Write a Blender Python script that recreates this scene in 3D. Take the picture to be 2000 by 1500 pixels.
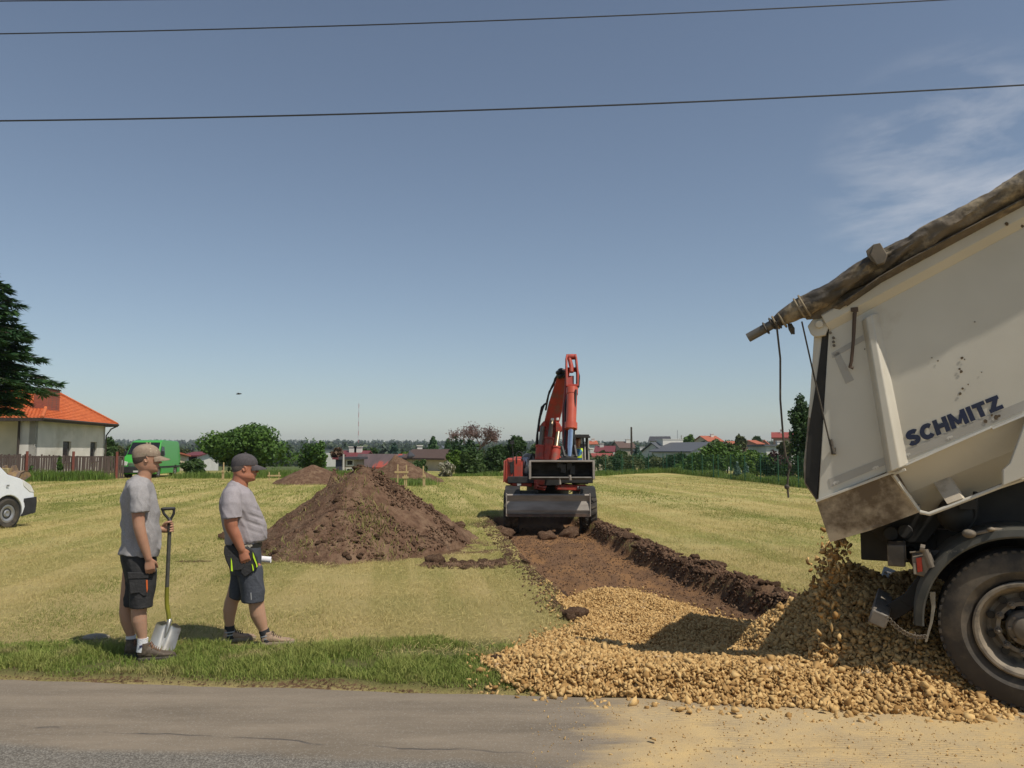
import bpy, math, random
import numpy as np
from mathutils import Vector, Matrix
for o in list(bpy.data.objects): bpy.data.objects.remove(o)
R = math.radians
sc = bpy.context.scene
COL = sc.collection
# ---------------------------------------------------------------- camera, sky, sun
F = 1540.0; CH = 1.73; PITCH = math.atan(130/F)
cam = bpy.data.cameras.new('camera'); camo = bpy.data.objects.new('camera', cam); COL.objects.link(camo)
cam.sensor_width = 36; cam.lens = F/2000*36; cam.clip_start = .05; cam.clip_end = 12000
camo.location = (0, 0, CH); camo.rotation_euler = (math.pi/2+PITCH, 0, 0)
sc.camera = camo
SUN_EL = 57.0
SUN_AZ = math.atan2(.765, -.643)          # measured from +Y towards +X
sdir = Vector((math.sin(SUN_AZ)*math.cos(R(SUN_EL)), math.cos(SUN_AZ)*math.cos(R(SUN_EL)), math.sin(R(SUN_EL))))
sl = bpy.data.lights.new('sun', 'SUN'); so = bpy.data.objects.new('sun', sl); COL.objects.link(so)
sl.energy = 4.1; sl.angle = R(.53); sl.color = (1, .93, .82)
so.rotation_euler = sdir.to_track_quat('Z', 'Y').to_euler(); so.location = (5, -5, 12)
w = bpy.data.worlds.new('World'); sc.world = w; w.use_nodes = True
nt = w.node_tree; N = nt.nodes; Lk = nt.links
bg = N['Background']; bg.inputs[1].default_value = .096
sky = N.new('ShaderNodeTexSky'); sky.sky_type = 'NISHITA'; sky.sun_disc = False
sky.sun_elevation = R(SUN_EL); sky.sun_rotation = SUN_AZ; sky.altitude = 250
sky.air_density = 1.0; sky.dust_density = .45; sky.ozone_density = 1.6
tc = N.new('ShaderNodeTexCoord')
def wn(kind, **kw):
    n = N.new(kind)
    for k, v in kw.items(): n.inputs[k].default_value = v
    return n
mp = N.new('ShaderNodeMapping'); mp.inputs['Rotation'].default_value = (0, R(22), R(-12)); mp.inputs['Scale'].default_value = (1.3, 1.0, 4.8)
Lk.new(tc.outputs['Generated'], mp.inputs[0])
cn = wn('ShaderNodeTexNoise', Scale=4.2, Detail=8.0, Roughness=.6, Distortion=.35); Lk.new(mp.outputs[0], cn.inputs[0])
cr = N.new('ShaderNodeValToRGB'); cr.color_ramp.elements[0].position = .42; cr.color_ramp.elements[1].position = .78; Lk.new(cn.outputs[0], cr.inputs[0])
# thin cloud lives in one part of the sky: around the direction of the upper right
def cloudzone(d, lo, hi, amt):
    dv = Vector(d).normalized()
    vd = N.new('ShaderNodeVectorMath'); vd.operation = 'DOT_PRODUCT'; Lk.new(tc.outputs['Generated'], vd.inputs[0]); vd.inputs[1].default_value = dv
    mr = N.new('ShaderNodeMapRange'); mr.interpolation_type = 'SMOOTHSTEP'; mr.inputs[1].default_value = lo; mr.inputs[2].default_value = hi; mr.inputs[4].default_value = amt
    Lk.new(vd.outputs['Value'], mr.inputs[0]); return mr.outputs[0]
z1 = cloudzone((.57, 1, .35), .988, .998, 1.0)
mu = N.new('ShaderNodeMath'); mu.operation = 'MULTIPLY'; Lk.new(cr.outputs[0], mu.inputs[0]); Lk.new(z1, mu.inputs[1])
mu2 = N.new('ShaderNodeMath'); mu2.operation = 'MULTIPLY'; Lk.new(mu.outputs[0], mu2.inputs[0]); mu2.inputs[1].default_value = .55
# hazy air: desaturate the sky a little towards grey
hs = N.new('ShaderNodeHueSaturation'); hs.inputs['Saturation'].default_value = .80; hs.inputs['Value'].default_value = .95; Lk.new(sky.outputs[0], hs.inputs['Color'])
mx = N.new('ShaderNodeMix'); mx.data_type = 'RGBA'; Lk.new(mu2.outputs[0], mx.inputs[0]); tn = N.new('ShaderNodeMix'); tn.data_type = 'RGBA'; tn.blend_type = 'MULTIPLY'; tn.inputs[0].default_value = 1; tn.inputs[7].default_value = (.955, .99, 1.0, 1); Lk.new(hs.outputs[0], tn.inputs[6]); Lk.new(tn.outputs[2], mx.inputs[6]); mx.inputs[7].default_value = (7.6, 7.6, 7.9, 1)
Lk.new(mx.outputs[2], bg.inputs[0])
sc.view_settings.view_transform = 'Standard'; sc.view_settings.look = 'None'
sc.view_settings.exposure = 0.0; sc.view_settings.gamma = 1.0
sc.render.engine = 'CYCLES'
sc.cycles.use_denoising = True
sc.cycles.max_bounces = 6; sc.cycles.transparent_max_bounces = 8; sc.cycles.volume_bounces = 0
sc.cycles.use_adaptive_sampling = True; sc.cycles.adaptive_threshold = .015
# ---------------------------------------------------------------- turning measured picture points into metres
cp, sp = math.cos(PITCH), math.sin(PITCH)
def ray(px, py):
    u = 750-py
    return Vector((px-1000, F*cp-u*sp, F*sp+u*cp))
def atY(px, py, Y):
    d = ray(px, py); t = Y/d.y
    return Vector((d.x*t, Y, CH+d.z*t))
def G(px, py, z=0.):
    d = ray(px, py); t = (z-CH)/d.z
    return Vector((d.x*t, d.y*t, z))
class Frame:
    """upright frame at a ground point, turned about z; P(px, py, w) meets the plane w metres behind its front plane"""
    def __init__(s, loc, rz):
        s.loc = Vector(loc); s.rz = rz; s.M = Matrix.Translation(s.loc) @ Matrix.Rotation(rz, 4, 'Z'); s.I = s.M.inverted()
        s.n = Vector((-math.sin(rz), math.cos(rz), 0))
    def P(s, px, py, w=0.):
        d = ray(px, py); c = Vector((0, 0, CH)); p0 = s.loc+s.n*w
        t = (p0-c).dot(s.n)/d.dot(s.n)
        return s.I @ (c+d*t)
# ---------------------------------------------------------------- mesh tools
rng = np.random.default_rng(7); random.seed(7)
def hsh(ix, iy, iz):
    n = (ix*374761393+iy*668265263+iz*1274126177) & 0xffffffff
    n = ((n ^ (n >> 13))*1274126177) & 0xffffffff
    return ((n ^ (n >> 16)) & 0xffffff)/float(0xffffff)
def vnoise(x, y, z=None):
    if z is None: z = np.zeros_like(x)
    x0, y0, z0 = np.floor(x), np.floor(y), np.floor(z)
    fx, fy, fz = x-x0, y-y0, z-z0
    ix, iy, iz = x0.astype(np.int64), y0.astype(np.int64), z0.astype(np.int64)
    u, v, q = fx*fx*(3-2*fx), fy*fy*(3-2*fy), fz*fz*(3-2*fz)
    def h(a, b, c): return hsh(ix+a, iy+b, iz+c)
    a = (h(0,0,0)*(1-u)+h(1,0,0)*u)*(1-v)+(h(0,1,0)*(1-u)+h(1,1,0)*u)*v
    b = (h(0,0,1)*(1-u)+h(1,0,1)*u)*(1-v)+(h(0,1,1)*(1-u)+h(1,1,1)*u)*v
    return a*(1-q)+b*q
def fbm(x, y, z=None, o=4):
    x = np.asarray(x, float); y = np.asarray(y, float); z = np.zeros_like(x) if z is None else np.asarray(z, float)
    s = np.zeros_like(x); a = .5
    for k in range(o):
        s += a*(vnoise(x*2**k+17.3*k, y*2**k+9.1*k, z*2**k+3.7*k)*2-1); a *= .5
    return s
def sstep(a, b, x):
    t = np.clip((x-a)/(b-a), 0, 1); return t*t*(3-2*t)
def npmesh(name, V, Fc, mat=None, parent=None, smooth=False, attrs=None):
    """V (n,3), Fc (m,k) uniform polygon size"""
    me = bpy.data.meshes.new(name); V = np.asarray(V, np.float32); Fc = np.asarray(Fc, np.int32)
    m, k = Fc.shape
    me.vertices.add(len(V)); me.vertices.foreach_set('co', V.ravel())
    me.loops.add(m*k); me.loops.foreach_set('vertex_index', Fc.ravel())
    me.polygons.add(m); me.polygons.foreach_set('loop_start', np.arange(0, m*k, k, dtype=np.int32))
    me.polygons.foreach_set('loop_total', np.full(m, k, np.int32))
    if smooth: me.polygons.foreach_set('use_smooth', np.ones(m, bool))
    me.update(calc_edges=True)
    for an, (dom, arr) in (attrs or {}).items():
        a = me.attributes.new(an, 'FLOAT', dom); a.data.foreach_set('value', np.asarray(arr, np.float32).ravel())
    if mat: me.materials.append(mat)
    o = bpy.data.objects.new(name, me); COL.objects.link(o)
    if parent: o.parent = parent
    return o
def tag(o, label=None, cat=None, group=None, kind=None):
    if label: o['label'] = label
    if cat: o['category'] = cat
    if group: o['group'] = group
    if kind: o['kind'] = kind
    return o
def thing(name, label, cat, loc=(0, 0, 0), rz=0, group=None):
    o = bpy.data.objects.new(name, None); COL.objects.link(o); o.empty_display_size = .2
    o.location = loc; o.rotation_euler = (0, 0, rz)
    return tag(o, label, cat, group)
def copy_tree(o, parent=None):
    c = o.copy(); COL.objects.link(c)
    if parent: c.parent = parent
    for ch in list(o.children): copy_tree(ch, c)
    return c
class MB:
    def __init__(s): s.v = []; s.f = []
    def add(s, vs, fs):
        b = len(s.v); s.v += [Vector(v) for v in vs]; s.f += [tuple(b+i for i in f) for f in fs]; return s
    def box(s, c, size, rot=None, taper=1.):
        hx, hy, hz = size[0]/2, size[1]/2, size[2]/2; c = Vector(c)
        vs = [Vector((x*hx*(taper if z > 0 else 1), y*hy*(taper if z > 0 else 1), z*hz)) for z in (-1, 1) for y in (-1, 1) for x in (-1, 1)]
        if rot is not None: vs = [rot @ v for v in vs]
        return s.add([v+c for v in vs], [(0, 2, 3, 1), (4, 5, 7, 6), (0, 1, 5, 4), (2, 6, 7, 3), (0, 4, 6, 2), (1, 3, 7, 5)])
    def beam(s, a, b, w, h, up=(0, 0, 1)):
        a, b = Vector(a), Vector(b); d = b-a; L = d.length; d.normalize(); up = Vector(up)
        sx = d.cross(up)
        if sx.length < 1e-4: sx = d.cross(Vector((1, 0, 0)))
        sx.normalize(); uz = sx.cross(d)
        M = Matrix((sx, d, uz)).transposed()
        return s.box((a+b)/2, (w, L, h), M)
    def prism(s, pts, off):
        """pts: planar 3d outline, off: extrusion vector"""
        n = len(pts); off = Vector(off); p = [Vector(q) for q in pts]
        nm = sum(((p[i]-p[0]).cross(p[(i+1) % n]-p[0]) for i in range(n)), Vector())
        if nm.dot(off) > 0: p = p[::-1]
        s.add(p+[q+off for q in p], [tuple(range(n)), tuple(range(2*n-1, n-1, -1))]+[(i, i+n, (i+1) % n+n, (i+1) % n) for i in range(n)])
        return s
    def loft(s, rings, cap=True, close=False):
        n = len(rings[0]); b = len(s.v); m = len(rings)
        vs = [Vector(v) for r in rings for v in r]; fs = []
        for i in range(m-1 if not close else m):
            k = (i+1) % m
            for j in range(n): fs.append((i*n+j, i*n+(j+1) % n, k*n+(j+1) % n, k*n+j))
        if cap and not close:
            fs.append(tuple(range(n-1, -1, -1))); fs.append(tuple((m-1)*n+j for j in range(n)))
        return s.add(vs, fs)
    def tube(s, pts, rad, n=10, flat=1., ref=None, roundcap=False, cap=True):
        pts = [Vector(p) for p in pts]; m = len(pts)
        if not hasattr(rad, '__len__'): rad = [rad]*m
        T = []
        for i in range(m):
            d = (pts[min(i+1, m-1)]-pts[max(i-1, 0)]); d.normalize(); T.append(d)
        r0 = Vector(ref) if ref else (Vector((0, 0, 1)) if abs(T[0].z) < .9 else Vector((1, 0, 0)))
        rings = []; u = None
        P = list(zip(pts, rad, T))
        if roundcap:
            a, ra, ta = P[0]; z, rz_, tz = P[-1]
            P = [(a-ta*ra*.95, ra*.32, ta), (a-ta*ra*.7, ra*.72, ta)]+P+[(z+tz*rz_*.7, rz_*.72, tz), (z+tz*rz_*.95, rz_*.32, tz)]
        for p, r, t in P:
            u = (r0 if (ref or u is None) else u); u = u-t*u.dot(t)
            if u.length < 1e-5: u = t.orthogonal()
            u.normalize(); v = t.cross(u)
            rings.append([p+u*(math.cos(2*math.pi*k/n)*r)+v*(math.sin(2*math.pi*k/n)*r*flat) for k in range(n)])
        return s.loft(rings, cap)
    def ell(s, c, r, M=None, n=16, m=10):
        c = Vector(c); vs = []; 
        for i in range(1, m):
            th = math.pi*i/m
            for k in range(n):
                ph = 2*math.pi*k/n
                vs.append(Vector((r[0]*math.sin(th)*math.cos(ph), r[1]*math.sin(th)*math.sin(ph), r[2]*math.cos(th))))
        vs += [Vector((0, 0, r[2])), Vector((0, 0, -r[2]))]
        if M is not None: vs = [M @ v for v in vs]
        fs = []
        for i in range(m-2):
            for k in range(n): fs.append((i*n+k, (i+1)*n+k, (i+1)*n+(k+1) % n, i*n+(k+1) % n))
        t = (m-1)*n
        for k in range(n):
            fs.append((t, k, (k+1) % n)); fs.append((t+1, (m-2)*n+(k+1) % n, (m-2)*n+k))
        return s.add([v+c for v in vs], fs)
    def lathe(s, prof, c, axis=(0, 0, 1), n=32, close=False):
        """prof: list of (radius, height along axis); closed shells give close=True"""
        ax = Vector(axis).normalized(); u = ax.orthogonal().normalized(); v = ax.cross(u); c = Vector(c)
        rings = [[c+ax*h+u*(r*math.cos(2*math.pi*k/n))+v*(r*math.sin(2*math.pi*k/n)) for k in range(n)] for r, h in prof]
        return s.loft(rings, cap=not close, close=close)
    def split(s, name, mat, parent=None, groups=1, **kw):
        """one object per loose piece (or per `groups` pieces in building order)"""
        par = list(range(len(s.v)))
        def find(a):
            while par[a] != a: par[a] = par[par[a]]; a = par[a]
            return a
        for f in s.f:
            for i in f[1:]: par[find(i)] = find(f[0])
        isl = {}
        for f in s.f: isl.setdefault(find(f[0]), []).append(f)
        L = list(isl.values()); out = []
        for k in range(0, len(L), groups):
            m = MB(); mp_ = {}
            for f in sum(L[k:k+groups], []):
                for i in f:
                    if i not in mp_: mp_[i] = len(m.v); m.v.append(s.v[i])
                m.f.append(tuple(mp_[i] for i in f))
            out.append(m.build(name, mat, parent, **kw))
        return out
    def build(s, name, mat, parent=None, smooth=False, bevel=0, seg=2, sharp=35, sub=0):
        me = bpy.data.meshes.new(name); me.from_pydata(s.v, [], s.f); me.update()
        if mat: me.materials.append(mat)
        o = bpy.data.objects.new(name, me); COL.objects.link(o)
        if parent: o.parent = parent
        if smooth:
            me.polygons.foreach_set('use_smooth', [True]*len(me.polygons))
            me.set_sharp_from_angle(angle=R(sharp))
        if bevel:
            b = o.modifiers.new('bevel', 'BEVEL'); b.width = bevel; b.segments = seg; b.limit_method = 'ANGLE'; b.angle_limit = R(30)
            b.harden_normals = False
            me.polygons.foreach_set('use_smooth', [True]*len(me.polygons)); me.set_sharp_from_angle(angle=R(sharp))
        if sub:
            b = o.modifiers.new('sub', 'SUBSURF'); b.levels = sub; b.render_levels = sub
        return o
def union(mb, name, mat, parent, voxel, it=3, disp=None):
    """one continuous skin over overlapping closed shells"""
    me = bpy.data.meshes.new('tmp'); me.from_pydata(mb.v, [], mb.f); me.update()
    t = bpy.data.objects.new('tmp', me); COL.objects.link(t)
    r = t.modifiers.new('r', 'REMESH'); r.mode = 'VOXEL'; r.voxel_size = voxel; r.adaptivity = 0
    s = t.modifiers.new('s', 'SMOOTH'); s.factor = .5; s.iterations = it
    dg = bpy.context.evaluated_depsgraph_get(); dg.update()
    nm = bpy.data.meshes.new_from_object(t.evaluated_get(dg)); bpy.data.objects.remove(t)
    nm.name = name; nm.materials.clear(); nm.materials.append(mat)
    n = len(nm.vertices)
    if disp:
        co = np.empty(n*3, np.float32); nm.vertices.foreach_get('co', co); co = co.reshape(-1, 3)
        no = np.empty(n*3, np.float32); nm.vertices.foreach_get('normal', no); no = no.reshape(-1, 3)
        co = co+no*disp(co, no)[:, None]; nm.vertices.foreach_set('co', co.astype(np.float32).ravel()); nm.update()
    nm.polygons.foreach_set('use_smooth', [True]*len(nm.polygons))
    o = bpy.data.objects.new(name, nm); COL.objects.link(o)
    if parent: o.parent = parent
    return o
# ---------------------------------------------------------------- materials
def newmat(name):
    m = bpy.data.materials.new(name); m.use_nodes = True; return m, m.node_tree.nodes, m.node_tree.links, m.node_tree.nodes['Principled BSDF']
def c4(c): return (c[0], c[1], c[2], 1)
def pm(name, c1, c2=None, scale=8., rough=.7, bump=0., bscale=None, metal=0., detail=6., lo=.35, hi=.65, spec=None, attr=None, coat=0, c3=None, s3=2., t3=(.55, .7), transl=0., sss=0, rvar=0., stretch=None):
    m, n, l, b = newmat(name)
    b.inputs['Roughness'].default_value = rough; b.inputs['Metallic'].default_value = metal
    if spec is not None: b.inputs['Specular IOR Level'].default_value = spec
    if coat: b.inputs['Coat Weight'].default_value = coat; b.inputs['Coat Roughness'].default_value = .15
    if c2 is None: c2 = tuple(x*.82 for x in c1)
    t = n.new('ShaderNodeTexCoord'); vec = t.outputs['Object']
    if stretch:
        mp_ = n.new('ShaderNodeMapping'); mp_.inputs['Scale'].default_value = stretch; l.new(vec, mp_.inputs[0]); vec = mp_.outputs[0]
    if attr:
        a = n.new('ShaderNodeAttribute'); a.attribute_name = attr; fac = a.outputs['Fac']
    else:
        nz = n.new('ShaderNodeTexNoise'); nz.inputs['Scale'].default_value = scale; nz.inputs['Detail'].default_value = detail; l.new(vec, nz.inputs[0])
        mr = n.new('ShaderNodeMapRange'); mr.inputs[1].default_value = lo; mr.inputs[2].default_value = hi; l.new(nz.outputs[0], mr.inputs[0]); fac = mr.outputs[0]
    mx = n.new('ShaderNodeMix'); mx.data_type = 'RGBA'; l.new(fac, mx.inputs[0]); mx.inputs[6].default_value = c4(c1); mx.inputs[7].default_value = c4(c2); col = mx.outputs[2]
    if c3:
        nz3 = n.new('ShaderNodeTexNoise'); nz3.inputs['Scale'].default_value = s3; nz3.inputs['Detail'].default_value = 8; nz3.inputs['Roughness'].default_value = .65; l.new(vec, nz3.inputs[0])
        mr3 = n.new('ShaderNodeMapRange'); mr3.inputs[1].default_value = t3[0]; mr3.inputs[2].default_value = t3[1]; l.new(nz3.outputs[0], mr3.inputs[0])
        mx3 = n.new('ShaderNodeMix'); mx3.data_type = 'RGBA'; l.new(mr3.outputs[0], mx3.inputs[0]); l.new(col, mx3.inputs[6]); mx3.inputs[7].default_value = c4(c3); col = mx3.outputs[2]
    l.new(col, b.inputs['Base Color'])
    if rvar:
        mrr = n.new('ShaderNodeMapRange'); mrr.inputs[3].default_value = rough-rvar; mrr.inputs[4].default_value = rough+rvar; l.new(fac, mrr.inputs[0]); l.new(mrr.outputs[0], b.inputs['Roughness'])
    if bump:
        nb = n.new('ShaderNodeTexNoise'); nb.inputs['Scale'].default_value = bscale or scale*3; nb.inputs['Detail'].default_value = 8; l.new(vec, nb.inputs[0])
        bu = n.new('ShaderNodeBump'); bu.inputs['Strength'].default_value = min(1, bump); bu.inputs['Distance'].default_value = .02*max(1, bump); l.new(nb.outputs[0], bu.inputs['Height']); l.new(bu.outputs[0], b.inputs['Normal'])
    if sss:
        b.inputs['Subsurface Weight'].default_value = sss; b.inputs['Subsurface Radius'].default_value = (.012, .005, .003); b.inputs['Subsurface Scale'].default_value = 1
    if transl:
        tr = n.new('ShaderNodeBsdfTranslucent'); l.new(col, tr.inputs[0]); ms = n.new('ShaderNodeMixShader'); ms.inputs[0].default_value = transl
        l.new(b.outputs[0], ms.inputs[1]); l.new(tr.outputs[0], ms.inputs[2]); l.new(ms.outputs[0], n['Material Output'].inputs[0])
    return m
# ================================================================ THE GROUND
def poly_interp(pts, y):
    ys = np.array([p[1] for p in pts]); xs = np.array([p[0] for p in pts]); return np.interp(y, ys, xs)
TL = [(.95, 5.9), (.8, 7.2), (.66, 8.28), (.55, 9.09), (.4, 10.47), (0., 13.56), (-.42, 18.0), (-.72, 23.)]
TR = [(3.9, 5.9), (3.55, 7.6), (3.08, 9.56), (2.72, 11.56), (2.34, 13.91), (1.92, 18.5), (1.6, 23.)]
def road_edge(x): return 5.93-.098*x+.05*fbm(x*1.3, x*0+3., o=3)
def trench(x, y):
    wob = .14*fbm(x*2.2, y*2.2, o=4)
    l = poly_interp(TL, y)+wob; r = poly_interp(TR, y)+wob*.8
    m = sstep(-.05, .42, x-l)*sstep(-.02, .16, r-x)*sstep(6.1, 7.6, y)*(1-sstep(21.8, 22.8, y))
    return m, l, r
def ground_z(x, y):
    x = np.asarray(x, float); y = np.asarray(y, float)
    z = .03*fbm(x*.35, y*.35, o=3)*sstep(7, 10, y)*(1-sstep(40, 60, y))+.012*fbm(x*3.1, y*3.1, o=3)*(1-sstep(30, 50, y))
    m, l, r = trench(x, y)
    rough = .035*fbm(x*5, y*5, o=4)+.02*np.sin((x-l)*9.)*sstep(.2, .5, x-l)
    z = z*(1-m)+(-.27+rough*.8)*m
    # ridge of thrown-up soil along the right lip, crumbs along the left
    d = x-r; lump = np.clip(.45+1.5*fbm(x*4.6, y*4.6, o=4), 0, 1.4)
    rid = np.exp(-((d-.15)/.16)**2)*sstep(7.2, 8.6, y)*(1-sstep(20, 21.5, y))
    z = z+rid*.10*lump
    rl = np.exp(-((x-l+.02)/.22)**2)*sstep(8.2, 10., y)*(1-sstep(20, 21.5, y))
    z = z+rl*.05*np.clip(.5+1.4*fbm(x*3.2+9, y*3.2, o=4), 0, 1.4)
    # road bed and shoulder
    e = road_edge(x); z = z-.035*(1-sstep(-.02, .12, y-e))
    # far land: drops a little behind the field, rises to wooded hills
    z = z-1.6*sstep(58, 140, y)-8.5*sstep(150, 420, y)
    hill = 10*sstep(450, 1000, y)+30*sstep(1100, 2600, y)*(.75+.5*fbm(x/900.+3, y/1500., o=3))+5*sstep(.1, .5, x/np.maximum(y, 1))*sstep(500, 900, y)
    z = z+hill
    z = z+ .0
    return z
def make_ground():
    def spread(a, b, n, p): t = np.linspace(0, 1, n+1)[1:]; return a+(b-a)*t**p
    xd = np.arange(-6.5, 6.5, .055); xs = np.concatenate([-spread(6.5, 60, 60, 1.5)[::-1], xd, spread(6.5, 60, 60, 1.5)])
    xs = np.concatenate([-spread(60, 3500, 50, 2.4)[::-1], xs, spread(60, 3500, 50, 2.4)])
    ys = np.concatenate([np.linspace(-60, 4.6, 14), np.arange(5.0, 22.5, .06), spread(22.5, 70, 80, 1.3), spread(70, 4200, 90, 2.2)])
    X, Y = np.meshgrid(xs, ys); Z = ground_z(X, Y)
    m, l, r = trench(X, Y)
    d = X-r
    soil = np.clip(m*1.3, 0, 1)
    n1 = fbm(X*2.6, Y*2.6, o=4)
    rid = np.exp(-((d-.14)/.18)**2)*sstep(7., 8.2, Y)*(1-sstep(20.5, 22, Y))*1.9*np.clip(.9+.7*n1, 0, 1.3)
    lef = .7*np.exp(-((X-l+.02)/.25)**2)*sstep(8.0, 9.6, Y)*(1-sstep(21, 22.5, Y))*np.clip(.55+1.6*n1, 0, 1.3)
    soil = np.clip(np.maximum(soil, np.maximum(rid, lef)), 0, 1)
    # spilled soil patches near the heap and ahead of it
    for (cx, cy, rx, ry) in ((-.75, 12.1, .75, .16), (-.1, 12.6, .4, .2), (-2.6, 14.4, 2.2, 2.1), (-.45, 18.6, .5, .8), (.72, 8.4, .16, .3), (-5., 12.6, .3, .12), (-9.5, 45.5, 2.5, 1.5)):
        q = ((X-cx)/rx)**2+((Y-cy)/ry)**2; soil = np.maximum(soil, np.clip(1.5-q+n1*1.2, 0, 1))
    e = road_edge(X)
    edge_dirt = np.clip(1-np.abs(Y-e+.02)/.13+n1*1.2, 0, 1)*.55
    soil = np.maximum(soil, edge_dirt)
    verge = (1-sstep(7.0, 7.5, Y+.35*n1))*sstep(-.05, .1, Y-e)*(1-sstep(-.35, .1, X+.3*n1))
    nx, ny = len(xs), len(ys)
    idx = np.arange(nx*ny).reshape(ny, nx)
    Q = np.stack([idx[:-1, :-1], idx[:-1, 1:], idx[1:, 1:], idx[1:, :-1]], -1).reshape(-1, 4)
    V = np.stack([X, Y, Z], -1).reshape(-1, 3)
    clay = np.clip(m*sstep(.5, .9, Y/13.)*1.0, 0, 1)*sstep(9.5, 11.5, Y+2*n1)
    o = npmesh('ground', V, Q, field_mat(), None, True, {'soil': ('POINT', soil), 'verge': ('POINT', verge), 'clay': ('POINT', clay)})
    tag(o, kind='structure'); return o
def field_mat():
    m, n, l, b = newmat('mown field'); b.inputs['Roughness'].default_value = .95; b.inputs['Specular IOR Level'].default_value = .12
    t = n.new('ShaderNodeTexCoord'); P = t.outputs['Object']
    def noise(scale, det=6., rough=.6, vec=P, dist=0.):
        q = n.new('ShaderNodeTexNoise'); q.inputs['Scale'].default_value = scale; q.inputs['Detail'].default_value = det; q.inputs['Roughness'].default_value = rough; q.inputs['Distortion'].default_value = dist; l.new(vec, q.inputs[0]); return q.outputs[0]
    def mr(f, a, b_, c=0., d=1.):
        q = n.new('ShaderNodeMapRange'); q.inputs[1].default_value = a; q.inputs[2].default_value = b_; q.inputs[3].default_value = c; q.inputs[4].default_value = d; l.new(f, q.inputs[0]); return q.outputs[0]
    def mix(f, a, b_, mode='MIX'):
        q = n.new('ShaderNodeMix'); q.data_type = 'RGBA'; q.blend_type = mode
        if isinstance(f, float): q.inputs[0].default_value = f
        else: l.new(f, q.inputs[0])
        for i, c in ((6, a), (7, b_)):
            if isinstance(c, tuple): q.inputs[i].default_value = c4(c)
            else: l.new(c, q.inputs[i])
        return q.outputs[2]
    def vmap(scale, rot=0.):
        q = n.new('ShaderNodeMapping'); q.inputs['Scale'].default_value = scale; q.inputs['Rotation'].default_value = (0, 0, rot); l.new(P, q.inputs[0]); return q.outputs[0]
    def attr(a): q = n.new('ShaderNodeAttribute'); q.attribute_name = a; return q.outputs['Fac']
    sep = n.new('ShaderNodeSeparateXYZ'); l.new(P, sep.inputs[0])
    straw, green, olive = (.45, .36, .135), (.185, .225, .050), (.30, .28, .080)
    cxy = n.new('ShaderNodeCombineXYZ'); ma_ = n.new('ShaderNodeMath'); ma_.operation = 'MULTIPLY_ADD'; l.new(sep.outputs[1], ma_.inputs[0]); ma_.inputs[1].default_value = .13; l.new(sep.outputs[0], ma_.inputs[2]); mb_ = n.new('ShaderNodeMath'); mb_.operation = 'MULTIPLY'; l.new(sep.outputs[1], mb_.inputs[0]); mb_.inputs[1].default_value = .05; l.new(ma_.outputs[0], cxy.inputs[0]); l.new(mb_.outputs[0], cxy.inputs[1])
    rows = noise(1.25, 4, .55, cxy.outputs[0])          # windrow stripes of mowing
    rows2 = noise(.45, 5, .6, vmap((.22, 1.0, 1), R(8)))
    c = mix(mr(rows, .46, .55), olive, straw)
    c = mix(mr(rows2, .42, .68), c, green)
    c = mix(mr(noise(1.1, 9, .7), .5, .72, 0, .85), c, green)
    c = mix(mr(noise(34, 6, .75, vmap((1, .45, 1))), .42, .66, 0, .75), c, straw)
    c = mix(mr(noise(62, 4, .7), .52, .75, 0, .55), c, (.10, .085, .035))
    swath = mr(rows, .47, .56, 0, .42); c = mix(swath, c, (.54, .44, .20))
    near = mr(sep.outputs[1], 8, 16, .45, 0.)
    c = mix(near, c, (.42, .31, .15))
    # green strip beside the heap, running away from the road
    c = mix(attr('verge'), c, (.15, .15, .055))
    # land beyond the field
    far = mr(sep.outputs[1], 60, 90); c = mix(far, c, mix(mr(noise(.02, 5), .4, .6), (.07, .10, .035), (.12, .13, .05)))
    s1 = mix(mr(noise(3.2, 8, .7), .38, .64), (.125, .070, .040), (.205, .125, .072))
    s1 = mix(mr(noise(40, 5, .7), .5, .8, 0, .6), s1, (.05, .028, .018))
    s2 = mix(mr(noise(1.4, 8, .65, vmap((2.2, .5, 1), R(-5)), .4), .42, .6), (.19, .108, .060), (.29, .158, .072))
    s = mix(attr('clay'), s1, s2)
    sm = n.new('ShaderNodeMath'); sm.operation = 'ADD'; l.new(attr('soil'), sm.inputs[0]); l.new(mr(noise(26, 6, .7), .3, .7, -.35, .35), sm.inputs[1])
    c = mix(mr(sm.outputs[0], .42, .6), c, s)
    l.new(c, b.inputs['Base Color'])
    bu = n.new('ShaderNodeBump'); bu.inputs['Strength'].default_value = .9; bu.inputs['Distance'].default_value = .035
    bm = n.new('ShaderNodeMath'); bm.operation = 'ADD'; l.new(noise(28, 8, .8), bm.inputs[0]); l.new(noise(9, 6, .7), bm.inputs[1]); l.new(bm.outputs[0], bu.inputs['Height']); l.new(bu.outputs[0], b.inputs['Normal'])
    return m
make_ground()
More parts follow.
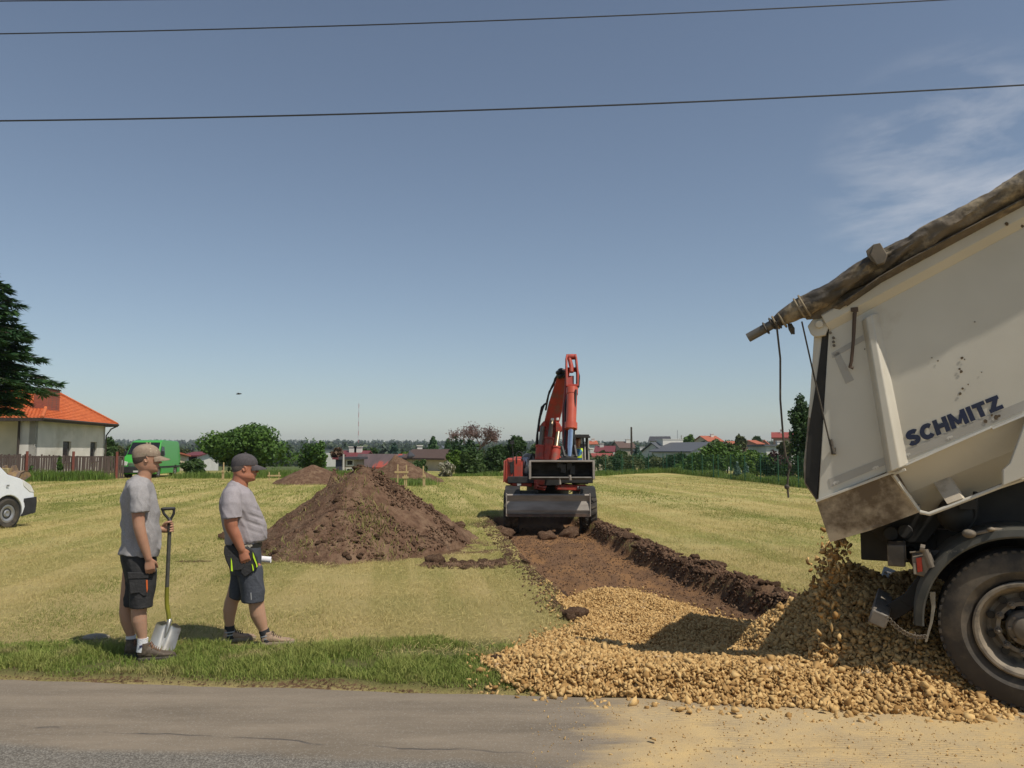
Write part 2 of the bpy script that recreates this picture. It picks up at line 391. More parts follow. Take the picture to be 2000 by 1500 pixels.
# ---------------------------------------------------------------- road
def road_mat():
    m, n, l, b = newmat('worn asphalt'); b.inputs['Roughness'].default_value = .88; b.inputs['Specular IOR Level'].default_value = .25
    t = n.new('ShaderNodeTexCoord'); P = t.outputs['Object']
    def noise(scale, det=6., rough=.6, vec=P, dist=0.):
        q = n.new('ShaderNodeTexNoise'); q.inputs['Scale'].default_value = scale; q.inputs['Detail'].default_value = det; q.inputs['Roughness'].default_value = rough; q.inputs['Distortion'].default_value = dist; l.new(vec, q.inputs[0]); return q.outputs[0]
    def mr(f, a, b_, c=0., d=1.):
        q = n.new('ShaderNodeMapRange'); q.inputs[1].default_value = a; q.inputs[2].default_value = b_; q.inputs[3].default_value = c; q.inputs[4].default_value = d; l.new(f, q.inputs[0]); return q.outputs[0]
    def mix(f, a, b_, mode='MIX'):
        q = n.new('ShaderNodeMix'); q.data_type = 'RGBA'; q.blend_type = mode
        if isinstance(f, float): q.inputs[0].default_value = f
        else: l.new(f, q.inputs[0])
        for i, c in ((6, a), (7, b_)):
            if isinstance(c, tuple): q.inputs[i].default_value = c4(c)
            else: l.new(c, q.inputs[i])
        return q.outputs[2]
    def mth(op, a, b_):
        q = n.new('ShaderNodeMath'); q.operation = op
        for i, x in ((0, a), (1, b_)):
            if isinstance(x, (int, float)): q.inputs[i].default_value = x
            else: l.new(x, q.inputs[i])
        return q.outputs[0]
    mpp = n.new('ShaderNodeMapping'); mpp.inputs['Scale'].default_value = (.3, 1.6, 1); mpp.inputs['Rotation'].default_value = (0, 0, R(5.5)); l.new(P, mpp.inputs[0])
    sep = n.new('ShaderNodeSeparateXYZ'); l.new(P, sep.inputs[0]); X, Y = sep.outputs[0], sep.outputs[1]
    yy = mth('ADD', Y, mth('MULTIPLY', X, .098))
    base = mix(mr(noise(2.5, 7, .65, mpp.outputs[0]), .35, .65), (.165, .135, .100), (.245, .20, .148))
    vo = n.new('ShaderNodeTexVoronoi'); vo.inputs['Scale'].default_value = 120; l.new(P, vo.inputs[0])
    ag = mr(vo.outputs['Distance'], .1, .6)
    spk = n.new('ShaderNodeTexWhiteNoise'); l.new(vo.outputs['Position'], spk.inputs[0])
    # coarse surface in the carriageway nearest to the camera, smooth worn patch along the edge
    coarse = mr(mth('ADD', yy, mth('MULTIPLY', noise(1.7, 4), .25)), 4.72, 4.62)
    gr = mix(mr(spk.outputs[0], .25, 1.), (.10, .094, .083), (.30, .285, .25))
    base = mix(mth('MULTIPLY', coarse, .7), base, gr)
    base = mix(mth('MULTIPLY', mr(spk.outputs[0], .8, 1., 0, .55), 1.), base, (.30, .27, .225))
    # tar seam
    sn = mth('ADD', yy, mth('ADD', mth('MULTIPLY', noise(1.1, 3), .3), mth('MULTIPLY', X, .045)))
    seam = mth('MULTIPLY', mr(mth('ABSOLUTE', mth('SUBTRACT', sn, 4.86), 0.), .016, .004), mr(noise(2.6, 6), .40, .56))
    base = mix(mth('MULTIPLY', seam, mr(X, .3, -.3, 0, .75)), base, (.05, .046, .048))
    # yellow stone dust where the gravel is tipped
    dn = mth('ADD', noise(1.3, 9, .62, mpp.outputs[0], .5), mth('MULTIPLY', mr(X, -.1, .9, -.42, .14), 1.))
    dust = mr(dn, .38, .56)
    dcol = mix(mr(noise(2.8, 8, .7), .35, .65), (.56, .40, .185), (.42, .325, .19))
    dcol = mix(mr(noise(1.1, 6, .6), .52, .66, 0, .7), dcol, (.44, .31, .15))
    streak = n.new('ShaderNodeTexWave'); streak.wave_type = 'BANDS'; streak.bands_direction = 'Y'; streak.inputs['Scale'].default_value = 9.; streak.inputs['Distortion'].default_value = 4.5; streak.inputs['Detail Scale'].default_value = 3
    mps = n.new('ShaderNodeMapping'); mps.inputs['Rotation'].default_value = (0, 0, R(5.5)); l.new(P, mps.inputs[0]); l.new(mps.outputs[0], streak.inputs[0])
    tread = mth('MULTIPLY', mr(noise(1.6, 5, .6), .48, .6), mr(streak.outputs[0], .35, .75))
    dust2 = mth('MULTIPLY', dust, mth('SUBTRACT', 1., mth('MULTIPLY', tread, .38)))
    dust3 = mth('MULTIPLY', dust2, mr(noise(55, 6, .8), .25, .5, .55, 1.))
    base = mix(dust3, base, dcol)
    edge = mr(mth('ADD', yy, mth('MULTIPLY', noise(3, 6), .5)), 5.75, 6.15, 0, .55)
    base = mix(edge, base, (.25, .205, .15))
    l.new(base, b.inputs['Base Color'])
    bu = n.new('ShaderNodeBump'); bu.inputs['Strength'].default_value = .6; bu.inputs['Distance'].default_value = .006
    l.new(mth('ADD', mth('MULTIPLY', ag, mth('ADD', coarse, .25)), mth('MULTIPLY', noise(70, 5, .75), .7)), bu.inputs['Height']); l.new(bu.outputs[0], b.inputs['Normal'])
    return m
def make_road():
    xs = np.arange(-40, 40, .1); ts = np.linspace(0, 1, 40)**.7
    X, T = np.meshgrid(xs, ts); e = road_edge(X)+.02*fbm(X*9, X*0+1., o=2); Yb = -1.4-.098*X
    Y = Yb+(e-Yb)*T
    Z = -.012+.004*fbm(X*.8, Y*.8, o=3)-.03*sstep(.985, 1., T)+np.where(T > .99, -.01, 0)
    idx = np.arange(X.size).reshape(X.shape)
    Q = np.stack([idx[:-1, :-1], idx[:-1, 1:], idx[1:, 1:], idx[1:, :-1]], -1).reshape(-1, 4)
    tag(npmesh('road', np.stack([X, Y, Z], -1).reshape(-1, 3), Q, road_mat(), None, True), kind='structure')
make_road()
# ---------------------------------------------------------------- gravel: spread bed and tipped pile
GP = np.array([(0.56, 9.9), (.72, 10.7), (.98, 11.2), (1.35, 11.5), (1.67, 11.4), (1.9, 10.9), (2.12, 10.4), (2.74, 9.0), (3.3, 8.6), (4.3, 8.6), (5.2, 8.0), (5.2, 5.2), (3.9, 5.2), (3.45, 5.38), (3.2, 5.3), (2.87, 5.28), (2.41, 5.4), (1.9, 5.5), (1.42, 5.6), (0.91, 5.76), (.6, 5.78), (0.3, 5.83), (0.0, 6.02), (-0.22, 6.45), (-.18, 6.7), (-0.04, 6.94), (0.28, 7.4), (.55, 7.8), (0.64, 8.16), (0.55, 9.09)])
def inpoly(x, y, P):
    c = np.zeros(x.shape, bool); j = len(P)-1
    for i in range(len(P)):
        a, b_ = P[i], P[j]
        t = ((a[1] > y) != (b_[1] > y)) & (x < (b_[0]-a[0])*(y-a[1])/(b_[1]-a[1]+1e-12)+a[0]); c ^= t; j = i
    return c
def polydist(x, y, P):
    d = np.full(x.shape, 1e9)
    for i in range(len(P)):
        a, b_ = P[i-1], P[i]; ex, ey = b_-a; t = np.clip(((x-a[0])*ex+(y-a[1])*ey)/(ex*ex+ey*ey), 0, 1)
        d = np.minimum(d, np.hypot(x-a[0]-ex*t, y-a[1]-ey*t))
    return np.where(inpoly(x, y, P), d, -d)
PK = (3.02, 7.15)                                   # foot of the falling stones
def pile_h(x, y):
    dx = x-PK[0]; dy = y-PK[1]
    rx = np.where(dx < 0, 1.05, 2.1); ry = np.where(dy < 0, 1.6, 1.4)
    r = np.sqrt((dx/rx)**2+(dy/ry)**2)+.10*fbm(x*1.6+4, y*1.6, o=3)
    return .80*np.clip(1-r, 0, 1)**1.0*(1+.0*r)
def gravel_z(x, y):
    x = np.asarray(x, float); y = np.asarray(y, float)
    d = polydist(x, y, GP)
    bed = ground_z(x, y)
    m = trench(x, y)[0]
    fill = (.02+.05*sstep(0, .35, d)+.05*fbm(x*1.7, y*1.7, o=3))+m*(.02+.13*sstep(10.0, 7.2, y))+.05*sstep(7.2, 6.2, y)*sstep(0., .4, d)
    return np.maximum(bed+fill, bed+fill*.6+pile_h(x, y))
stone_mat = pm('yellow crushed stone', (.63, .425, .185), (.31, .175, .062), scale=1., rough=.95, attr='tint', c3=(.60, .50, .36), s3=4.5, t3=(.62, .72), spec=.15)
def stone_proto(k):
    r = np.random.default_rng(100+k)
    import bmesh
    bm = bmesh.new(); P0 = r.normal(size=(9, 3)); P0 /= np.linalg.norm(P0, axis=1)[:, None]; P0 *= r.uniform(.7, 1.25, (9, 1))
    for p in P0: bm.verts.new(p*np.array([1.2, .92, .68])*r.uniform(.9, 1.15, 3))
    res = bmesh.ops.convex_hull(bm, input=bm.verts); bmesh.ops.delete(bm, geom=[v for v in bm.verts if not v.link_faces], context='VERTS'); bmesh.ops.triangulate(bm, faces=bm.faces[:]); bmesh.ops.recalc_face_normals(bm, faces=bm.faces[:]); bm.verts.index_update()
    V = np.array([v.co[:] for v in bm.verts]); Fc = np.array([[v.index for v in f.verts] for f in bm.faces]); bm.free(); return V, Fc
    t = (1+5**.5)/2
    V = np.array([(-1, t, 0), (1, t, 0), (-1, -t, 0), (1, -t, 0), (0, -1, t), (0, 1, t), (0, -1, -t), (0, 1, -t), (t, 0, -1), (t, 0, 1), (-t, 0, -1), (-t, 0, 1)], float); V /= np.linalg.norm(V[0])
    Fc = [(0, 11, 5), (0, 5, 1), (0, 1, 7), (0, 7, 10), (0, 10, 11), (1, 5, 9), (5, 11, 4), (11, 10, 2), (10, 7, 6), (7, 1, 8), (3, 9, 4), (3, 4, 2), (3, 2, 6), (3, 6, 8), (3, 8, 9), (4, 9, 5), (2, 4, 11), (6, 2, 10), (8, 6, 7), (9, 8, 1)]
    # cut the ball with a few random planes so it has broken faces
    for _ in range(11):
        nn = r.normal(size=3); nn /= np.linalg.norm(nn); h = r.uniform(.38, .72); d = V @ nn-h
        V = V-np.outer(np.clip(d, 0, None), nn)
    V += r.normal(size=V.shape)*.07
    V *= np.array([1.15, .9, .68])*r.uniform(.85, 1.2, 3)
    return V, np.array(Fc)
SP = [stone_proto(k) for k in range(22)]
def rotmats(n, r):
    q = r.normal(size=(n, 4)); q /= np.linalg.norm(q, axis=1)[:, None]; a, b_, c, d = q.T
    return np.stack([np.stack([1-2*(c*c+d*d), 2*(b_*c-a*d), 2*(b_*d+a*c)], -1), np.stack([2*(b_*c+a*d), 1-2*(b_*b_+d*d), 2*(c*d-a*b_)], -1), np.stack([2*(b_*d-a*c), 2*(c*d+a*b_), 1-2*(b_*b_+c*c)], -1)], 1)
def stones(pos, size, r):
    n = len(pos); Rm = rotmats(n, r); kind = r.integers(0, len(SP), n); Vs, Fs, T = [], [], []; base = 0
    for k in range(len(SP)):
        ix = np.where(kind == k)[0]
        if not len(ix): continue
        V, Fc = SP[k]; W = np.einsum('nij,vj->nvi', Rm[ix], V)*size[ix][:, None, None]+pos[ix][:, None, :]
        Vs.append(W.reshape(-1, 3)); Fs.append((Fc[None]+(np.arange(len(ix))*len(V))[:, None, None]+base).reshape(-1, 3)); base += len(ix)*len(V)
        T.append(np.repeat(r.random(len(ix))**1.15, len(Fc)))
    return np.concatenate(Vs), np.concatenate(Fs), np.concatenate(T)
def make_gravel():
    r = np.random.default_rng(5)
    n = 95000; x = r.uniform(-.4, 5.2, n); y = r.uniform(5.2, 11.7, n)
    d = polydist(x, y, GP)+.12*fbm(x*3, y*3, o=3)
    keep = (d > -.02) | ((d > -.28) & (r.random(n) < .06)); x, y, d = x[keep], y[keep], d[keep]
    n = len(x); big = sstep(8.0, 6.3, y)*.6+sstep(.0, .5, pile_h(x, y))*.5
    size = (.0135+.0095*np.clip(big, 0, 1))*r.uniform(.55, 1.5, n)*(1+.7*(r.random(n) < .05))
    z = gravel_z(x, y)+r.uniform(-.35, .55, n)*size
    out = d < -.02; z[out] = ground_z(x[out], y[out])+size[out]*.55+.01
    V, Fc, T = stones(np.stack([x, y, z], -1), size, r)
    # grit and small chips scattered over the dusty part of the road
    m_ = 3200; gx = .1+4.6*r.random(m_)**.8; gy = 4.1+1.75*r.random(m_)-.02*gx; gs = r.uniform(.0018, .0065, m_)*(1+1.2*(r.random(m_) < .05)); V2, F2, T2 = stones(np.stack([gx, gy, -.012+gs*.4], -1), gs, r)
    Fc = np.concatenate([Fc, F2+len(V)]); V = np.concatenate([V, V2]); T = np.concatenate([T, T2])
    # packed fines under the stones
    xs = np.arange(-.45, 5.25, .06); ys = np.arange(5.15, 11.8, .06); X, Y = np.meshgrid(xs, ys); D = polydist(X, Y, GP)
    Z = gravel_z(X, Y)-.018-.3*sstep(.06, -.02, D)
    idx = np.arange(X.size).reshape(X.shape); ok = (D > -.05); Q = np.stack([idx[:-1, :-1], idx[:-1, 1:], idx[1:, 1:], idx[1:, :-1]], -1).reshape(-1, 4)
    Q = Q[ok.ravel()[Q].all(1)]; tri = np.concatenate([Q[:, [0, 1, 2]], Q[:, [0, 2, 3]]])
    o = npmesh('gravel', np.concatenate([V, np.stack([X, Y, Z], -1).reshape(-1, 3)]), np.concatenate([Fc, tri+len(V)]), stone_mat, None, False, {'tint': ('FACE', np.concatenate([T, np.full(len(tri), .8)]))})
    tag(o, 'yellow crushed stone spread over the trench and heaped under the tipper', 'gravel', kind='stuff')
make_gravel()
# ---------------------------------------------------------------- grass, stubble and straw
def blades(n, x, y, z, h, wd, r, lean=.5, segs=1, face=None):
    a = r.uniform(0, 2*np.pi, n); la = r.uniform(0, 2*np.pi, n); ln = r.uniform(.1, 1, n)*lean*h
    ux, uy = np.cos(a)*wd/2, np.sin(a)*wd/2; tx, ty = x+np.cos(la)*ln, y+np.sin(la)*ln
    if segs == 1:
        V = np.stack([np.stack([x-ux, y-uy, z-.01], -1), np.stack([x+ux, y+uy, z-.01], -1), np.stack([tx, ty, z+h], -1)], 1).reshape(-1, 3)
        Fc = np.arange(n*3).reshape(-1, 3)
    else:
        mx_, my_ = x+np.cos(la)*ln*.28, y+np.sin(la)*ln*.28
        V = np.stack([np.stack([x-ux, y-uy, z-.01], -1), np.stack([x+ux, y+uy, z-.01], -1), np.stack([mx_-ux*.8, my_-uy*.8, z+h*.6], -1), np.stack([mx_+ux*.8, my_+uy*.8, z+h*.6], -1), np.stack([tx, ty, z+h], -1)], 1).reshape(-1, 3)
        b0 = np.arange(n)*5; Fc = np.concatenate([np.stack([b0, b0+1, b0+3], -1), np.stack([b0, b0+3, b0+2], -1), np.stack([b0+2, b0+3, b0+4], -1)], 0)
    return V, Fc
def grass_mat(name, c1, c2, c3=None, t3=(.5, .7)): return pm(name, c1, c2, rough=.75, attr='tint', c3=c3, s3=2.3, t3=t3, transl=.3, spec=.2)
verge_mat = grass_mat('verge grass', (.17, .245, .045), (.33, .35, .10), (.42, .36, .16), (.53, .66))
stub_mat = grass_mat('stubble', (.53, .44, .19), (.23, .26, .068), (.58, .48, .25), (.58, .74))
tall_mat = grass_mat('tall grass', (.12, .20, .035), (.20, .27, .07), (.26, .27, .10), (.55, .7))
def soilmask(x, y):
    m, l, r = trench(x, y); d = x-r
    return (m > .12) | ((d > -.05) & (d < .42) & (y > 7.5) & (y < 21)) | (((x+2.7)/2.0)**2+((y-14.5)/2.1)**2 < 1) | (polydist(x, y, GP) > -.03) | ((((x+.75)/.8)**2+((y-12.1)/.18)**2) < 1)
def make_grass():
    r = np.random.default_rng(11)
    n = 190000; x = r.uniform(-7.4, .35, n); y = r.uniform(5.7, 7.7, n)
    e = road_edge(x); dn = fbm(x*2.3, y*2.3, o=4); top = 7.22+.35*fbm(x*.9, y*0+4., o=3)
    q = (y-e > .02+.12*np.abs(dn)*2) & (y < top+.3*dn) & (polydist(x, y, GP) < .0+.1*dn) & (r.random(n) < np.clip(.62+1.5*dn, .08, 1))
    x, y = x[q], y[q]; n = len(x); dn = dn[q]; e = e[q]
    h = r.uniform(.018, .066, n)*(1+1.3*dn)*(1+.9*(r.random(n) < .03))*sstep(-.05, .45, y-e+.12)*(1-.35*sstep(6.9, 7.4, y))
    wd = r.uniform(.004, .009, n)
    V, Fc = blades(n, x, y, ground_z(x, y), h, wd, r, 1.1, 2)
    T = np.clip(.45+dn*.9+r.normal(size=n)*.25, 0, 1); T = np.concatenate([T, T, T])
    tag(npmesh('grass', V, Fc, verge_mat, None, False, {'tint': ('FACE', T)}), 'lush green grass on the verge between the road and the mown field', 'grass', kind='stuff')
    # stubble of the mown field
    Vs, Fs, Ts = [], [], []; base = 0
    for (n, y0, y1, hh, ww) in ((190000, 6.8, 13.5, .035, .006), (150000, 13.5, 26, .05, .012), (90000, 26, 52, .07, .03)):
        y = np.sqrt(r.uniform(y0*y0, y1*y1, n)); x = r.uniform(-.70, .70, n)*y
        dn = fbm(x*1.1, y*1.1, o=4); rows = fbm((x+.13*y)*.85, y*.035, o=2)
        q = ~soilmask(x, y) & (r.random(n) < np.clip(.7+.8*dn, .1, 1)) & (y > road_edge(x)+.6) & ~((x > 0.3) & (y < 7.3) & (x < 5.2)); x, y, dn, rows = x[q], y[q], dn[q], rows[q]; n = len(x)
        h = hh*r.uniform(.4, 1.5, n)*(1+.5*dn); V, Fc = blades(n, x, y, ground_z(x, y), h, ww*r.uniform(.6, 1.3, n), r, 1.6)
        T = np.clip(.36+2.3*rows+.45*dn+r.normal(size=n)*.22, 0, 1); Vs.append(V); Fs.append(Fc+base); Ts.append(T); base += len(V)
    # cut stalks lying flat
    n = 120000; y = np.sqrt(r.uniform(6.7**2, 24**2, n)); x = r.uniform(-.7, .7, n)*y; dn = fbm(x*1.8+7, y*1.8, o=3)
    q = ~soilmask(x, y) & (r.random(n) < np.clip(.5+1.3*dn, .05, 1)) & (y > road_edge(x)+.75) & ~((x > .3) & (y < 7.3) & (x < 5.2)); x, y = x[q], y[q]; n = len(x)
    a = r.uniform(0, np.pi, n)**1.; L = r.uniform(.03, .14, n); wd = .0035*(1+y*.07); z = ground_z(x, y)+r.uniform(.012, .035, n)
    dx, dy = np.cos(a)*L/2, np.sin(a)*L/2; px_, py_ = -np.sin(a)*wd/2, np.cos(a)*wd/2; t = r.uniform(-.2, .2, n)*L
    V = np.stack([np.stack([x-dx, y-dy, z-t], -1), np.stack([x+dx, y+dy, z+t], -1), np.stack([x+dx+px_*2, y+dy+py_*2, z+t+.002], -1)], 1).reshape(-1, 3)
    Vs.append(V); Fs.append(np.arange(n*3).reshape(-1, 3)+base); Ts.append(np.full(n, .0))
    tag(npmesh('stubble', np.concatenate(Vs), np.concatenate(Fs), stub_mat, None, False, {'tint': ('FACE', np.concatenate(Ts))}), 'short yellow-green mown grass and hay litter across the field', 'grass', kind='stuff')
make_grass()
def tall_grass(name, label, pts, n, wid, h, seed, ww=.03):
    r = np.random.default_rng(seed); pts = np.array(pts, float); seg = np.linalg.norm(np.diff(pts, axis=0), axis=1); cum = np.concatenate([[0], np.cumsum(seg)])
    s = r.uniform(0, cum[-1], n); x = np.interp(s, cum, pts[:, 0])+r.normal(size=n)*wid*.4; y = np.interp(s, cum, pts[:, 1])+r.normal(size=n)*wid
    hh = h*r.uniform(.4, 1.15, n)*(1+.9*fbm(x*.7, y*.7, o=3)); V, Fc = blades(n, x, y, ground_z(x, y), hh, ww*r.uniform(.6, 1.4, n), r, .5, 2)
    T = np.clip(.5+fbm(x*.5, y*.5, o=3)+r.normal(size=n)*.25, 0, 1)
    tag(npmesh(name, V, Fc, tall_mat, None, False, {'tint': ('FACE', np.concatenate([T, T, T]))}), label, 'grass', kind='stuff')
tall_grass('tall_grass', 'tall green grass growing along the wooden board fence', [(-36, 42.5), (-30, 43.6), (-24.0, 46.8)], 17000, .55, .50, 21)
tall_grass('tall_grass', 'tall grass strip between the green van and the big round tree', [(-21, 50), (-15, 51), (-9, 52)], 9000, .8, .42, 22)
tall_grass('tall_grass', 'tall grass strip growing under the green wire fence on the right', [(5.5, 54), (9, 60), (12.5, 63), (13.4, 50), (13.9, 36)], 22000, .4, .34, 23)
tall_grass('tall_grass', 'rough green grass patch in front of the stakes and small heap', [(-6.2, 40), (-4.4, 40.5)], 3500, .8, .3, 24)
tall_grass('tall_grass', 'strip of uncut grass at the foot of the bushes mid field edge', [(-4, 54), (0, 55), (5, 55)], 6000, .5, .3, 25)
# ================================================================ TIPPER TRUCK
TH = 27.0
TF = Frame(G(2008, 1392), -R(TH))                 # local +x forward along the truck, +y across it, away from the camera
truck = thing('tipper_truck', 'dirty white tipper truck with raised body tipping yellow stones', 'truck', TF.loc, TF.rz)
body_white = pm('aged white paint', (.60, .565, .48), (.52, .485, .405), scale=1.1, rough=.38, bump=.04, bscale=5, c3=(.33, .26, .17), s3=.8, t3=(.60, .80), spec=.4)
# lower part of the body: the same paint with brown dust rubbed on
body_dusty = pm('dusty white paint', (.55, .49, .39), (.42, .34, .24), scale=1.3, rough=.6, bump=.06, bscale=20, c3=(.12, .088, .058), s3=1.0, t3=(.46, .56))
dark_steel = pm('greasy dark steel', (.014, .013, .011), (.028, .024, .019), scale=6, rough=.65, bump=.1)
dusty_steel = pm('dusty steel', (.19, .155, .115), (.10, .085, .065), scale=7, rough=.75, bump=.1, c3=(.30, .24, .16), s3=5)
rubber = pm('tyre rubber', (.034, .030, .026), (.062, .052, .040), scale=5, rough=.85, bump=.08, c3=(.15, .12, .085), s3=2.5, t3=(.48, .70))
fend_plastic = pm('dusty black plastic', (.040, .041, .035), (.075, .071, .056), scale=9, rough=.7, bump=.08, c3=(.20, .18, .13), s3=20, t3=(.62, .7))
tarp_mat = pm('soiled tarpaulin', (.17, .13, .085), (.045, .038, .030), scale=3.4, rough=.7, bump=.6, bscale=14, c3=(.31, .245, .155), s3=4.4, t3=(.52, .64))
rope_mat = pm('old rope', (.05, .043, .035), (.09, .075, .055), scale=60, rough=.9)
def tl(px, py, wv=0.): return TF.P(px, py, wv)
# direction of the tipped body, measured on the near side wall
e0, e1 = tl(1753, 911), tl(2000, 807)
BD = (e1-e0); BD.y = 0; BD.normalize(); BU = Vector((-BD.z, 0, BD.x))      # along the body, and 'up' of the body
W = 2.5
def along(p, s, u=0., y=0.): return p+BD*s+BU*u+Vector((0, y, 0))
LEN = 7.2
# near side wall as a slab; its far twin is a copy across the body
rearTop, rearBot = tl(1616, 598), tl(1598, 978)
def proj(p, o=rearBot): d = p-o; return d.dot(BD), d.dot(BU)
Hs = proj(tl(1690, 612))[1]
rb = rearBot.copy(); 
ledge_s, ledge_u = proj(tl(1753, 911))
def B(s, u, y=0.): return rb+BD*s+BU*u+Vector((0, y, 0))
sTop, uTop = proj(rearTop)
rail_u = proj(tl(2000, 440))[1]; 
def lin(a, b_):
    (s0_, u0_), (s1_, u1_) = proj(tl(*a)), proj(tl(*b_)); return lambda s: u0_+(u1_-u0_)*(s-s0_)/(s1_-s0_)
UTf = lin((1700, 563), (2000, 396)); RUf = lin((1677, 611), (2000, 438))
ub = proj(tl(1775, 965))[1]                       # foot of the first sloping panel
uf = proj(tl(1813, 1003))[1]-.02
bodyobj = MB()
for y0 in (0., W-.05):
    bodyobj.prism([B(.0, .0, y0), B(LEN, 0., y0), B(LEN, UTf(LEN), y0), B(sTop, UTf(sTop), y0)], (0, .05, 0))
side = bodyobj.build('side_wall', body_white, truck, bevel=.006)
# floor and the sloping lower panels (inward)
LU = ledge_u; IN = .42
lo = MB()
s1 = ledge_s-.02
for sgn in (0, 1):
    def yy(v): return v if not sgn else W-v
    mid = ub
    lo.add([B(s1, 0.0, yy(.0)), B(LEN, 0.0, yy(.0)), B(LEN, mid, yy(.16)), B(s1, mid, yy(.16)), B(s1, uf, yy(IN)), B(LEN, uf, yy(IN)),
            B(s1, 0., yy(.05)), B(LEN, 0., yy(.05)), B(LEN, mid, yy(.22)), B(s1, mid, yy(.22)), B(s1, uf, yy(IN+.06)), B(LEN, uf, yy(IN+.06))],
           [(0, 1, 2, 3), (3, 2, 5, 4), (6, 9, 8, 7), (9, 10, 11, 8), (0, 3, 9, 6), (3, 4, 10, 9), (1, 7, 8, 2), (2, 8, 11, 5)])
lo.build('lower_panel', body_white, truck)
fl = MB(); fl.box(B((LEN+s1)/2+.2, uf-.0, W/2), (LEN-s1-.4, W-2*IN, .05), Matrix((BD, (0, 1, 0), BU)).transposed()); fl.build('floor', dark_steel, truck)
# rear chute: boxy lower tail section
q = [tl(1595, 981), tl(1744, 925), tl(1797, 1000), tl(1690, 1040, .12), tl(1621, 1060, .1)]
ch = MB()
qa = [q[0]+Vector((0, .0, 0)), q[1]+Vector((0, .0, 0)), tl(1797, 1000, .1), tl(1700, 1036, .12), tl(1621, 1059, .1)]
for sgn in (0, 1):
    P_ = [Vector((p.x, p.y if not sgn else W-p.y, p.z)) for p in qa]
    ch.prism(P_, (0, .035 if not sgn else -.035, 0)) if False else ch.add(P_+[p+Vector((0, .035 if not sgn else -.035, 0)) for p in P_], [(0, 1, 2, 3, 4), (9, 8, 7, 6, 5)]+[(i, (i+1) % 5, (i+1) % 5+5, i+5) for i in range(5)])
a_, b_ = qa[2], qa[4]
ch.add([a_+Vector((0, .01, .0)), b_+Vector((0, .01, 0)), Vector((b_.x, W-b_.y-.01, b_.z)), Vector((a_.x, W-a_.y-.01, a_.z))]+[v+Vector((0, 0, .04)) for v in (a_+Vector((0, .01, 0)), b_+Vector((0, .01, 0)), Vector((b_.x, W-b_.y-.01, b_.z)), Vector((a_.x, W-a_.y-.01, a_.z)))], [(0, 1, 2, 3), (7, 6, 5, 4), (0, 4, 5, 1), (1, 5, 6, 2), (2, 6, 7, 3), (3, 7, 4, 0)])
tag(ch.build('tail_chute', body_dusty, truck), 'brown stained lower tail section')
# white folded lips: ledge under the rear panel, seam line, chute edge
lip = MB()
lip.beam(tl(1594, 979, -.012), tl(1741, 923, -.012), .03, .018); lip.beam(tl(1741, 923, -.012), tl(1752, 924, -.02), .03, .02); lip.beam(tl(1750, 924, -.02), tl(1769, 917, -.025), .03, .02)
lip.beam(tl(1744, 927, -.006), tl(1796, 999, .09), .03, .022)
lip.build('rear_lip', body_white, truck, bevel=.003)
# top rail with sloping lower edge, rear rib, ledge line, stripes
rail = MB(); r0, r1 = proj(tl(1626, 640)), proj(tl(2000, 436))
ru = (r0[1]+r1[1])/2
rail.loft([[B(s, RUf(s)-.02, -.0), B(s, RUf(s)+.035, -.055), B(s, UTf(s)-.01, -.055), B(s, UTf(s)+.012, -.02), B(s, UTf(s)+.012, .06), B(s, RUf(s)-.02, .02)] for s in (proj(tl(1617, 640))[0], LEN)])
rail.build('top_rail', body_white, truck, bevel=.006)
rib = MB(); ra, rbm = tl(1692, 622), tl(1741, 921)
def riby(p, wv): return p+Vector((wv, 0, 0))
rib.loft([[p+BD*(-.035), p+BD*(.0)+Vector((0, -.075*k, 0)), p+BD*(.05*k)+Vector((0, -.075*k, 0)), p+BD*(.10*k), p+BD*.1*k+Vector((0, .02, 0)), p-BD*.035+Vector((0, .02, 0))] for p, k in ((ra, .9), (rbm, 1.25))])
rib.build('corner_post', body_white, truck, bevel=.008)
seam = MB(); seam.beam(tl(1755, 914, -.008), tl(1936, 834, -.008), .02, .014); seam.beam(tl(1938, 837, -.008), B(LEN, proj(tl(1960, 822))[1], -.008), .02, .014)
tag(seam.build('weld_seam', pm('bright weld', (.72, .70, .64), rough=.5), truck), 'pale welded seam along the body')
refl = MB()
ta, tb, tc_, td = tl(1755, 884), tl(2000, 782), tl(2000, 802), tl(1760, 901)
refl.add([v+Vector((0, -.003, 0)) for v in (ta, tb, tc_, td)]+[v+Vector((0, .02, 0)) for v in (ta, tb, tc_, td)], [(0, 1, 2, 3), (0, 4, 5, 1), (1, 5, 6, 2), (2, 6, 7, 3), (3, 7, 4, 0)])
ta, tb, tc_, td = tl(1618, 936), tl(1727, 893), tl(1731, 907), tl(1622, 952)
refl.add([v+Vector((0, -.003, 0)) for v in (ta, tb, tc_, td)]+[v+Vector((0, .02, 0)) for v in (ta, tb, tc_, td)], [(0, 1, 2, 3), (0, 4, 5, 1), (1, 5, 6, 2), (2, 6, 7, 3), (3, 7, 4, 0)])
for poly in ([(1624, 690), (1686, 654), (1688, 665), (1626, 700)], [(1626, 690), (1638, 686), (1668, 742), (1652, 750)]):
    vs = [tl(x, y) for x, y in poly]; refl.add([v+Vector((0, -.003, 0)) for v in vs]+[v+Vector((0, .02, 0)) for v in vs], [(0, 1, 2, 3), (0, 4, 5, 1), (1, 5, 6, 2), (2, 6, 7, 3), (3, 7, 4, 0)])
[tag(q_, 'greyish reflective tape strip on the side wall') for q_ in refl.split('reflective_tape', pm('grey tape', (.40, .375, .33), (.36, .335, .29), scale=4, rough=.35), truck)]
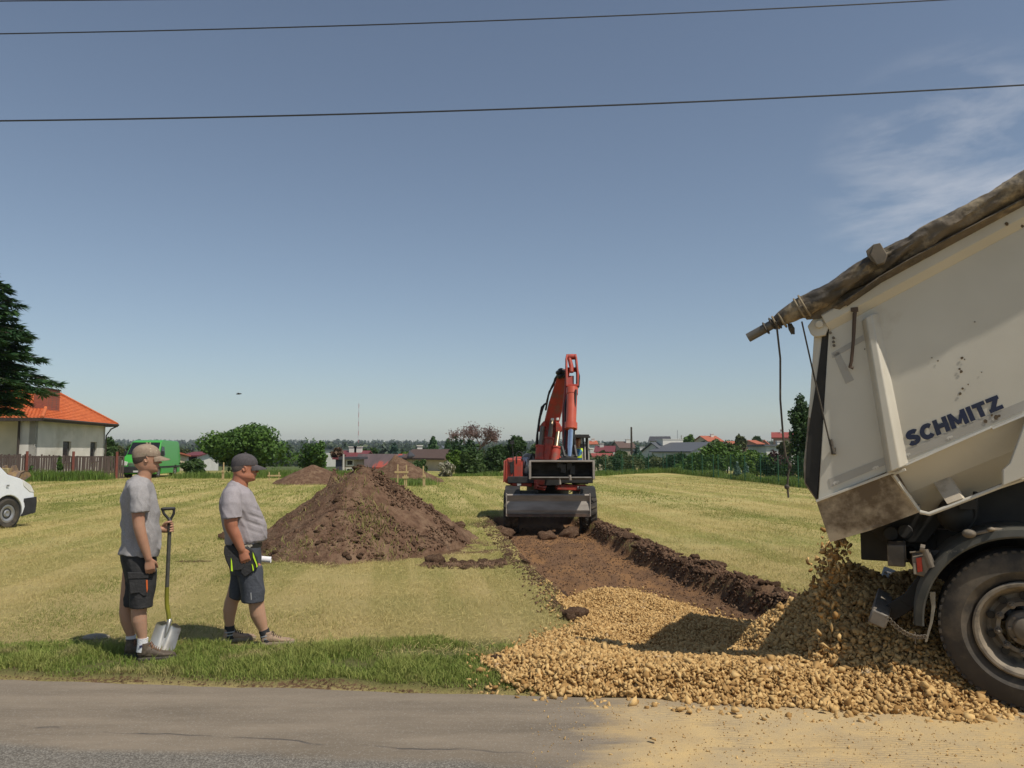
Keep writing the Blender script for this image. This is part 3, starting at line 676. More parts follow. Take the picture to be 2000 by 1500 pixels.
# small pale animal marks on the tape
mk = MB()
for (cx, cy) in ((1772, 889), (1855, 855), (1944, 818), (1710, 914), (1633, 943)):
    s = 5.5; out = [(-1.1, -.35), (-.5, -.75), (.3, -.6), (.9, -.55), (1.2, .05), (1.0, .35), (.75, -.05), (.55, .6), (.3, .6), (.2, .15), (-.3, .1), (-.35, .6), (-.7, .6), (-.75, 0), (-1.25, .15)]
    vs = [tl(cx+x*s, cy+y*s-x*s*.35) for x, y in out]; vs = [v+Vector((0, -.0055, 0)) for v in vs]
    mk.prism(vs, (0, .002, 0))
mk.split('emblem', pm('pale print', (.62, .59, .52), rough=.5), truck)
# lettering
def text_mesh(txt, bold=.02, resol=4):
    cu = bpy.data.curves.new('t', 'FONT'); cu.body = txt; cu.offset = bold; cu.resolution_u = resol; cu.space_character = 1.02
    o = bpy.data.objects.new('t', cu); COL.objects.link(o); dg = bpy.context.evaluated_depsgraph_get(); dg.update()
    me = bpy.data.meshes.new_from_object(o.evaluated_get(dg)); bpy.data.objects.remove(o); return me
def place_text(name, txt, quad, parent, mat, off, bold=.02, shear=0.):
    """quad = bottom left, bottom right, top right, top left in the parent's space"""
    me = text_mesh(txt, bold); co = np.array([v.co[:] for v in me.vertices]); mn, mx_ = co.min(0), co.max(0)
    t = (co-mn)/np.maximum(mx_-mn, 1e-6); q = [np.array(v[:]) for v in quad]; out = []
    for u, v, _ in t: out.append(q[0]*(1-u)*(1-v)+q[1]*u*(1-v)+q[2]*u*v+q[3]*(1-u)*v+np.array(off))
    me.vertices.foreach_set('co', np.array(out, np.float32).ravel()); me.update(); me.name = name
    me.materials.clear(); me.materials.append(mat); o = bpy.data.objects.new(name, me); COL.objects.link(o); o.parent = parent; return o
navy = pm('navy vinyl', (.010, .016, .055), (.014, .020, .045), scale=5, rough=.45)
# heavy block letters drawn as strokes in a unit box (x 0..w, y 0..1)
SW = .295
def stroke(pts, w0=SW):
    """polyline with mitred width as quads"""
    out = []; P_ = [Vector((x, y, 0)) for x, y in pts]; L_, R_ = [], []
    for i, p in enumerate(P_):
        d0 = (P_[i]-P_[i-1]).normalized() if i else (P_[1]-P_[0]).normalized(); d1 = (P_[i+1]-P_[i]).normalized() if i < len(P_)-1 else d0
        n0 = Vector((-d0.y, d0.x, 0)); n1 = Vector((-d1.y, d1.x, 0)); m_ = (n0+n1).normalized(); k = w0/2/max(.4, m_.dot(n0)); L_.append(p+m_*k); R_.append(p-m_*k)
    return [[L_[i], L_[i+1], R_[i+1], R_[i]] for i in range(len(P_)-1)]
def arc(cx, cy, rx, ry, a0, a1, n=10): return [(cx+rx*math.cos(R(a0+(a1-a0)*i/n)), cy+ry*math.sin(R(a0+(a1-a0)*i/n))) for i in range(n+1)]
h_ = SW/2
GL = {'S': (.80, [arc(.40, .70, .27, .165, 20, 270, 12)+arc(.40, .31, .27, .175, 90, -160, 12)[1:]]), 'C': (.84, [arc(.47, .5, .335, .365, 42, 318, 18)]),
      'H': (.88, [[(h_, 0), (h_, 1)], [(.88-h_, 0), (.88-h_, 1)], [(h_, .5), (.88-h_, .5)]]), 'M': (1.10, [[(h_, 0), (h_, 1)], [(1.10-h_, 0), (1.10-h_, 1)], [(.16, 1.0), (.55, .17)], [(.94, 1.0), (.55, .17)]]),
      'I': (.30, [[(.15, 0), (.15, 1)]]), 'T': (.78, [[(0, .875), (.78, .875)], [(.39, 0), (.39, .80)]]), 'Z': (.80, [[(0.02, .875), (.78, .875)], [(.62, .86), (.18, .14)], [(.0, .125), (.80, .125)]])}
lm_ = MB(); xx = 0; tot = sum(GL[c][0] for c in 'SCHMITZ')+.07*6
qd = [tl(1776, 874), tl(1961, 797), tl(1948, 771), tl(1767, 844)]
for ch_ in 'SCHMITZ':
    w_, strokes = GL[ch_]
    for li, st__ in enumerate(strokes):
        for quad in stroke(st__, SW if ch_ != 'M' or li < 2 else .22):
            vs = []
            for p in quad: u, v = (xx+p.x)/tot, min(1, max(0, p.y)); vs.append(qd[0]*(1-u)*(1-v)+qd[1]*u*(1-v)+qd[2]*u*v+qd[3]*(1-u)*v+Vector((0, -.006-.0003*li, 0)))
            lm_.add(vs, [(0, 1, 2, 3)])
    xx += w_+.07
tag(lm_.build('lettering', navy, truck), 'dark blue capital letters on the side wall')
# dirt specks on the paint
sk = MB()
for (x, y, s) in ((1787, 863, 2), (1879, 699, 4), (1884, 702, 2), (1874, 721, 3), (1877, 726, 4), (1880, 759, 3), (1875, 769, 4), (1891, 751, 2), (1820, 699, 2), (1832, 705, 2), (1917, 727, 2), (1689, 682, 2), (1904, 629, 2), (1945, 815, 6), (1925, 822, 5), (1952, 812, 4), (1937, 811, 3), (1995, 446, 4), (1965, 441, 5)):
    vs = [tl(x+math.cos(k*1.05)*s*(.6+.4*random.random()), y+math.sin(k*1.05)*s*(.5+.5*random.random())) for k in range(6)]
    oy = -.062 if y < 500 else -.0065; sk.prism([v+Vector((0, oy, 0)) for v in vs], (0, .002, 0))
sk.split('dirt_speck', pm('dirt', (.12, .085, .05), rough=.9), truck)
# outer ribs low on the side, gussets under the sloping panel
gp = MB(); gp.loft([[p, p+Vector((0, -.09, 0)), p+BD*.16+Vector((0, -.09, 0)), p+BD*.22, ] for p in (tl(2003, 815), tl(1990, 850), tl(1970, 905), tl(1956, 918), tl(1956, 948))])
gp.build('side_bracket', body_white, truck, bevel=.006)
for k, (x, y) in enumerate(((1822, 941), (1905, 905))):
    g2 = MB(); a = tl(x, y, .17); g2.prism([a, tl(x+30, y-12, .17), tl(x+58, y+32, .02), tl(x+28, y+43, .02)], (.02, .02, -.01)) 
    if k == 0: g2.build('gusset', body_dusty, truck)
fr = MB(); fr.tube([tl(1797, 1000, .04), tl(1815, 1004, .03), tl(1847, 992, .03), tl(1952, 951, .03), tl(2010, 932, .03)]+[tl(2010, 932, .03)+BD*4], .014, 8); fr.build('bottom_flange', body_white, truck, smooth=True)
sub = MB()
for yv in (.62, 1.78): sub.beam(B(s1+.1, uf-.20, yv), B(LEN-.2, uf-.20, yv), .12, .36)
for s in np.arange(s1+.3, LEN, .7): sub.beam(B(s, uf-.03, .1), B(s, uf-.03, W-.1), .1, .06)
sub.build('subframe', dark_steel, truck)
# tailgate, hinged at the top, hanging clear of the rear edge
tg = MB(); o1 = [(1590, 656), (1583, 760), (1574, 860), (1569, 910), (1571, 945), (1596, 981), (1607, 960), (1609, 860), (1616, 760), (1624, 656)]
tg.prism([tl(x, y, .06) for x, y in o1], (0, W-.12, 0)); tg.build('tailgate', body_dusty, truck, bevel=.01)
tl1 = MB(); tl1.prism([tl(x, y, .03) for x, y in [(1590, 650), (1583, 760), (1579, 815), (1590, 820), (1598, 760), (1606, 650)]], (0, .03, 0)); tl1.build('tailgate_edge', body_white, truck, bevel=.004)
seal = MB(); seal.prism([tl(x, y, .022) for x, y in [(1608, 645), (1592, 760), (1583, 815), (1575, 880), (1573, 942), (1595, 976), (1606, 860), (1612, 760), (1624, 640)]], (0, .03, 0))
tag(seal.build('rubber_seal', dark_steel, truck), 'dark gap seal between tailgate and side wall')
hb = MB(); hb.prism([tl(x, y, -.02) for x, y in [(1612, 604), (1586, 625), (1577, 637), (1583, 652), (1592, 658), (1612, 655), (1618, 640)]], (0, .07, 0)); hb.tube([tl(1600, 633, -.05), tl(1600, 633, .1)], .03, 12); hb.build('hinge', body_white, truck, bevel=.006)
pt = MB(); pt.prism([tl(x, y, -.012) for x, y in [(1616, 598), (1690, 560), (1760, 552), (1742, 563), (1675, 610), (1622, 640)]], (0, .03, 0)); pt.build('corner_plate', body_white, truck, bevel=.003)
bo = MB()
for (x, y) in ((1622, 603), (1636, 594), (1627, 613), (1622, 650), (1628, 660), (1628, 668), (1629, 675)): c = tl(x, y, -.018); bo.tube([c, c+Vector((0, -.012, 0))], .011, 8)
bo.split('bolt', dusty_steel, truck)
eye = MB(); c = tl(1722, 548, -.02); eye.lathe([(.0, -.02), (.05, -.02), (.055, 0), (.03, .012), (.03, -.004), (0, -.004)], c, (0, -1, 0), 20); eye.build('grommet', dark_steel, truck)
# rolled tarpaulin along the top edge, on a steel tube that sticks out past the rear
YR = -.085
up_ = [(1500, 631), (1526, 607), (1562, 580), (1632, 543), (1677, 514), (1734, 483), (1802, 443), (1866, 409), (1932, 374), (2000, 334)]
dn_ = [(1507, 642), (1530, 636), (1574, 620), (1645, 580), (1715, 540), (1762, 512), (1822, 482), (1880, 450), (1940, 418), (2000, 385)]
def tcen(u, d): a, b__ = tl(*u, YR), tl(*d, YR); return (a+b__)/2, (a-b__).length/2
st = [tcen(u, d) for u, d in zip(up_, dn_)]
cs = [c for c, _ in st]; rs = [r_ for _, r_ in st]; cs.append(cs[-1]+(cs[-1]-cs[-2]).normalized()*4.5); rs.append(rs[-1])
def roll(cs, rs, name):
    # resample finely, then wrinkle
    pts, rad = [], []
    for i in range(len(cs)-1):
        m = 14 if i < len(cs)-2 else 60
        for k in range(m): t = k/m; pts.append(cs[i].lerp(cs[i+1], t)); rad.append(rs[i]*(1-t)+rs[i+1]*t)
    pts.append(cs[-1]); rad.append(rs[-1])
    # smooth
    for _ in range(6):
        pts = [pts[0]]+[(pts[i-1]+pts[i]*2+pts[i+1])/4 for i in range(1, len(pts)-1)]+[pts[-1]]
        rad = [rad[0]]+[(rad[i-1]+rad[i]*2+rad[i+1])/4 for i in range(1, len(rad)-1)]+[rad[-1]]
    mb = MB(); n = 40; rings = []; L = 0
    for i, (p, r_) in enumerate(zip(pts, rad)):
        t = (pts[min(i+1, len(pts)-1)]-pts[max(i-1, 0)]).normalized(); v = Vector((0, 1, 0)); u = t.cross(v).normalized(); v = u.cross(t)
        if i: L += (p-pts[i-1]).length
        ang = np.arange(n)*2*np.pi/n; tw = ang+L*2.2
        wk = .55+.9*math.exp(-((L-1.0)/.6)**2); fac = 1+wk*(.16*(1-np.abs(((tw*1.0/np.pi+.35*np.sin(L*6)) % 2)-1)*2)**3+.20*(.5-np.abs(fbm(np.cos(ang)*1.3+L*2.2, np.sin(ang)*1.3+L*3.6, np.full(n, L*1.5), o=4))*2.6))-.05
        rings.append([p-u*(math.cos(a)*r_*f_)+v*(math.sin(a)*r_*f_*1.12) for a, f_ in zip(ang, fac)])
    mb.loft(rings); return mb.build(name, tarp_mat, truck, smooth=True, sharp=60)
tag(roll(cs, rs, 'rolled_tarpaulin'), 'stained brown tarpaulin rolled up along the top edge')
pole = MB(); a, b__ = tl(1461, 660, YR), tl(1560, 605, YR); pole.tube([a, b__], .036, 18, cap=False); pole.tube([b__, a], .030, 18, cap=False)
pole.build('roll_tube', pm('grey tube', (.16, .145, .12), (.11, .10, .085), scale=12, rough=.5, metal=.3), truck, smooth=True)
fl_ = MB(); fl_.loft([[tl(*p, YR-.02) for p in ((1650, 586), (1718, 541), (1722, 545), (1655, 592))], [tl(*p, YR+.1) for p in ((1600, 618), (1690, 570), (1700, 575), (1620, 622))]]); 
fl_.prism([tl(x, y, -.04) for x, y in [(1560, 606), (1600, 588), (1650, 562), (1720, 522), (1780, 492), (1780, 515), (1722, 552), (1650, 596), (1600, 622), (1575, 624)]], (0, .02, 0))
fl_.prism([tl(x, y, .0) for x, y in [(1578, 622), (1640, 586), (1720, 544), (1726, 546), (1648, 602), (1622, 612), (1600, 608)]], (0, .02, 0))
dx_ = (cs[-2]-cs[-3]).normalized()
rowA = [tl(x, y, -.16) for x, y in ((1648, 590), (1716, 543), (1762, 515), (1860, 462), (2000, 389))]; rowB = [tl(x, y, -.060) for x, y in ((1655, 598), (1722, 552), (1768, 527), (1866, 474), (2000, 402))]
rowA.append(rowA[-1]+dx_*4.5); rowB.append(rowB[-1]+dx_*4.5)
fl_.loft([[a, b, b+Vector((0, .012, .012)), a+Vector((0, .012, .012))] for a, b in zip(rowA, rowB)])
tag(fl_.build('tarpaulin_skirt', tarp_mat, truck), 'dark hanging edge of the tarpaulin')
bd = MB()
for (x, y, rr) in ((1561, 602, .078), (1571, 597, .085), (1515, 630, .05), (1528, 625, .058)):
    p = tl(x, y, YR); t = (cs[4]-cs[1]).normalized(); bd.lathe([(rr, -.008), (rr+.008, -.006), (rr+.010, .0), (rr+.008, .006), (rr, .008)], p, t, 28, close=True)
bd.build('strap', pm('dusty strap', (.30, .24, .155), (.2, .16, .1), scale=15, rough=.8), truck, smooth=True)
stp = MB(); stp.prism([tl(x, y, -.25) for x, y in [(1706, 477), (1719, 474), (1733, 497), (1727, 513), (1713, 517), (1700, 498)]], (0, .05, 0)); stp.prism([tl(x, y, -.22) for x, y in [(1691, 490), (1707, 476), (1715, 517), (1700, 506)]], (0, .2, 0)); stp.beam(tl(1708, 500, -.1), tl(1722, 552, -.03), .05, .03)
stp.build('roll_stop', dusty_steel, truck, bevel=.004)
rp = MB(); rp.tube([tl(1516, 628, YR-.06), tl(1524, 700, -.05), tl(1524, 780, -.05), tl(1530, 859, -.05), tl(1535, 892, -.05), tl(1543, 910, -.05), tl(1539, 930, -.05), tl(1538, 950, -.05), tl(1540, 972, -.05)], .0075, 6)
rp.ell(tl(1537, 951, -.05), (.02, .02, .02), n=8, m=6); rp.ell(tl(1543, 909, -.05), (.014, .014, .02), n=8, m=6)
for (x, y) in ((1545, 648), (1549, 640)): rp.tube([tl(x-5, 632, -.06), tl(x-1, 642, -.07), tl(x+2, 653, -.06)], [.008, .016, .006], 6)
for (x, y) in ((1508, 636), (1496, 645), (1520, 634)): rp.lathe([(.045, -.008), (.055, 0), (.045, .008), (.04, 0)], tl(x, y-4, YR), (cs[4]-cs[1]).normalized(), 16, close=True)
rp.build('rope', rope_mat, truck, smooth=True)
cb = MB(); cb.tube([tl(1566, 628, -.06), tl(1590, 735, -.05), tl(1622, 870, -.03)], .006, 6); cb.tube([tl(1622, 858, -.03), tl(1628, 886, -.03)], [.012, .016], 8); cb.box(tl(1628, 881, -.015), (.03, .02, .05)); cb.build('cable', rope_mat, truck, smooth=True)
hk = MB(); hk.tube([tl(1669, 603, -.05), tl(1670, 610, -.05), tl(1667, 660, -.06), tl(1663, 705, -.05), tl(1660, 717, -.04), tl(1667, 719, -.04)], .012, 8); hk.tube([tl(1667, 612, -.05), tl(1664, 700, -.055)], .007, 6)
hk.box(tl(1669, 605, -.04), (.05, .04, .03)); hk.build('tie_strap', pm('brown strap', (.10, .065, .045), rough=.7), truck, smooth=True)
# ---------------------------------------------------------------- chassis
hub = tl(2008, 1233); zh = hub.z; Rw = zh+.0
cxh = hub.x
cs_ = MB()
for yv in (.78, 1.56): cs_.box((2.6+cxh-.35, yv, zh+.45), (6.6, .09, .27))
for xv in (-.55, .3, 1.3, 2.6, 4.2): cs_.box((cxh+xv, 1.17, zh+.45), (.1, .9, .2))
cs_.prism([Vector((cxh-.1, 1.0, zh+.5)), Vector((cxh+3.9, 1.0, zh+.5)), Vector((cxh+3.9, 1.0, zh+1.55)), Vector((cxh+.5, 1.0, zh+.78))], (0, .35, 0))
cs_.tube([(cxh+2.2, .25, zh+.15), (cxh+3.6, .25, zh+.15)], .22, 18)
cs_.build('chassis_frame', dark_steel, truck, bevel=.01)
piv = MB()
for yv in (.62, 1.78): piv.prism([tl(x, y, yv) for x, y in [(1700, 1035), (1790, 985), (1830, 960), (1850, 1010), (1810, 1060), (1720, 1058)]], (0, .05, 0))
for (x, y) in ((1740, 1042), (1768, 1038)): piv.tube([tl(x, y, .5), tl(x, y, 2.)], .055, 16)
pc = tl(1868, 1005, .35); piv.ell(pc, (.13, .12, .13), n=16, m=10); piv.tube([tl(1905, 960, .3), tl(1906, 1010, .3), tl(1890, 1035, .3), tl(1860, 1032, .3)], .018, 8)
piv.build('tipping_hinge', dark_steel, truck, bevel=.006, smooth=True)
rmb = MB(); rmb.box((cxh-.78, 1.25, zh+.42), (.12, 2.0, .16)); rmb.build('rear_crossbeam', dusty_steel, truck, bevel=.01)
up = MB(); up.box(tl(1716, 1213, 1.2)+Vector((0, 0, 0)), (.001, .001, .001)) if False else None
ba, bb = tl(1716, 1211, -.02), tl(1716, 1211, -.02)+Vector((0, 2.45, 0))
up.box((ba+bb)/2, (.12, 2.4, .105), Matrix.Rotation(R(20), 3, 'Y')); up.build('underrun_bar', pm('grimy grey bar', (.22, .19, .15), (.12, .10, .08), scale=6, rough=.6), truck, bevel=.012)
br = MB()
for yv in (.35, 1.95):
    br.beam(tl(1725, 1205, yv-.0), tl(1790, 1165, yv), .02, .12); br.beam(tl(1770, 1180, yv), tl(1815, 1120, yv), .03, .1)
    br.beam(tl(1815, 1130, yv), Vector((cxh-.7, yv+.4, zh+.4)), .05, .1)
br.split('bumper_bracket', dark_steel, truck, groups=3, bevel=.005)
lamp = thing  # (lamps are parts of the truck)
for yv in (.0, 2.12):
    lb = MB(); lb.prism([tl(x, y, .0) for x, y in [(1781, 1089), (1818, 1082), (1825, 1098), (1822, 1122), (1808, 1127), (1784, 1122)]], (0, .35, 0))
    l0 = lb.build('lamp_housing', dusty_steel, truck, bevel=.008)
    rl = MB(); rl.prism([tl(x, y, -.012) for x, y in [(1789, 1090), (1800, 1088), (1802, 1116), (1792, 1118)]], (0, .03, 0))
    rl.add([v for v in ()], [])
    t1 = rl.build('rear_light', pm('red lens', (.50, .035, .018), (.42, .03, .015), scale=30, rough=.22, spec=.6), truck, bevel=.003)
    lo_ = MB(); lo_.prism([tl(x, y, -.014) for x, y in [(1784, 1100), (1788, 1100), (1790, 1121), (1785, 1121)]], (0, .02, 0)); t2 = lo_.build('side_reflector', pm('pale lens', (.45, .40, .30), rough=.3), truck)
    if yv:
        for t in (l0, t1, t2): t.location.y = yv
pin = MB(); pin.tube([tl(1797, 1070, -.03), tl(1806, 1072, -.03)], .028, 10); pin.tube([tl(1806, 1074, -.03), tl(1819, 1108, -.03)], .022, 10); pin.tube([tl(1777, 1079, -.01), tl(1812, 1076, .0)], .006, 6); pin.build('latch_cylinder', dusty_steel, truck, smooth=True)
pl = MB(); pl.prism([tl(x, y, .3) for x, y in [(1818, 1076), (1856, 1072), (1850, 1086), (1846, 1092), (1826, 1090)]], (0, .02, 0)); pl.build('mounting_plate', dusty_steel, truck)
chn = MB(); A1, A2 = tl(1732, 1204, -.05), tl(1808, 1243, -.03); nL = 22
for k in range(nL):
    t = (k+.5)/nL; p = A1.lerp(A2, t)+Vector((0, 0, -.05*4*t*(1-t))); d = (A2-A1).normalized(); ax = Vector((0, 1, 0)) if k % 2 else Vector((0, 0, 1)).cross(Vector((1, 0, 0)))+Vector((0, .3, 1))
    chn.lathe([(.013, -.0028), (.017, 0), (.013, .0028), (.010, 0)], p, ax, 8, close=True)
chn.tube([tl(1787, 1235, -.03), tl(1788, 1258, -.03)], .004, 5); chn.build('chain', dusty_steel, truck, smooth=True)
mf = MB(); mf.loft([[tl(x, y, yv) for x, y in ((xa, ya), (xb, ya))]+[tl(x, y, yv+.32) for x, y in ((xb, ya), (xa, ya))] for (xa, xb, ya, yv) in ((1815, 1827, 1156, .03), (1819, 1827, 1185, .03), (1816, 1822, 1215, .03), (1810, 1815, 1238, .03), (1806, 1811, 1254, .03))])
tag(mf.build('mudflap', pm('sun bleached rubber', (.30, .27, .21), (.2, .18, .14), scale=8, rough=.8), truck, bevel=.002), 'bent pale mudflap')
vm = MB(); vm.prism([tl(x, y, .06) for x, y in [(1787, 1193), (1797, 1199), (1786, 1218), (1783, 1217), (1791, 1200), (1785, 1196)]], (0, .01, 0)); vm.build('angle_mark', pm('pale tag', (.35, .32, .26), rough=.6), truck)
# ---------------------------------------------------------------- wheels and fender
def wheel(cx, near=True):
    """twin rear wheel, hub face towards -y (near) ; returned as part 'wheel' with sub-parts"""
    sgn = 1 if near else -1; y0 = .0 if near else W
    def ax(h): return y0+sgn*h
    c = Vector((cx, 0, zh)); rimR = Rw*.565
    t = MB()
    prof = [(rimR+.015, .06), (rimR+.045, .022), (rimR+.085, .004), (Rw-.14, .0), (Rw-.08, .010), (Rw-.035, .022), (Rw-.012, .034), (Rw-.002, .055)]
    for k in range(3): prof += [(Rw, .075+k*.075), (Rw, .115+k*.075), (Rw-.016, .118+k*.075), (Rw-.016, .130+k*.075)]
    prof += [(Rw, .30), (Rw-.03, .335), (rimR+.05, .33), (rimR+.015, .30)]
    t.lathe([(r_, -h*sgn) for r_, h in prof], Vector((cx, y0, zh)), (0, -1, 0), 72, close=True)
    w_ = t.build('wheel', rubber, truck, smooth=True, sharp=28)
    lug = MB()
    for k in range(60):
        a = k*2*math.pi/60; u = Vector((math.cos(a), 0, math.sin(a)))
        p = Vector((cx, y0, zh))+u*(Rw-.012); M = Matrix((u.cross(Vector((0, 1, 0))), Vector((0, 1, 0)), u)).transposed()
        lug.box(p+Vector((0, sgn*.045, 0)), (.03, .045, .018), M)
    lug.build('tread_block', rubber, w_)
    rm = MB()
    rp_ = [(rimR+.012, .055), (rimR+.022, .018), (rimR+.010, .004), (rimR-.008, .006), (rimR-.016, .03), (rimR-.028, .05), (rimR-.045, .11), (rimR-.06, .15), (rimR-.075, .17), (rimR-.10, .165), (rimR-.135, .115), (.175, .095), (.150, .095), (.150, .13), (rimR-.10, .21), (rimR-.03, .2), (rimR+.0, .09)]
    rm.lathe([(r_, -h*sgn) for r_, h in rp_], Vector((cx, y0, zh)), (0, -1, 0), 64, close=True)
    r_o = rm.build('rim', pm('dusty rim paint', (.26, .215, .155), (.15, .125, .095), scale=8, rough=.65, c3=(.07, .06, .05), s3=7, t3=(.5, .66)), w_, smooth=True, sharp=30)
    hl = MB()
    for k in range(10):                                      # hand holes
        a = (k+.5)*2*math.pi/10; u = Vector((math.cos(a), 0, math.sin(a))); rr = rimR-.088
        hl.tube([Vector((cx, y0+sgn*.135, zh))+u*rr, Vector((cx, y0+sgn*.150, zh))+u*rr], .026, 10)
    hl.split('hand_hole', dark_steel, w_)
    nu = MB()
    for k in range(10):
        a = k*2*math.pi/10+.17; u = Vector((math.cos(a), 0, math.sin(a))); p = Vector((cx, y0+sgn*.098, zh))+u*.1675
        nu.tube([p, p-Vector((0, sgn*.012, 0))], .026, 12); nu.tube([p-Vector((0, sgn*.012, 0)), p-Vector((0, sgn*.042, 0))], [.021, .019], 6); nu.ell(p-Vector((0, sgn*.046, 0)), (.011, .012, .011), n=8, m=6)
    nu.split('wheel_nut', dusty_steel, w_, groups=3, smooth=True)
    hb = MB(); hb.lathe([(0, .02), (.06, .02), (.075, .03), (.085, .06), (.11, .075), (.118, .095), (.118, .14), (0, .14)], Vector((cx, y0, zh)), (0, sgn, 0), 32)
    for k in range(8):
        a = k*2*math.pi/8; p = Vector((cx+math.cos(a)*.098, y0+sgn*.07, zh+math.sin(a)*.098)); hb.tube([p, p-Vector((0, sgn*.022, 0))], .010, 6)
    hb.build('hub_cap', dusty_steel, w_, smooth=True)
    return w_
for k, (cx, near) in enumerate(((cxh, True), (cxh+1.36, True), (cxh, False), (cxh+1.36, False))): wheel(cx, near)
axm = MB()
for xx in (cxh, cxh+1.36): axm.tube([(xx, .3, zh), (xx, W-.3, zh)], .07, 14); axm.ell((xx, W/2, zh), (.2, .16, .2)); 
axm.build('axle', dark_steel, truck, smooth=True)
fe = MB(); Rf = Rw+.085; A0, A1_ = R(192), R(22)
na = 40; rings = []
fc = Vector((cxh, 0, zh))
def fpt(a, r_, y): return Vector((cxh+math.cos(a)*r_, y, zh+math.sin(a)*r_))
for k in range(na+1):
    a = R(180)-(R(150))*k/na+R(2)
    rings.append([fpt(a, Rf, -.03), fpt(a, Rf+.012, -.036), fpt(a, Rf+.055, -.025), fpt(a, Rf+.066, .0), fpt(a, Rf+.066, .62), fpt(a, Rf+.056, .62), fpt(a, Rf+.05, .005), fpt(a, Rf+.014, -.005)])
fe.loft(rings); fe.build('mudguard', fend_plastic, truck, smooth=True, sharp=40)
bl_ = MB(); c = tl(1893, 1042, -.02); bl_.ell(c, (.045, .05, .032)); bl_.tube([c+Vector((.03, 0, 0)), c+Vector((.16, .02, .03)), c+Vector((.3, .04, .02))], [.012, .016, .01], 8); bl_.ell(c+Vector((.13, 0, .035)), (.025, .03, .015)); bl_.build('guard_bracket', dusty_steel, truck, smooth=True)
# stones still inside the body, sliding out: one slope of fill
rg = np.random.default_rng(3); n = 2600
ss = rg.uniform(s1+.1, 3.2, n); yv = rg.uniform(IN+.15, W-IN-.15, n); uu = uf+.10+rg.uniform(0, .10, n)
P_ = np.array(rb[:])+np.outer(ss, BD)+np.outer(uu, BU)+np.outer(yv, (0, 1, 0))
V, Fc, T = stones(P_, rg.uniform(.02, .045, n), rg)
ld = npmesh('stone_load', V, Fc, stone_mat, None, False, {'tint': ('FACE', T)}); ld.matrix_world = TF.M.copy()
tag(ld, 'yellow stones sliding out of the raised tipper body', 'gravel', kind='stuff')
# ---------------------------------------------------------------- falling stones, each on its own
fr_ = np.random.default_rng(9)
NF = 290; protos = []
for k in range(8):
    V, Fc = SP[k]; V = V*.034; protos.append(V)
zl = tl(1622, 1055, .2).z
for i in range(NF):
    t = fr_.random()**.8; wv = fr_.uniform(.12, 1.9)
    px_ = 1640-36*t+fr_.normal()*13-fr_.exponential(7)+6; 
    top = tl(px_, 1010 if i % 6 == 0 else 1040, wv)
    base = TF.M @ tl(px_, 1060, wv); gz = float(gravel_z(base.x, base.y))
    z0 = top.z-(0 if wv < .3 else .04); zz = gz+.02+(z0-gz)*(1-t)
    p = TF.M @ Vector((tl(px_, 1060, wv).x, wv, 0)); 
    V = protos[i % 8]
    if i < 8:
        o = npmesh('falling_stone', V, SP[i][1], stone_mat, None, False, {'tint': ('FACE', np.full(len(SP[i][1]), fr_.random()))}); fp = fp+[o] if i else [o]
        tag(o, 'yellow stone falling in the stream from the tipper tail into the heap', 'stone', 'stones falling from the tipper')
    else:
        o = fp[i % 8].copy(); COL.objects.link(o)
    o.location = (p.x, p.y, zz); o.rotation_euler = tuple(fr_.uniform(0, 6.28, 3)); s = fr_.uniform(.45, .95); o.scale = (s, s, s)
# loose stones on the road
lab = [(1437, 1391, 1.1, 'stone lying alone on the dusty road between the gravel edge and the bottom of the picture', 'loose stone nearest the middle of the dusty road'),
       (1275, 1447, .6, '', 'tiny dark stone low on the sandy road, nearest the camera'), (1329, 1387, .9, '', 'loose stone on the dust just in front of the gravel, left of its neighbours'), (1083, 1362, 1.2, '', 'pale loose stone at the tar edge, leftmost of the strays'),
       (1608, 1389, .8, '', 'small loose stone on the dust below the gravel rim, right of centre'), (1750, 1390, 1.3, '', 'larger stray stone with a shadow, below the gravel tail towards the tyre'), (1865, 1396, 1.3, '', 'stray stone nearest the truck tyre'), (1345, 1390, 1.0, '', 'rounded stone right at the foot of the gravel edge')]
for i, (x, y, s, _, lb) in enumerate(lab):
    p = G(x, y, .0); k = i % 8; o = npmesh('loose_stone', protos[k]*s, SP[k][1], stone_mat, None, False, {'tint': ('FACE', np.full(len(SP[k][1]), fr_.random()))})
    o.location = (p.x, p.y, .012*s); o.rotation_euler = (0, 0, fr_.uniform(0, 6)); tag(o, lb, 'stone', 'loose stones on the road')
# ================================================================ PEOPLE
skin = pm('lightly tanned skin', (.42, .235, .15), (.37, .19, .12), scale=9, rough=.52, bump=.05, bscale=120, sss=.12, spec=.35)  # the skin's own tone, varied by noise
skin_red = pm('tanned skin', (.42, .18, .105), (.34, .135, .08), scale=9, rough=.5, bump=.06, bscale=120, sss=.12, spec=.35)
def leg_pale(m, zt, colr):
    # arms and face are tanned, legs are paler
    nt_ = m.node_tree; n, l = nt_.nodes, nt_.links; b = n['Principled BSDF']; src = b.inputs['Base Color'].links[0].from_socket
    t = n.new('ShaderNodeTexCoord'); sp_ = n.new('ShaderNodeSeparateXYZ'); l.new(t.outputs['Object'], sp_.inputs[0]); mr = n.new('ShaderNodeMapRange'); mr.inputs[1].default_value = zt+.08; mr.inputs[2].default_value = zt; l.new(sp_.outputs[2], mr.inputs[0])
    mx = n.new('ShaderNodeMix'); mx.data_type = 'RGBA'; l.new(mr.outputs[0], mx.inputs[0]); l.new(src, mx.inputs[6]); mx.inputs[7].default_value = c4(colr); l.new(mx.outputs[2], b.inputs['Base Color'])
leg_pale(skin_red, .6, (.44, .255, .165)); leg_pale(skin, .6, (.40, .235, .155))
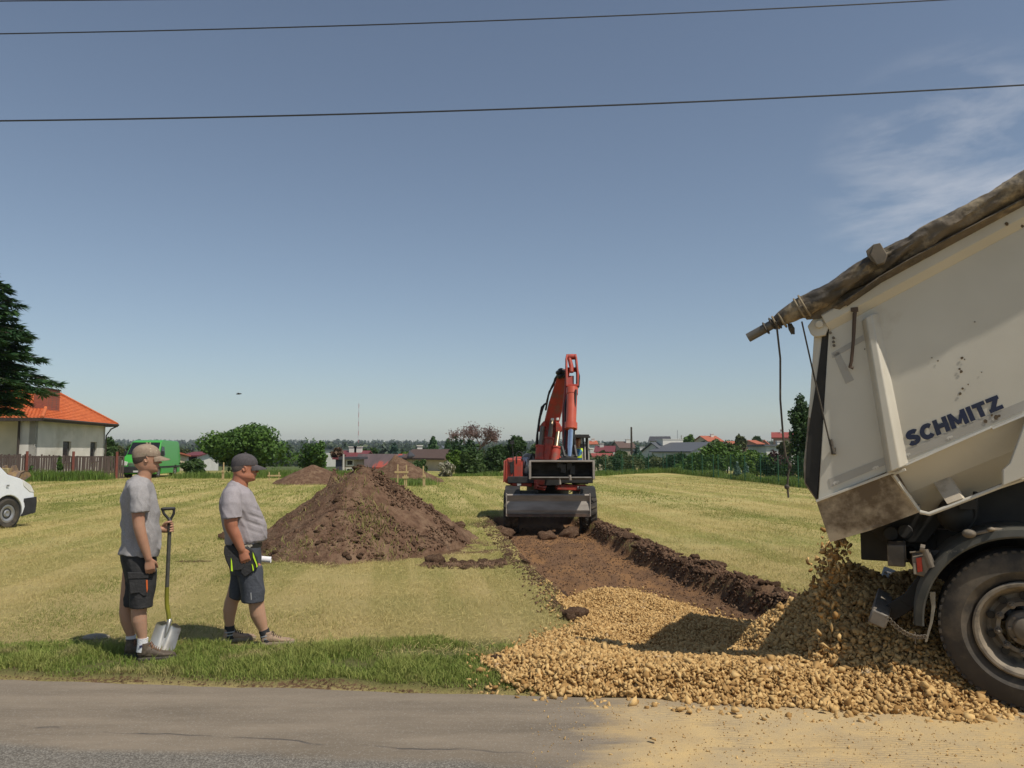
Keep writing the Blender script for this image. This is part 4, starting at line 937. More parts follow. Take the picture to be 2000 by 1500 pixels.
tee = pm('heather grey jersey', (.33, .315, .31), (.28, .265, .265), scale=90, rough=.92, bump=.15, bscale=300, c3=(.25, .235, .235), s3=5)
tee2 = pm('lilac grey jersey', (.335, .305, .315), (.30, .27, .28), scale=90, rough=.92, bump=.15, bscale=300, c3=(.29, .26, .275), s3=5)
black_cloth = pm('black work cloth', (.018, .018, .019), (.028, .027, .027), scale=40, rough=.85, bump=.3, bscale=60)
slate_cloth = pm('slate work cloth', (.050, .055, .068), (.062, .068, .082), scale=40, rough=.85, bump=.25, bscale=60)
white_sock = pm('white sock', (.74, .74, .74), (.62, .62, .64), scale=60, rough=.95, bump=.4, bscale=120)
black_sock = pm('black sock', (.022, .022, .025), (.035, .035, .038), scale=60, rough=.95)
def ering(c, a, b, n=28, tilt=0., power=2.):
    """horizontal ring: half depth a (x), half width b (y); tilt lifts the front"""
    out = []
    for k in range(n):
        t = 2*math.pi*k/n; cx_, sy_ = math.cos(t), math.sin(t)
        x = a*math.copysign(abs(cx_)**(2/power), cx_); y = b*math.copysign(abs(sy_)**(2/power), sy_)
        out.append(Vector((c[0]+x, c[1]+y, c[2]+x*tilt)))
    return out
def span(Fm, back, front, cy, b, power=2.2, tilt=None):
    """ring from a measured back point and front point (pixels) of the silhouette"""
    p, q = Fm.P(*back, cy), Fm.P(*front, cy); c = (p+q)/2; a = abs(q.x-p.x)/2
    t = (q.z-p.z)/(q.x-p.x) if tilt is None else tilt
    return ering((c.x, cy, c.z), a, b, tilt=t, power=power)
def head_mesh(mb, c, H, tilt=0., jowl=0.):
    """profile head: c = centre of the skull at eye height, H = head height, facing +x"""
    # height (0 chin .. 1 crown), back x, front x, half width; x in head heights
    prof = [(-.02, -.02, .20, .10), (.02, -.10, .35, .17), (.07, -.22, .39, .235), (.13, -.30, .40, .27), (.19, -.36, .385, .29), (.235, -.40, .405, .30), (.28, -.42, .405, .305), (.33, -.44, .39, .315), (.40, -.46, .385, .325),
            (.47, -.475, .375, .33), (.53, -.48, .365, .335), (.58, -.485, .40, .34), (.65, -.48, .405, .345), (.72, -.46, .395, .345), (.80, -.42, .36, .325), (.88, -.35, .29, .275), (.95, -.22, .17, .18), (.99, -.10, .05, .08)]
    rings = []
    for h, b, f, wv in prof:
        wv = wv+jowl*math.exp(-((h-.15)/.15)**2)*.06; z = (h-.5)*H; xb, xf = b*H, f*H; n = 28; r_ = []
        for k in range(n):
            t = 2*math.pi*k/n; cx_, sy_ = math.cos(t), math.sin(t)
            ax = (xf if cx_ > 0 else -xb); pw = .95 if cx_ > 0 else .9
            r_.append(Vector((ax*math.copysign(abs(cx_)**pw, cx_)*(1 if cx_ < 0 else 1), wv*H*math.copysign(abs(sy_)**.92, sy_)*1.0, z)))
        rings.append(r_)
    M = Matrix.Rotation(-tilt, 3, 'Y'); rings = [[c+M @ v for v in r_] for r_ in rings]; mb.loft(rings)
    def at(x, y, z): return c+M @ Vector((x*H, y*H, (z-.5)*H))
    mb.loft([[at(.36, s*.022, .565) for s in (-1, 1)]+[at(.33, s*.03, .56) for s in (1, -1)], [at(.43, s*.035, .44) for s in (-1, 1)]+[at(.34, s*.06, .44) for s in (1, -1)], [at(.50, s*.032, .37) for s in (-1, 1)]+[at(.34, s*.085, .36) for s in (1, -1)], [at(.455, s*.03, .335) for s in (-1, 1)]+[at(.35, s*.07, .33) for s in (1, -1)]])
    mb.ell(at(.485, 0, .375), (.030*H, .036*H, .030*H), n=10, m=8)
    for s in (-1, 1):
        mb.ell(at(.425, s*.055, .355), (.035*H, .026*H, .025*H), n=8, m=6)
        mb.ell(at(.35, s*.14, .60), (.05*H, .085*H, .026*H), n=10, m=6)          # brow
        mb.ell(at(.30, s*.19, .42), (.075*H, .075*H, .07*H), n=10, m=8)          # cheekbone
        # ear: rim and lobe
        e = at(-.03, s*.345, .47); pts = [e+M @ Vector((math.sin(a)*.058*H-.01*math.cos(a)*H, s*(.022+.018*math.cos(a*.5))*H, math.cos(a)*.095*H)) for a in np.linspace(-.3, 4.6, 14)]
        mb.tube(pts[::-1], [.017*H]*10+[.015*H]*4, 8, roundcap=True); mb.ell(e+Vector((.008*H, -s*.01*H, -.01*H)), (.045*H, .016*H, .075*H), n=10, m=8)
    mb.ell(at(.405, 0, .262), (.035*H, .085*H, .019*H), n=12, m=6); mb.ell(at(.395, 0, .222), (.036*H, .075*H, .021*H), n=12, m=6)   # lips
    mb.ell(at(.345, 0, .09), (.065*H, .095*H, .07*H), n=12, m=8)                # chin
    return at
def hand(mb, wrist, d, side, thumb, grip=0., s=1., spread=.0):
    """wrist point, d = direction from wrist to fingertips, side = direction from little finger to index, thumb dir"""
    d = Vector(d).normalized(); side = Vector(side); side = (side-d*side.dot(d)).normalized(); nrm = d.cross(side)   # nrm: away from/into palm
    def q(a, b, c): return wrist+d*a*s+side*b*s+nrm*c*s
    rings = []
    for a, b, c in ((-.01, .027, .020), (.015, .031, .018), (.045, .040, .017), (.075, .043, .016), (.092, .041, .014)):
        rings.append([q(a, math.cos(t)*b, math.sin(t)*c) for t in np.linspace(0, 2*math.pi, 16, endpoint=False)])
    mb.loft(rings)
    for k, (b, L) in enumerate(((.031, .072), (.0105, .080), (-.0105, .074), (-.031, .058))):
        g = grip+.12*(3-k)*.5*(1 if grip < .9 else 0); p = q(.084, b, 0); dirn = d*1.; pts = [q(.07, b, 0), p]; ang = 0
        for seg, fr in enumerate((.42, .32, .26)):
            ang += g*(.75, .95, .7)[seg]+.12
            v = d*math.cos(ang)+nrm*math.sin(ang)*thumb+side*spread*(1.5-k)*.1; p = p+v.normalized()*L*fr*s; pts.append(p)
        mb.tube(pts, [r_*s for r_ in (.0102, .0100, .0094, .0086, .0074)], 10, roundcap=True)
    t0 = q(.022, .026, .004*thumb); v1 = (d*.62+side*.62+nrm*.45*thumb).normalized(); v2 = (d*.9+side*.15+nrm*(.35+.5*grip)*thumb).normalized()
    t1 = t0+v1*.038*s; t2 = t1+v2*.034*s; t3 = t2+(v2+nrm*thumb*.4*grip).normalized()*.024*s
    mb.tube([q(.01, .012, .0), t0, t1, t2, t3], [r_*s for r_ in (.017, .0165, .0125, .0108, .0085)], 10, roundcap=True)
def wrinkles(amp, fx, seed, extra=None):
    def f(co, no):
        x, y, z = co[:, 0]+seed, co[:, 1], co[:, 2]
        d = amp*fbm(x*fx+z*fx*.5, y*fx, z*fx*.55-x*fx*.5, o=4)*1.4
        rid = 1-np.abs(fbm(x*fx*.8+5, y*fx*.8, z*fx*.6+x*fx*.9, o=3))*3.2
        d += amp*.8*np.clip(rid, 0, 1)**2
        if extra: d += extra(co, no)
        return d
    return f
def cap_mesh(parent, at, H, M_, mat, mat_b, button=True):
    cr_ = MB(); rings = []
    for h, b, f, wv in ((.60, -.505, .430, .365), (.66, -.515, .435, .372), (.74, -.51, .43, .370), (.84, -.47, .385, .345), (.93, -.39, .30, .285), (1.0, -.27, .18, .20), (1.035, -.13, .05, .10)):
        r_ = []
        for k in range(40):
            t = 2*math.pi*k/40; cx_, sy_ = math.cos(t), math.sin(t); drop = 0
            if h < .67: drop = (-.085 if h < .63 else -.04)*max(0, -cx_)**1.0
            r_.append(at((f if cx_ > 0 else -b)*cx_, wv*sy_, h+drop))
        rings.append(r_)
    cr_.loft(rings)
    if button: cr_.ell(at(-.04, 0, 1.045), (.012, .012, .008), n=10, m=6)
    c_ = cr_.build('cap', mat, parent, smooth=True, sharp=50)
    br_ = MB(); top, bot = [], []
    def edge(t, k):    # brim: t across -1..1, k 0 at crown .. 1 at tip
        x0 = .43*math.sqrt(max(0, 1-(t*.86)**2)); x = x0+k*(.33*(1-abs(t)**3.4)+.02)
        z = .625-k*.115*(1-.2*t*t)-.085*t*t*(.6+.7*k)+.0
        return x, t*.335*(1-.06*k), z
    nu, nv = 24, 6; vs = []; 
    for lay in (0, 1):
        for j in range(nv+1):
            for i in range(nu+1):
                x, y, z = edge(-1+2*i/nu, j/nv); vs.append(at(x, y, z-(.018 if lay else 0)))
    def ix(l, j, i): return l*(nv+1)*(nu+1)+j*(nu+1)+i
    fs = []
    for j in range(nv):
        for i in range(nu): fs.append((ix(0, j, i), ix(0, j+1, i), ix(0, j+1, i+1), ix(0, j, i+1))); fs.append((ix(1, j, i), ix(1, j, i+1), ix(1, j+1, i+1), ix(1, j+1, i)))
    for i in range(nu): fs.append((ix(0, nv, i), ix(1, nv, i), ix(1, nv, i+1), ix(0, nv, i+1)))
    for j in range(nv): fs.append((ix(0, j, 0), ix(1, j, 0), ix(1, j+1, 0), ix(0, j+1, 0))); fs.append((ix(0, j, nu), ix(0, j+1, nu), ix(1, j+1, nu), ix(1, j, nu)))
    br_.add(vs, fs); br_.build('brim', mat_b, c_, smooth=True, sharp=60)
    return c_
def shoe(parent, name, heel, toe_dir, L, z0, mats, laces=None, hi=.10, wd=.048, roll=0.):
    """heel: centre back of the sole on the ground"""
    d = Vector(toe_dir).normalized(); s_ = d.cross(Vector((0, 0, 1))).normalized(); up = Vector((0, 0, 1))
    pit = Matrix.Rotation(roll, 3, s_)
    def q(a, b, c): return heel+pit @ (d*a*L+s_*b+up*c)
    mb = MB(); rings = []
    for a, wv, hgt, b0 in ((.0, .55, .55, .02), (.04, .78, .9, .014), (.14, .88, 1.02, .014), (.28, .88, 1.0, .014), (.40, .86, .80, .014), (.52, .92, .62, .014), (.66, 1.02, .52, .014), (.80, 1.0, .47, .014), (.91, .82, .42, .016), (.975, .5, .33, .02), (1.0, .2, .24, .026)):
        r_ = []
        for t in np.linspace(0, 2*math.pi, 20, endpoint=False):
            c_, s2 = math.cos(t), math.sin(t); r_.append(q(a, wd*wv*math.copysign(abs(c_)**.7, c_), b0+(hi*hgt-b0)*(.5+.5*s2)))
        rings.append(r_)
    mb.loft(rings); mb.tube([q(.16, 0, .05), q(.17, 0, hi*1.12)], [.047, .043], 16)
    sh = union(mb, name, mats[0], parent, .006, 2, lambda co, no: .0018*fbm(co[:, 0]*40, co[:, 1]*40, co[:, 2]*40, o=3))
    so_ = MB(); rings = []
    for zz, ex in ((-.004, 1.0), (.006, 1.05), (.018, 1.04), (.026, .98)):
        out = []
        for a, b in ((0, 0), (.0, .5), (.05, .85), (.25, .86), (.45, .80), (.66, 1.04), (.82, 1.02), (.93, .8), (.99, .45), (1.01, 0)): out.append((a, b))
        ring = [q((a-.5)*(1+.02*(ex-1)*20)+.5, wd*b*ex, zz) for a, b in out]+[q((a-.5)*(1+.02*(ex-1)*20)+.5, -wd*b*ex, zz) for a, b in out[-2:0:-1]]
        rings.append(ring)
    so_.loft(rings); so_.build('sole', mats[1], sh, smooth=True)
    if laces:
        lc = MB()
        for k in range(6):
            a = .30+.055*k; hgt = hi*(1.0-.075*k)+.006
            lc.tube([q(a, -.030, hgt-.016), q(a+.02, 0, hgt+.001), q(a-.01, .030, hgt-.016)], .0032, 6)
        for sg in (-1, 1): lc.tube([q(.3, 0, hi*1.0+.006), q(.33, sg*.02, hi*1.12), q(.38, sg*.035, hi*.92), q(.36, sg*.04, hi*.75)], .003, 6)
        lc.build('laces', laces, sh, smooth=True)
    return sh
# ---------------------------------------------------------------- man with the shovel
g1 = G(283, 1283); M1 = Frame(g1, math.atan2(-g1.x, g1.y)*1.0)
p1 = thing('person', 'slim person in beige cap, grey t-shirt and black cargo shorts, holding a shovel', 'person', M1.loc, M1.rz)
S = M1.P
NY, FY = -.145, .135                       # near (right) and far (left) side offsets
body = MB()
H1 = .235
hc = S(289.5, 902, 0.)                      # head centre
at1 = head_mesh(body, Vector((S(287.5, 896).x, 0, S(288, 896).z)), H1, tilt=R(-2))
# neck
body.tube([S(280, 950, 0), S(281, 935, 0), S(285, 915, 0)], [.072, .058, .056], 18, roundcap=True)
# trunk under the shirt (slightly smaller), hips
tr = [((263, 931), (288, 931), .085), ((250, 944), (296, 943), .165), ((244, 958), (302, 958), .185), ((241, 975), (305, 975), .172), ((241, 1000), (307, 1000), .160), ((243, 1030), (307, 1030), .150), ((243, 1060), (306, 1060), .152), ((240, 1085), (304, 1085), .160), ((242, 1110), (303, 1110), .160), ((246, 1125), (300, 1125), .15)]
def shrink(t, k): (a, b), (c, d), wv = t; return ((a+k, b), (c-k, d), wv-.012*abs(k)/3)
body.loft([span(M1, a, b, 0, wv) for a, b, wv in (shrink(t, 4) for t in tr)])
# legs
nl = [(277, 1110, -.09, .088), (276, 1150, -.09, .082), (272, 1185, -.10, .064), (271, 1196, -.10, .061), (272, 1212, -.10, .060), (275, 1228, -.10, .050), (278, 1244, -.10, .037), (277, 1258, -.10, .034), (278, 1278, -.10, .036)]
body.tube([S(x, y, wv) for x, y, wv, r_ in nl], [r_ for *_, r_ in nl], 18, flat=.92, ref=(1, 0, 0), roundcap=True)
fll = [(262, 1110, .09, .088), (256, 1150, .10, .080), (249, 1178, .11, .062), (247, 1196, .11, .058), (249, 1212, .11, .056), (252, 1226, .11, .046), (255, 1238, .11, .036), (256, 1250, .11, .033), (257, 1268, .11, .035)]
body.tube([S(x, y, wv) for x, y, wv, r_ in fll], [r_ for *_, r_ in fll], 18, flat=.92, ref=(1, 0, 0), roundcap=True)
# near arm, hanging
na_ = [(270, 957, -.15, .046), (270, 980, -.205, .052), (270, 1006, -.225, .050), (272, 1030, -.235, .046), (275, 1042, -.235, .044), (280, 1060, -.23, .041), (286, 1078, -.225, .033), (290, 1092, -.222, .027)]
body.tube([S(x, y, wv) for x, y, wv, r_ in na_], [r_ for *_, r_ in na_], 16, roundcap=True)
wr = S(290.5, 1092, -.222); hand(body, wr, S(294, 1119, -.215)-wr, Vector((1, 0, .1)), -1., grip=.34, s=.97)
# far arm reaching to the shaft
fa = [(270, 959, .15, .045), (276, 985, .21, .05), (283, 1012, .20, .046), (288, 1032, .19, .043), (296, 1037, .17, .040), (305, 1036, .15, .036), (316, 1034, .13, .028)]
body.tube([S(x, y, wv) for x, y, wv, r_ in fa], [r_ for *_, r_ in fa], 16, roundcap=True)
# gripping hand: fingers wrap the shaft which runs near-vertical at (331,1030)
sh_y = .12
def shaft_pt(py): return S(np.interp(py, [1015, 1147, 1190, 1216], [332, 326, 327, 331]), py, sh_y)
wr2 = S(317, 1034, .13); sc_ = shaft_pt(1030)
palm = MB(); 
body.ell((wr2+sc_)/2+Vector((.0, .018, 0)), (.042, .022, .042), n=14, m=10)
body.ell(wr2+Vector((.012, .008, 0)), (.03, .024, .032), n=12, m=8)
for k, dz in enumerate((.034, .012, -.010, -.031)):
    c = shaft_pt(1030)+Vector((0, 0, dz)); rr = .0255+.001*k; pts = []
    for a in np.linspace(R(150), R(-75-12*k*.3), 9): pts.append(c+Vector((math.cos(a)*rr, math.sin(a)*rr, -.002*math.cos(a))))
    body.tube([c+Vector((-.03, .028, 0))]+pts, [.0105]+[.0098]*5+[.0092, .0088, .0082, .0076], 10, roundcap=True)
c = shaft_pt(1030)+Vector((0, 0, .045)); body.tube([c+Vector((-.05, .0, -.025)), c+Vector((-.034, -.016, -.004)), c+Vector((-.012, -.027, .004)), c+Vector((.012, -.024, .008))], [.014, .0125, .011, .0088], 10, roundcap=True)
b1 = union(body, 'body', skin, p1, .0052, 3)
# t-shirt
sh = MB()
ts = [((266, 925.5), (290, 934), .078), ((258, 930), (292, 937), .105), ((247, 941), (297, 944), .178), ((241, 955), (301, 955), .197), ((238, 970), (303.5, 970), .190), ((237.5, 990), (307, 990), .180), ((238, 1010), (309.5, 1010), .174), ((239, 1030), (312, 1030), .172), ((238, 1050), (313, 1050), .178), ((234, 1068), (313, 1068), .186), ((231, 1081), (309, 1086), .188)]
sh.loft([span(M1, a, b, 0, wv) for a, b, wv in ts])
sh.tube([S(266, 948, -.15), S(271, 955, -.178), S(274, 975, -.212), S(273, 992, -.226), S(273, 1001, -.23)], [.062, .072, .072, .074, .077], 22, flat=.9, ref=(1, 0, 0))
sh.tube([S(266, 948, .15), S(270, 958, .178), S(277, 980, .205), S(282, 1000, .205)], [.062, .070, .068, .066], 22, flat=.9, ref=(1, 0, 0))
tz = S(270, 1086).z
def fold1(co, no):
    z = co[:, 2]; low = np.clip(1-(z-tz)/.35, 0, 1)
    return .006*low*np.sin(co[:, 1]*38+z*12+np.sin(z*20))*.7-.004*np.clip(np.sin((z*34+co[:, 0]*26)), 0, 1)*low
union(sh, 't_shirt', tee, p1, .0065, 3, wrinkles(.016, 6.5, 1.3, fold1))
# shorts
so1 = MB()
so1.loft([span(M1, a, b, 0, wv) for a, b, wv in [((235, 1078), (305, 1078), .165), ((237, 1095), (305, 1095), .178), ((243, 1118), (305, 1115), .185), ((246, 1134), (303, 1132), .180)]])
so1.loft([span(M1, a, b, -.092, wv) for a, b, wv in [((250, 1112), (306, 1112), .088), ((252, 1140), (304, 1140), .100), ((253, 1165), (300, 1163), .100), ((254, 1187), (297, 1184), .098)]])
so1.loft([span(M1, a, b, .09, wv) for a, b, wv in [((244, 1112), (298, 1112), .088), ((243, 1140), (290, 1140), .098), ((242, 1165), (283, 1165), .096), ((241, 1182), (278, 1184), .094)]])
sho = union(so1, 'shorts', black_cloth, p1, .0065, 3, wrinkles(.008, 6., 4.))
pk = MB(); yo = -.196
pk.prism([S(x, y, yo) for x, y in [(252, 1130), (288, 1130), (288, 1152), (286, 1163), (280, 1165), (272, 1158), (254, 1160)]], (0, .03, 0)); pk.prism([S(x, y, yo-.006) for x, y in [(249, 1118), (290, 1119), (290, 1130), (250, 1131)]], (0, .03, 0)); pk.build('cargo_pocket', black_cloth, sho, bevel=.004)
zp = MB(); zp.prism([S(x, y, yo-.004) for x, y in [(285, 1133), (288.4, 1133), (288.8, 1150), (287, 1158), (285.6, 1146)]], (0, .01, 0)); zp.build('zip', pm('orange zip', (.65, .13, .02), (.5, .09, .015), rough=.6), sho)
# cap, hair, socks, boots
cap1m = pm('faded beige cap cloth', (.285, .215, .155), (.23, .17, .12), scale=50, rough=.9, bump=.2, c3=(.33, .26, .19), s3=9)
cp1 = cap_mesh(p1, at1, H1, None, cap1m, cap1m)
emb = pm('cream thread', (.52, .47, .33), (.4, .36, .25), scale=50, rough=.8)
def capq(x, z): s = max(0, 1-(x/.43)**2); k = .372*(1 if z < .76 else 1-.32*((z-.76)/.25)); return at1(x, -math.sqrt(s)*k-.012, z)
place_text('embroidery', 'TDX', [capq(.06, .76), capq(.34, .69), capq(.31, .82), capq(.06, .89)], cp1, emb, (0, 0, 0), .03)
place_text('embroidery', 'A', [capq(-.26, .72), capq(-.17, .72), capq(-.17, .85), capq(-.25, .86)], cp1, emb, (0, 0, 0), .02)
st_ = MB()
for k in range(9): st_.beam(capq(-.42+.05*k, .64+.004*k), capq(-.40+.05*k, .645+.004*k), .004, .004)
for s in (-1, 1): st_.beam(at1(.0+.05*s, -.04, 1.03), at1(.0+.06*s, -.05, 1.10), .010, .008)
st_.build('stitching', emb, cp1)
hr = MB(); hair1 = pm('short dark hair', (.055, .036, .025), (.10, .068, .048), scale=150, rough=.9, bump=.4, bscale=300)
def hairshell(mb, at, H, k=0.):
    rings = []
    for h, b, wv, f in ((.30, -.425, .24, -.22), (.38, -.472, .305, -.16), (.48, -.492, .342, -.10), (.58, -.50, .352, .02), (.66, -.50, .356, .10)):
        r_ = []
        for q_ in range(24):
            t = math.pi/2+math.pi*q_/23; r_.append(at(b*-math.cos(t) if False else f+(b-f)*abs(math.cos(t))**.9, wv*math.sin(t), h))
        rings.append(r_+[at(f+.02, -wv*.7, h), at(f+.02, wv*.7, h)])
    mb.loft(rings)
hairshell(hr, at1, H1); hr.build('hair', hair1, p1, smooth=True)
def eyes(at, H, parent):
    mb = MB(); lid = MB()
    for s in (-1, 1): mb.ell(at(.325, s*.135, .505), (.052*H, .052*H, .045*H), n=12, m=8)
    e = mb.build('eyes', pm('eye', (.45, .40, .35), (.08, .05, .03), rough=.3), parent, smooth=True)
    for s in (-1, 1): lid.tube([at(.385, s*.06, .585), at(.395, s*.13, .60), at(.34, s*.21, .585)], [.008*H*1.5, .012*H*1.5, .006*H], 8)
    lid.build('eyebrows', hair1, parent, smooth=True)
eyes(at1, H1, p1)
boot = pm('scuffed brown leather', (.060, .043, .030), (.10, .075, .052), scale=14, rough=.7, bump=.3, c3=(.17, .13, .09), s3=18, t3=(.55, .68))
bsole = pm('dusty sole', (.05, .045, .038), (.10, .085, .065), scale=20, rough=.9)
lac = pm('orange brown lace', (.30, .12, .05), (.12, .08, .05), scale=60, rough=.9)
def sock(mb, pts, rad): mb.tube(pts, rad, 18, ref=(1, 0, 0))
k1 = MB(); sock(k1, [S(279, 1246, -.10), S(278.5, 1255, -.10), S(278, 1272, -.10)], [.043, .041, .046]); s1o = k1.build('sock', white_sock, p1, smooth=True)
k2 = MB(); sock(k2, [S(255.5, 1241, .11), S(256, 1250, .11), S(257, 1264, .11)], [.041, .039, .045]); k2.build('sock', white_sock, p1, smooth=True)
lg = MB(); lg.prism([S(x, y, -.146) for x, y in [(272, 1262), (277, 1260), (278, 1264), (273, 1266)]], (0, .012, 0)); lg.build('sock_mark', pm('navy print', (.03, .03, .08), rough=.8), s1o)
hz = S(269, 1299, -.10); hz = Vector((hz.x, -.10, 0)); shoe(p1, 'boot', hz, (1, -.10, 0), .29, 0, (boot, bsole), lac, hi=.125, wd=.050)
hz = S(246, 1283, .11); hz = Vector((hz.x, .11, 0)); shoe(p1, 'boot', hz, (.75, -.55, 0), .28, 0, (boot, bsole), lac, hi=.125, wd=.050)
# ---------------------------------------------------------------- shovel (held: a thing of its own)
shv = thing('shovel', 'steel shovel with black grip and olive lower shaft, held upright on the verge', 'shovel', M1.loc, M1.rz)
blackp = pm('black plastic grip', (.016, .016, .015), (.028, .028, .026), scale=20, rough=.5)
gr = MB()
A_, B_, C_ = S(317, 994, sh_y), S(340, 993, sh_y), S(331.5, 1017, sh_y)
gr.tube([A_, B_], .014, 12, roundcap=True); gr.tube([A_, S(320, 1003, sh_y), S(329, 1013, sh_y), C_], [.011, .012, .012, .016], 10, roundcap=True); gr.tube([B_, S(339.5, 1003, sh_y), S(334, 1013, sh_y), C_], [.011, .012, .012, .016], 10, roundcap=True)
gr.tube([C_, S(332, 1024, sh_y)], [.019, .019], 14, roundcap=True); union(gr, 'grip', blackp, shv, .004, 3)
sf = MB(); sf.tube([S(332, 1018, sh_y), S(330.5, 1050, sh_y), S(326.2, 1147, sh_y)], [.0165]*3, 16); sf.build('shaft', pm('dark grey tube', (.055, .055, .048), (.085, .083, .07), scale=30, rough=.5), shv, smooth=True)
sg_ = MB(); sg_.tube([S(326.2, 1146.5, sh_y), S(325.5, 1170, sh_y), S(326, 1182, sh_y), S(328.5, 1196, sh_y-.01), S(331.5, 1222, sh_y-.02)], [.0175, .0178, .018, .018, .017], 16); tag(sg_.build('lower_shaft', pm('olive yellow coating', (.22, .215, .015), (.17, .165, .02), scale=12, rough=.45, spec=.5), shv, smooth=True), 'olive yellow lower part of the shaft')
# blade: a dished plate, its hollow towards the camera, tip in the grass
bc0, bc1 = S(331, 1217, sh_y-.02), S(312, 1276, sh_y-.13)
bx = (bc1-bc0); L_ = bx.length; bx.normalize(); bs = Vector((1, .25, .28)); bs = (bs-bx*bs.dot(bx)).normalized(); bn = bx.cross(bs)
if bn.y > 0: bn = -bn
nu, nv = 18, 22; vs = []
for lay in (0, 1):
    for j in range(nv+1):
        t = j/nv; hw = .105*(1 if t > .12 else (.45+.55*math.sin(t/.12*math.pi/2)))*(1 if t < .72 else math.sqrt(max(0.02, 1-((t-.72)/.30)**2)))
        for i in range(nu+1):
            u = -1+2*i/nu; dish = .034*(u*u)*(1-.35*t)+.012*math.exp(-(u/.16)**2)*(1-t)**1.2*1.6; lift = .022*math.exp(-t*14)*(abs(u)**.5)
            vs.append(bc0+bx*(t*L_)+bs*(u*hw)+bn*(dish+lift-.014-(.0022 if lay else 0)))
def ixb(l, j, i): return l*(nv+1)*(nu+1)+j*(nu+1)+i
fs = []
for j in range(nv):
    for i in range(nu): fs += [(ixb(0, j, i), ixb(0, j, i+1), ixb(0, j+1, i+1), ixb(0, j+1, i)), (ixb(1, j, i), ixb(1, j+1, i), ixb(1, j+1, i+1), ixb(1, j, i+1))]
for i in range(nu): fs += [(ixb(0, nv, i), ixb(0, nv, i+1), ixb(1, nv, i+1), ixb(1, nv, i)), (ixb(0, 0, i+1), ixb(0, 0, i), ixb(1, 0, i), ixb(1, 0, i+1))]
for j in range(nv): fs += [(ixb(0, j, 0), ixb(0, j+1, 0), ixb(1, j+1, 0), ixb(1, j, 0)), (ixb(0, j+1, nu), ixb(0, j, nu), ixb(1, j, nu), ixb(1, j+1, nu))]
bl = MB().add(vs, fs); bl.tube([S(331, 1212, sh_y-.02), bc0+bx*.05+bn*.004, bc0+bx*.12-bn*.004], [.021, .018, .006], 12, roundcap=True)
bl.build('blade', pm('worn steel', (.50, .49, .45), (.30, .28, .24), scale=9, rough=.33, metal=.75, c3=(.22, .17, .12), s3=12, t3=(.56, .7), stretch=(1, 1, .3)), shv, smooth=True, sharp=50)
# ---------------------------------------------------------------- heavier man walking
g2 = G(492, 1256); M2 = Frame(g2, math.atan2(-g2.x, g2.y))
p2 = thing('person', 'heavier person in dark cap and slate shorts, walking with a rolled white paper', 'person', M2.loc, M2.rz)
S = M2.P
body = MB(); H2 = .243
at2 = head_mesh(body, Vector((S(479, 913).x, 0, S(479, 913.5).z)), H2, tilt=R(-3), jowl=1.)
body.tube([S(466, 962, 0), S(467, 950, 0), S(471, 930, 0)], [.09, .075, .070], 18, roundcap=True)
tr2 = [((452, 944), (482, 952), .10), ((437, 962), (492, 962), .195), ((431, 985), (503, 985), .200), ((433, 1010), (510, 1010), .185), ((440, 1035), (513, 1035), .18), ((442, 1060), (508, 1057), .175), ((445, 1090), (506, 1090), .175), ((448, 1115), (506, 1115), .165)]
body.loft([span(M2, a, b, 0, wv) for a, b, wv in tr2])
ff = [(488, 1110, -.10, .10), (496, 1145, -.10, .088), (500, 1170, -.10, .070), (501, 1182, -.10, .067), (504, 1200, -.10, .067), (509, 1214, -.10, .056), (514, 1228, -.10, .041), (518.5, 1240, -.10, .037), (523, 1252, -.10, .036)]
body.tube([S(x, y, wv) for x, y, wv, r_ in ff], [r_ for *_, r_ in ff], 18, flat=.92, ref=(1, 0, 0), roundcap=True)
fb = [(478, 1105, .10, .10), (467, 1140, .10, .085), (457, 1164, .10, .066), (452, 1176, .10, .061), (449, 1192, .10, .060), (448, 1206, .10, .050), (448.5, 1220, .10, .040), (448.5, 1232, .10, .036), (449, 1244, .10, .036)]
body.tube([S(x, y, wv) for x, y, wv, r_ in fb], [r_ for *_, r_ in fb], 18, flat=.92, ref=(1, 0, 0), roundcap=True)
na2 = [(457, 968, -.17, .050), (453, 988, -.232, .058), (451, 1005, -.25, .062), (451, 1022, -.255, .058), (453, 1032, -.255, .052), (460, 1046, -.25, .049), (467, 1062, -.245, .040), (472, 1074, -.24, .033)]
body.tube([S(x, y, wv) for x, y, wv, r_ in na2], [r_ for *_, r_ in na2], 16, roundcap=True)
wr = S(472, 1074, -.24); hand(body, wr, S(482, 1102, -.235)-wr, Vector((1, 0, .25)), -1., grip=.30, s=1.06, spread=.6)
fa2 = [(464, 968, .17, .050), (472, 990, .24, .058), (479, 1015, .25, .052), (482, 1035, .245, .046), (488, 1055, .235, .042), (495, 1075, .22, .032), (499, 1084, .21, .03)]
body.tube([S(x, y, wv) for x, y, wv, r_ in fa2], [r_ for *_, r_ in fa2], 16, roundcap=True)
pc0 = S(497, 1089, .20); wr = S(499, 1083, .205)
body.ell(wr+Vector((0, .012, -.035)), (.034, .022, .042), n=14, m=10)
for k, dx in enumerate((.032, .011, -.010, -.030)):
    c = S(500, 1091, .19)+Vector((dx, 0, .0)); rr = .037; pts = [c+Vector((0, math.cos(a)*rr, math.sin(a)*rr)) for a in np.linspace(R(60), R(-150), 9)]
    body.tube(pts, [.0105]*4+[.0098]*3+[.009, .008], 10, roundcap=True)
c = S(500, 1091, .19); body.tube([c+Vector((.02, .03, .02)), c+Vector((.028, .005, .040)), c+Vector((.03, -.022, .032)), c+Vector((.03, -.036, .012))], [.015, .013, .011, .009], 10, roundcap=True)
union(body, 'body', skin_red, p2, .0055, 3)
sh = MB()
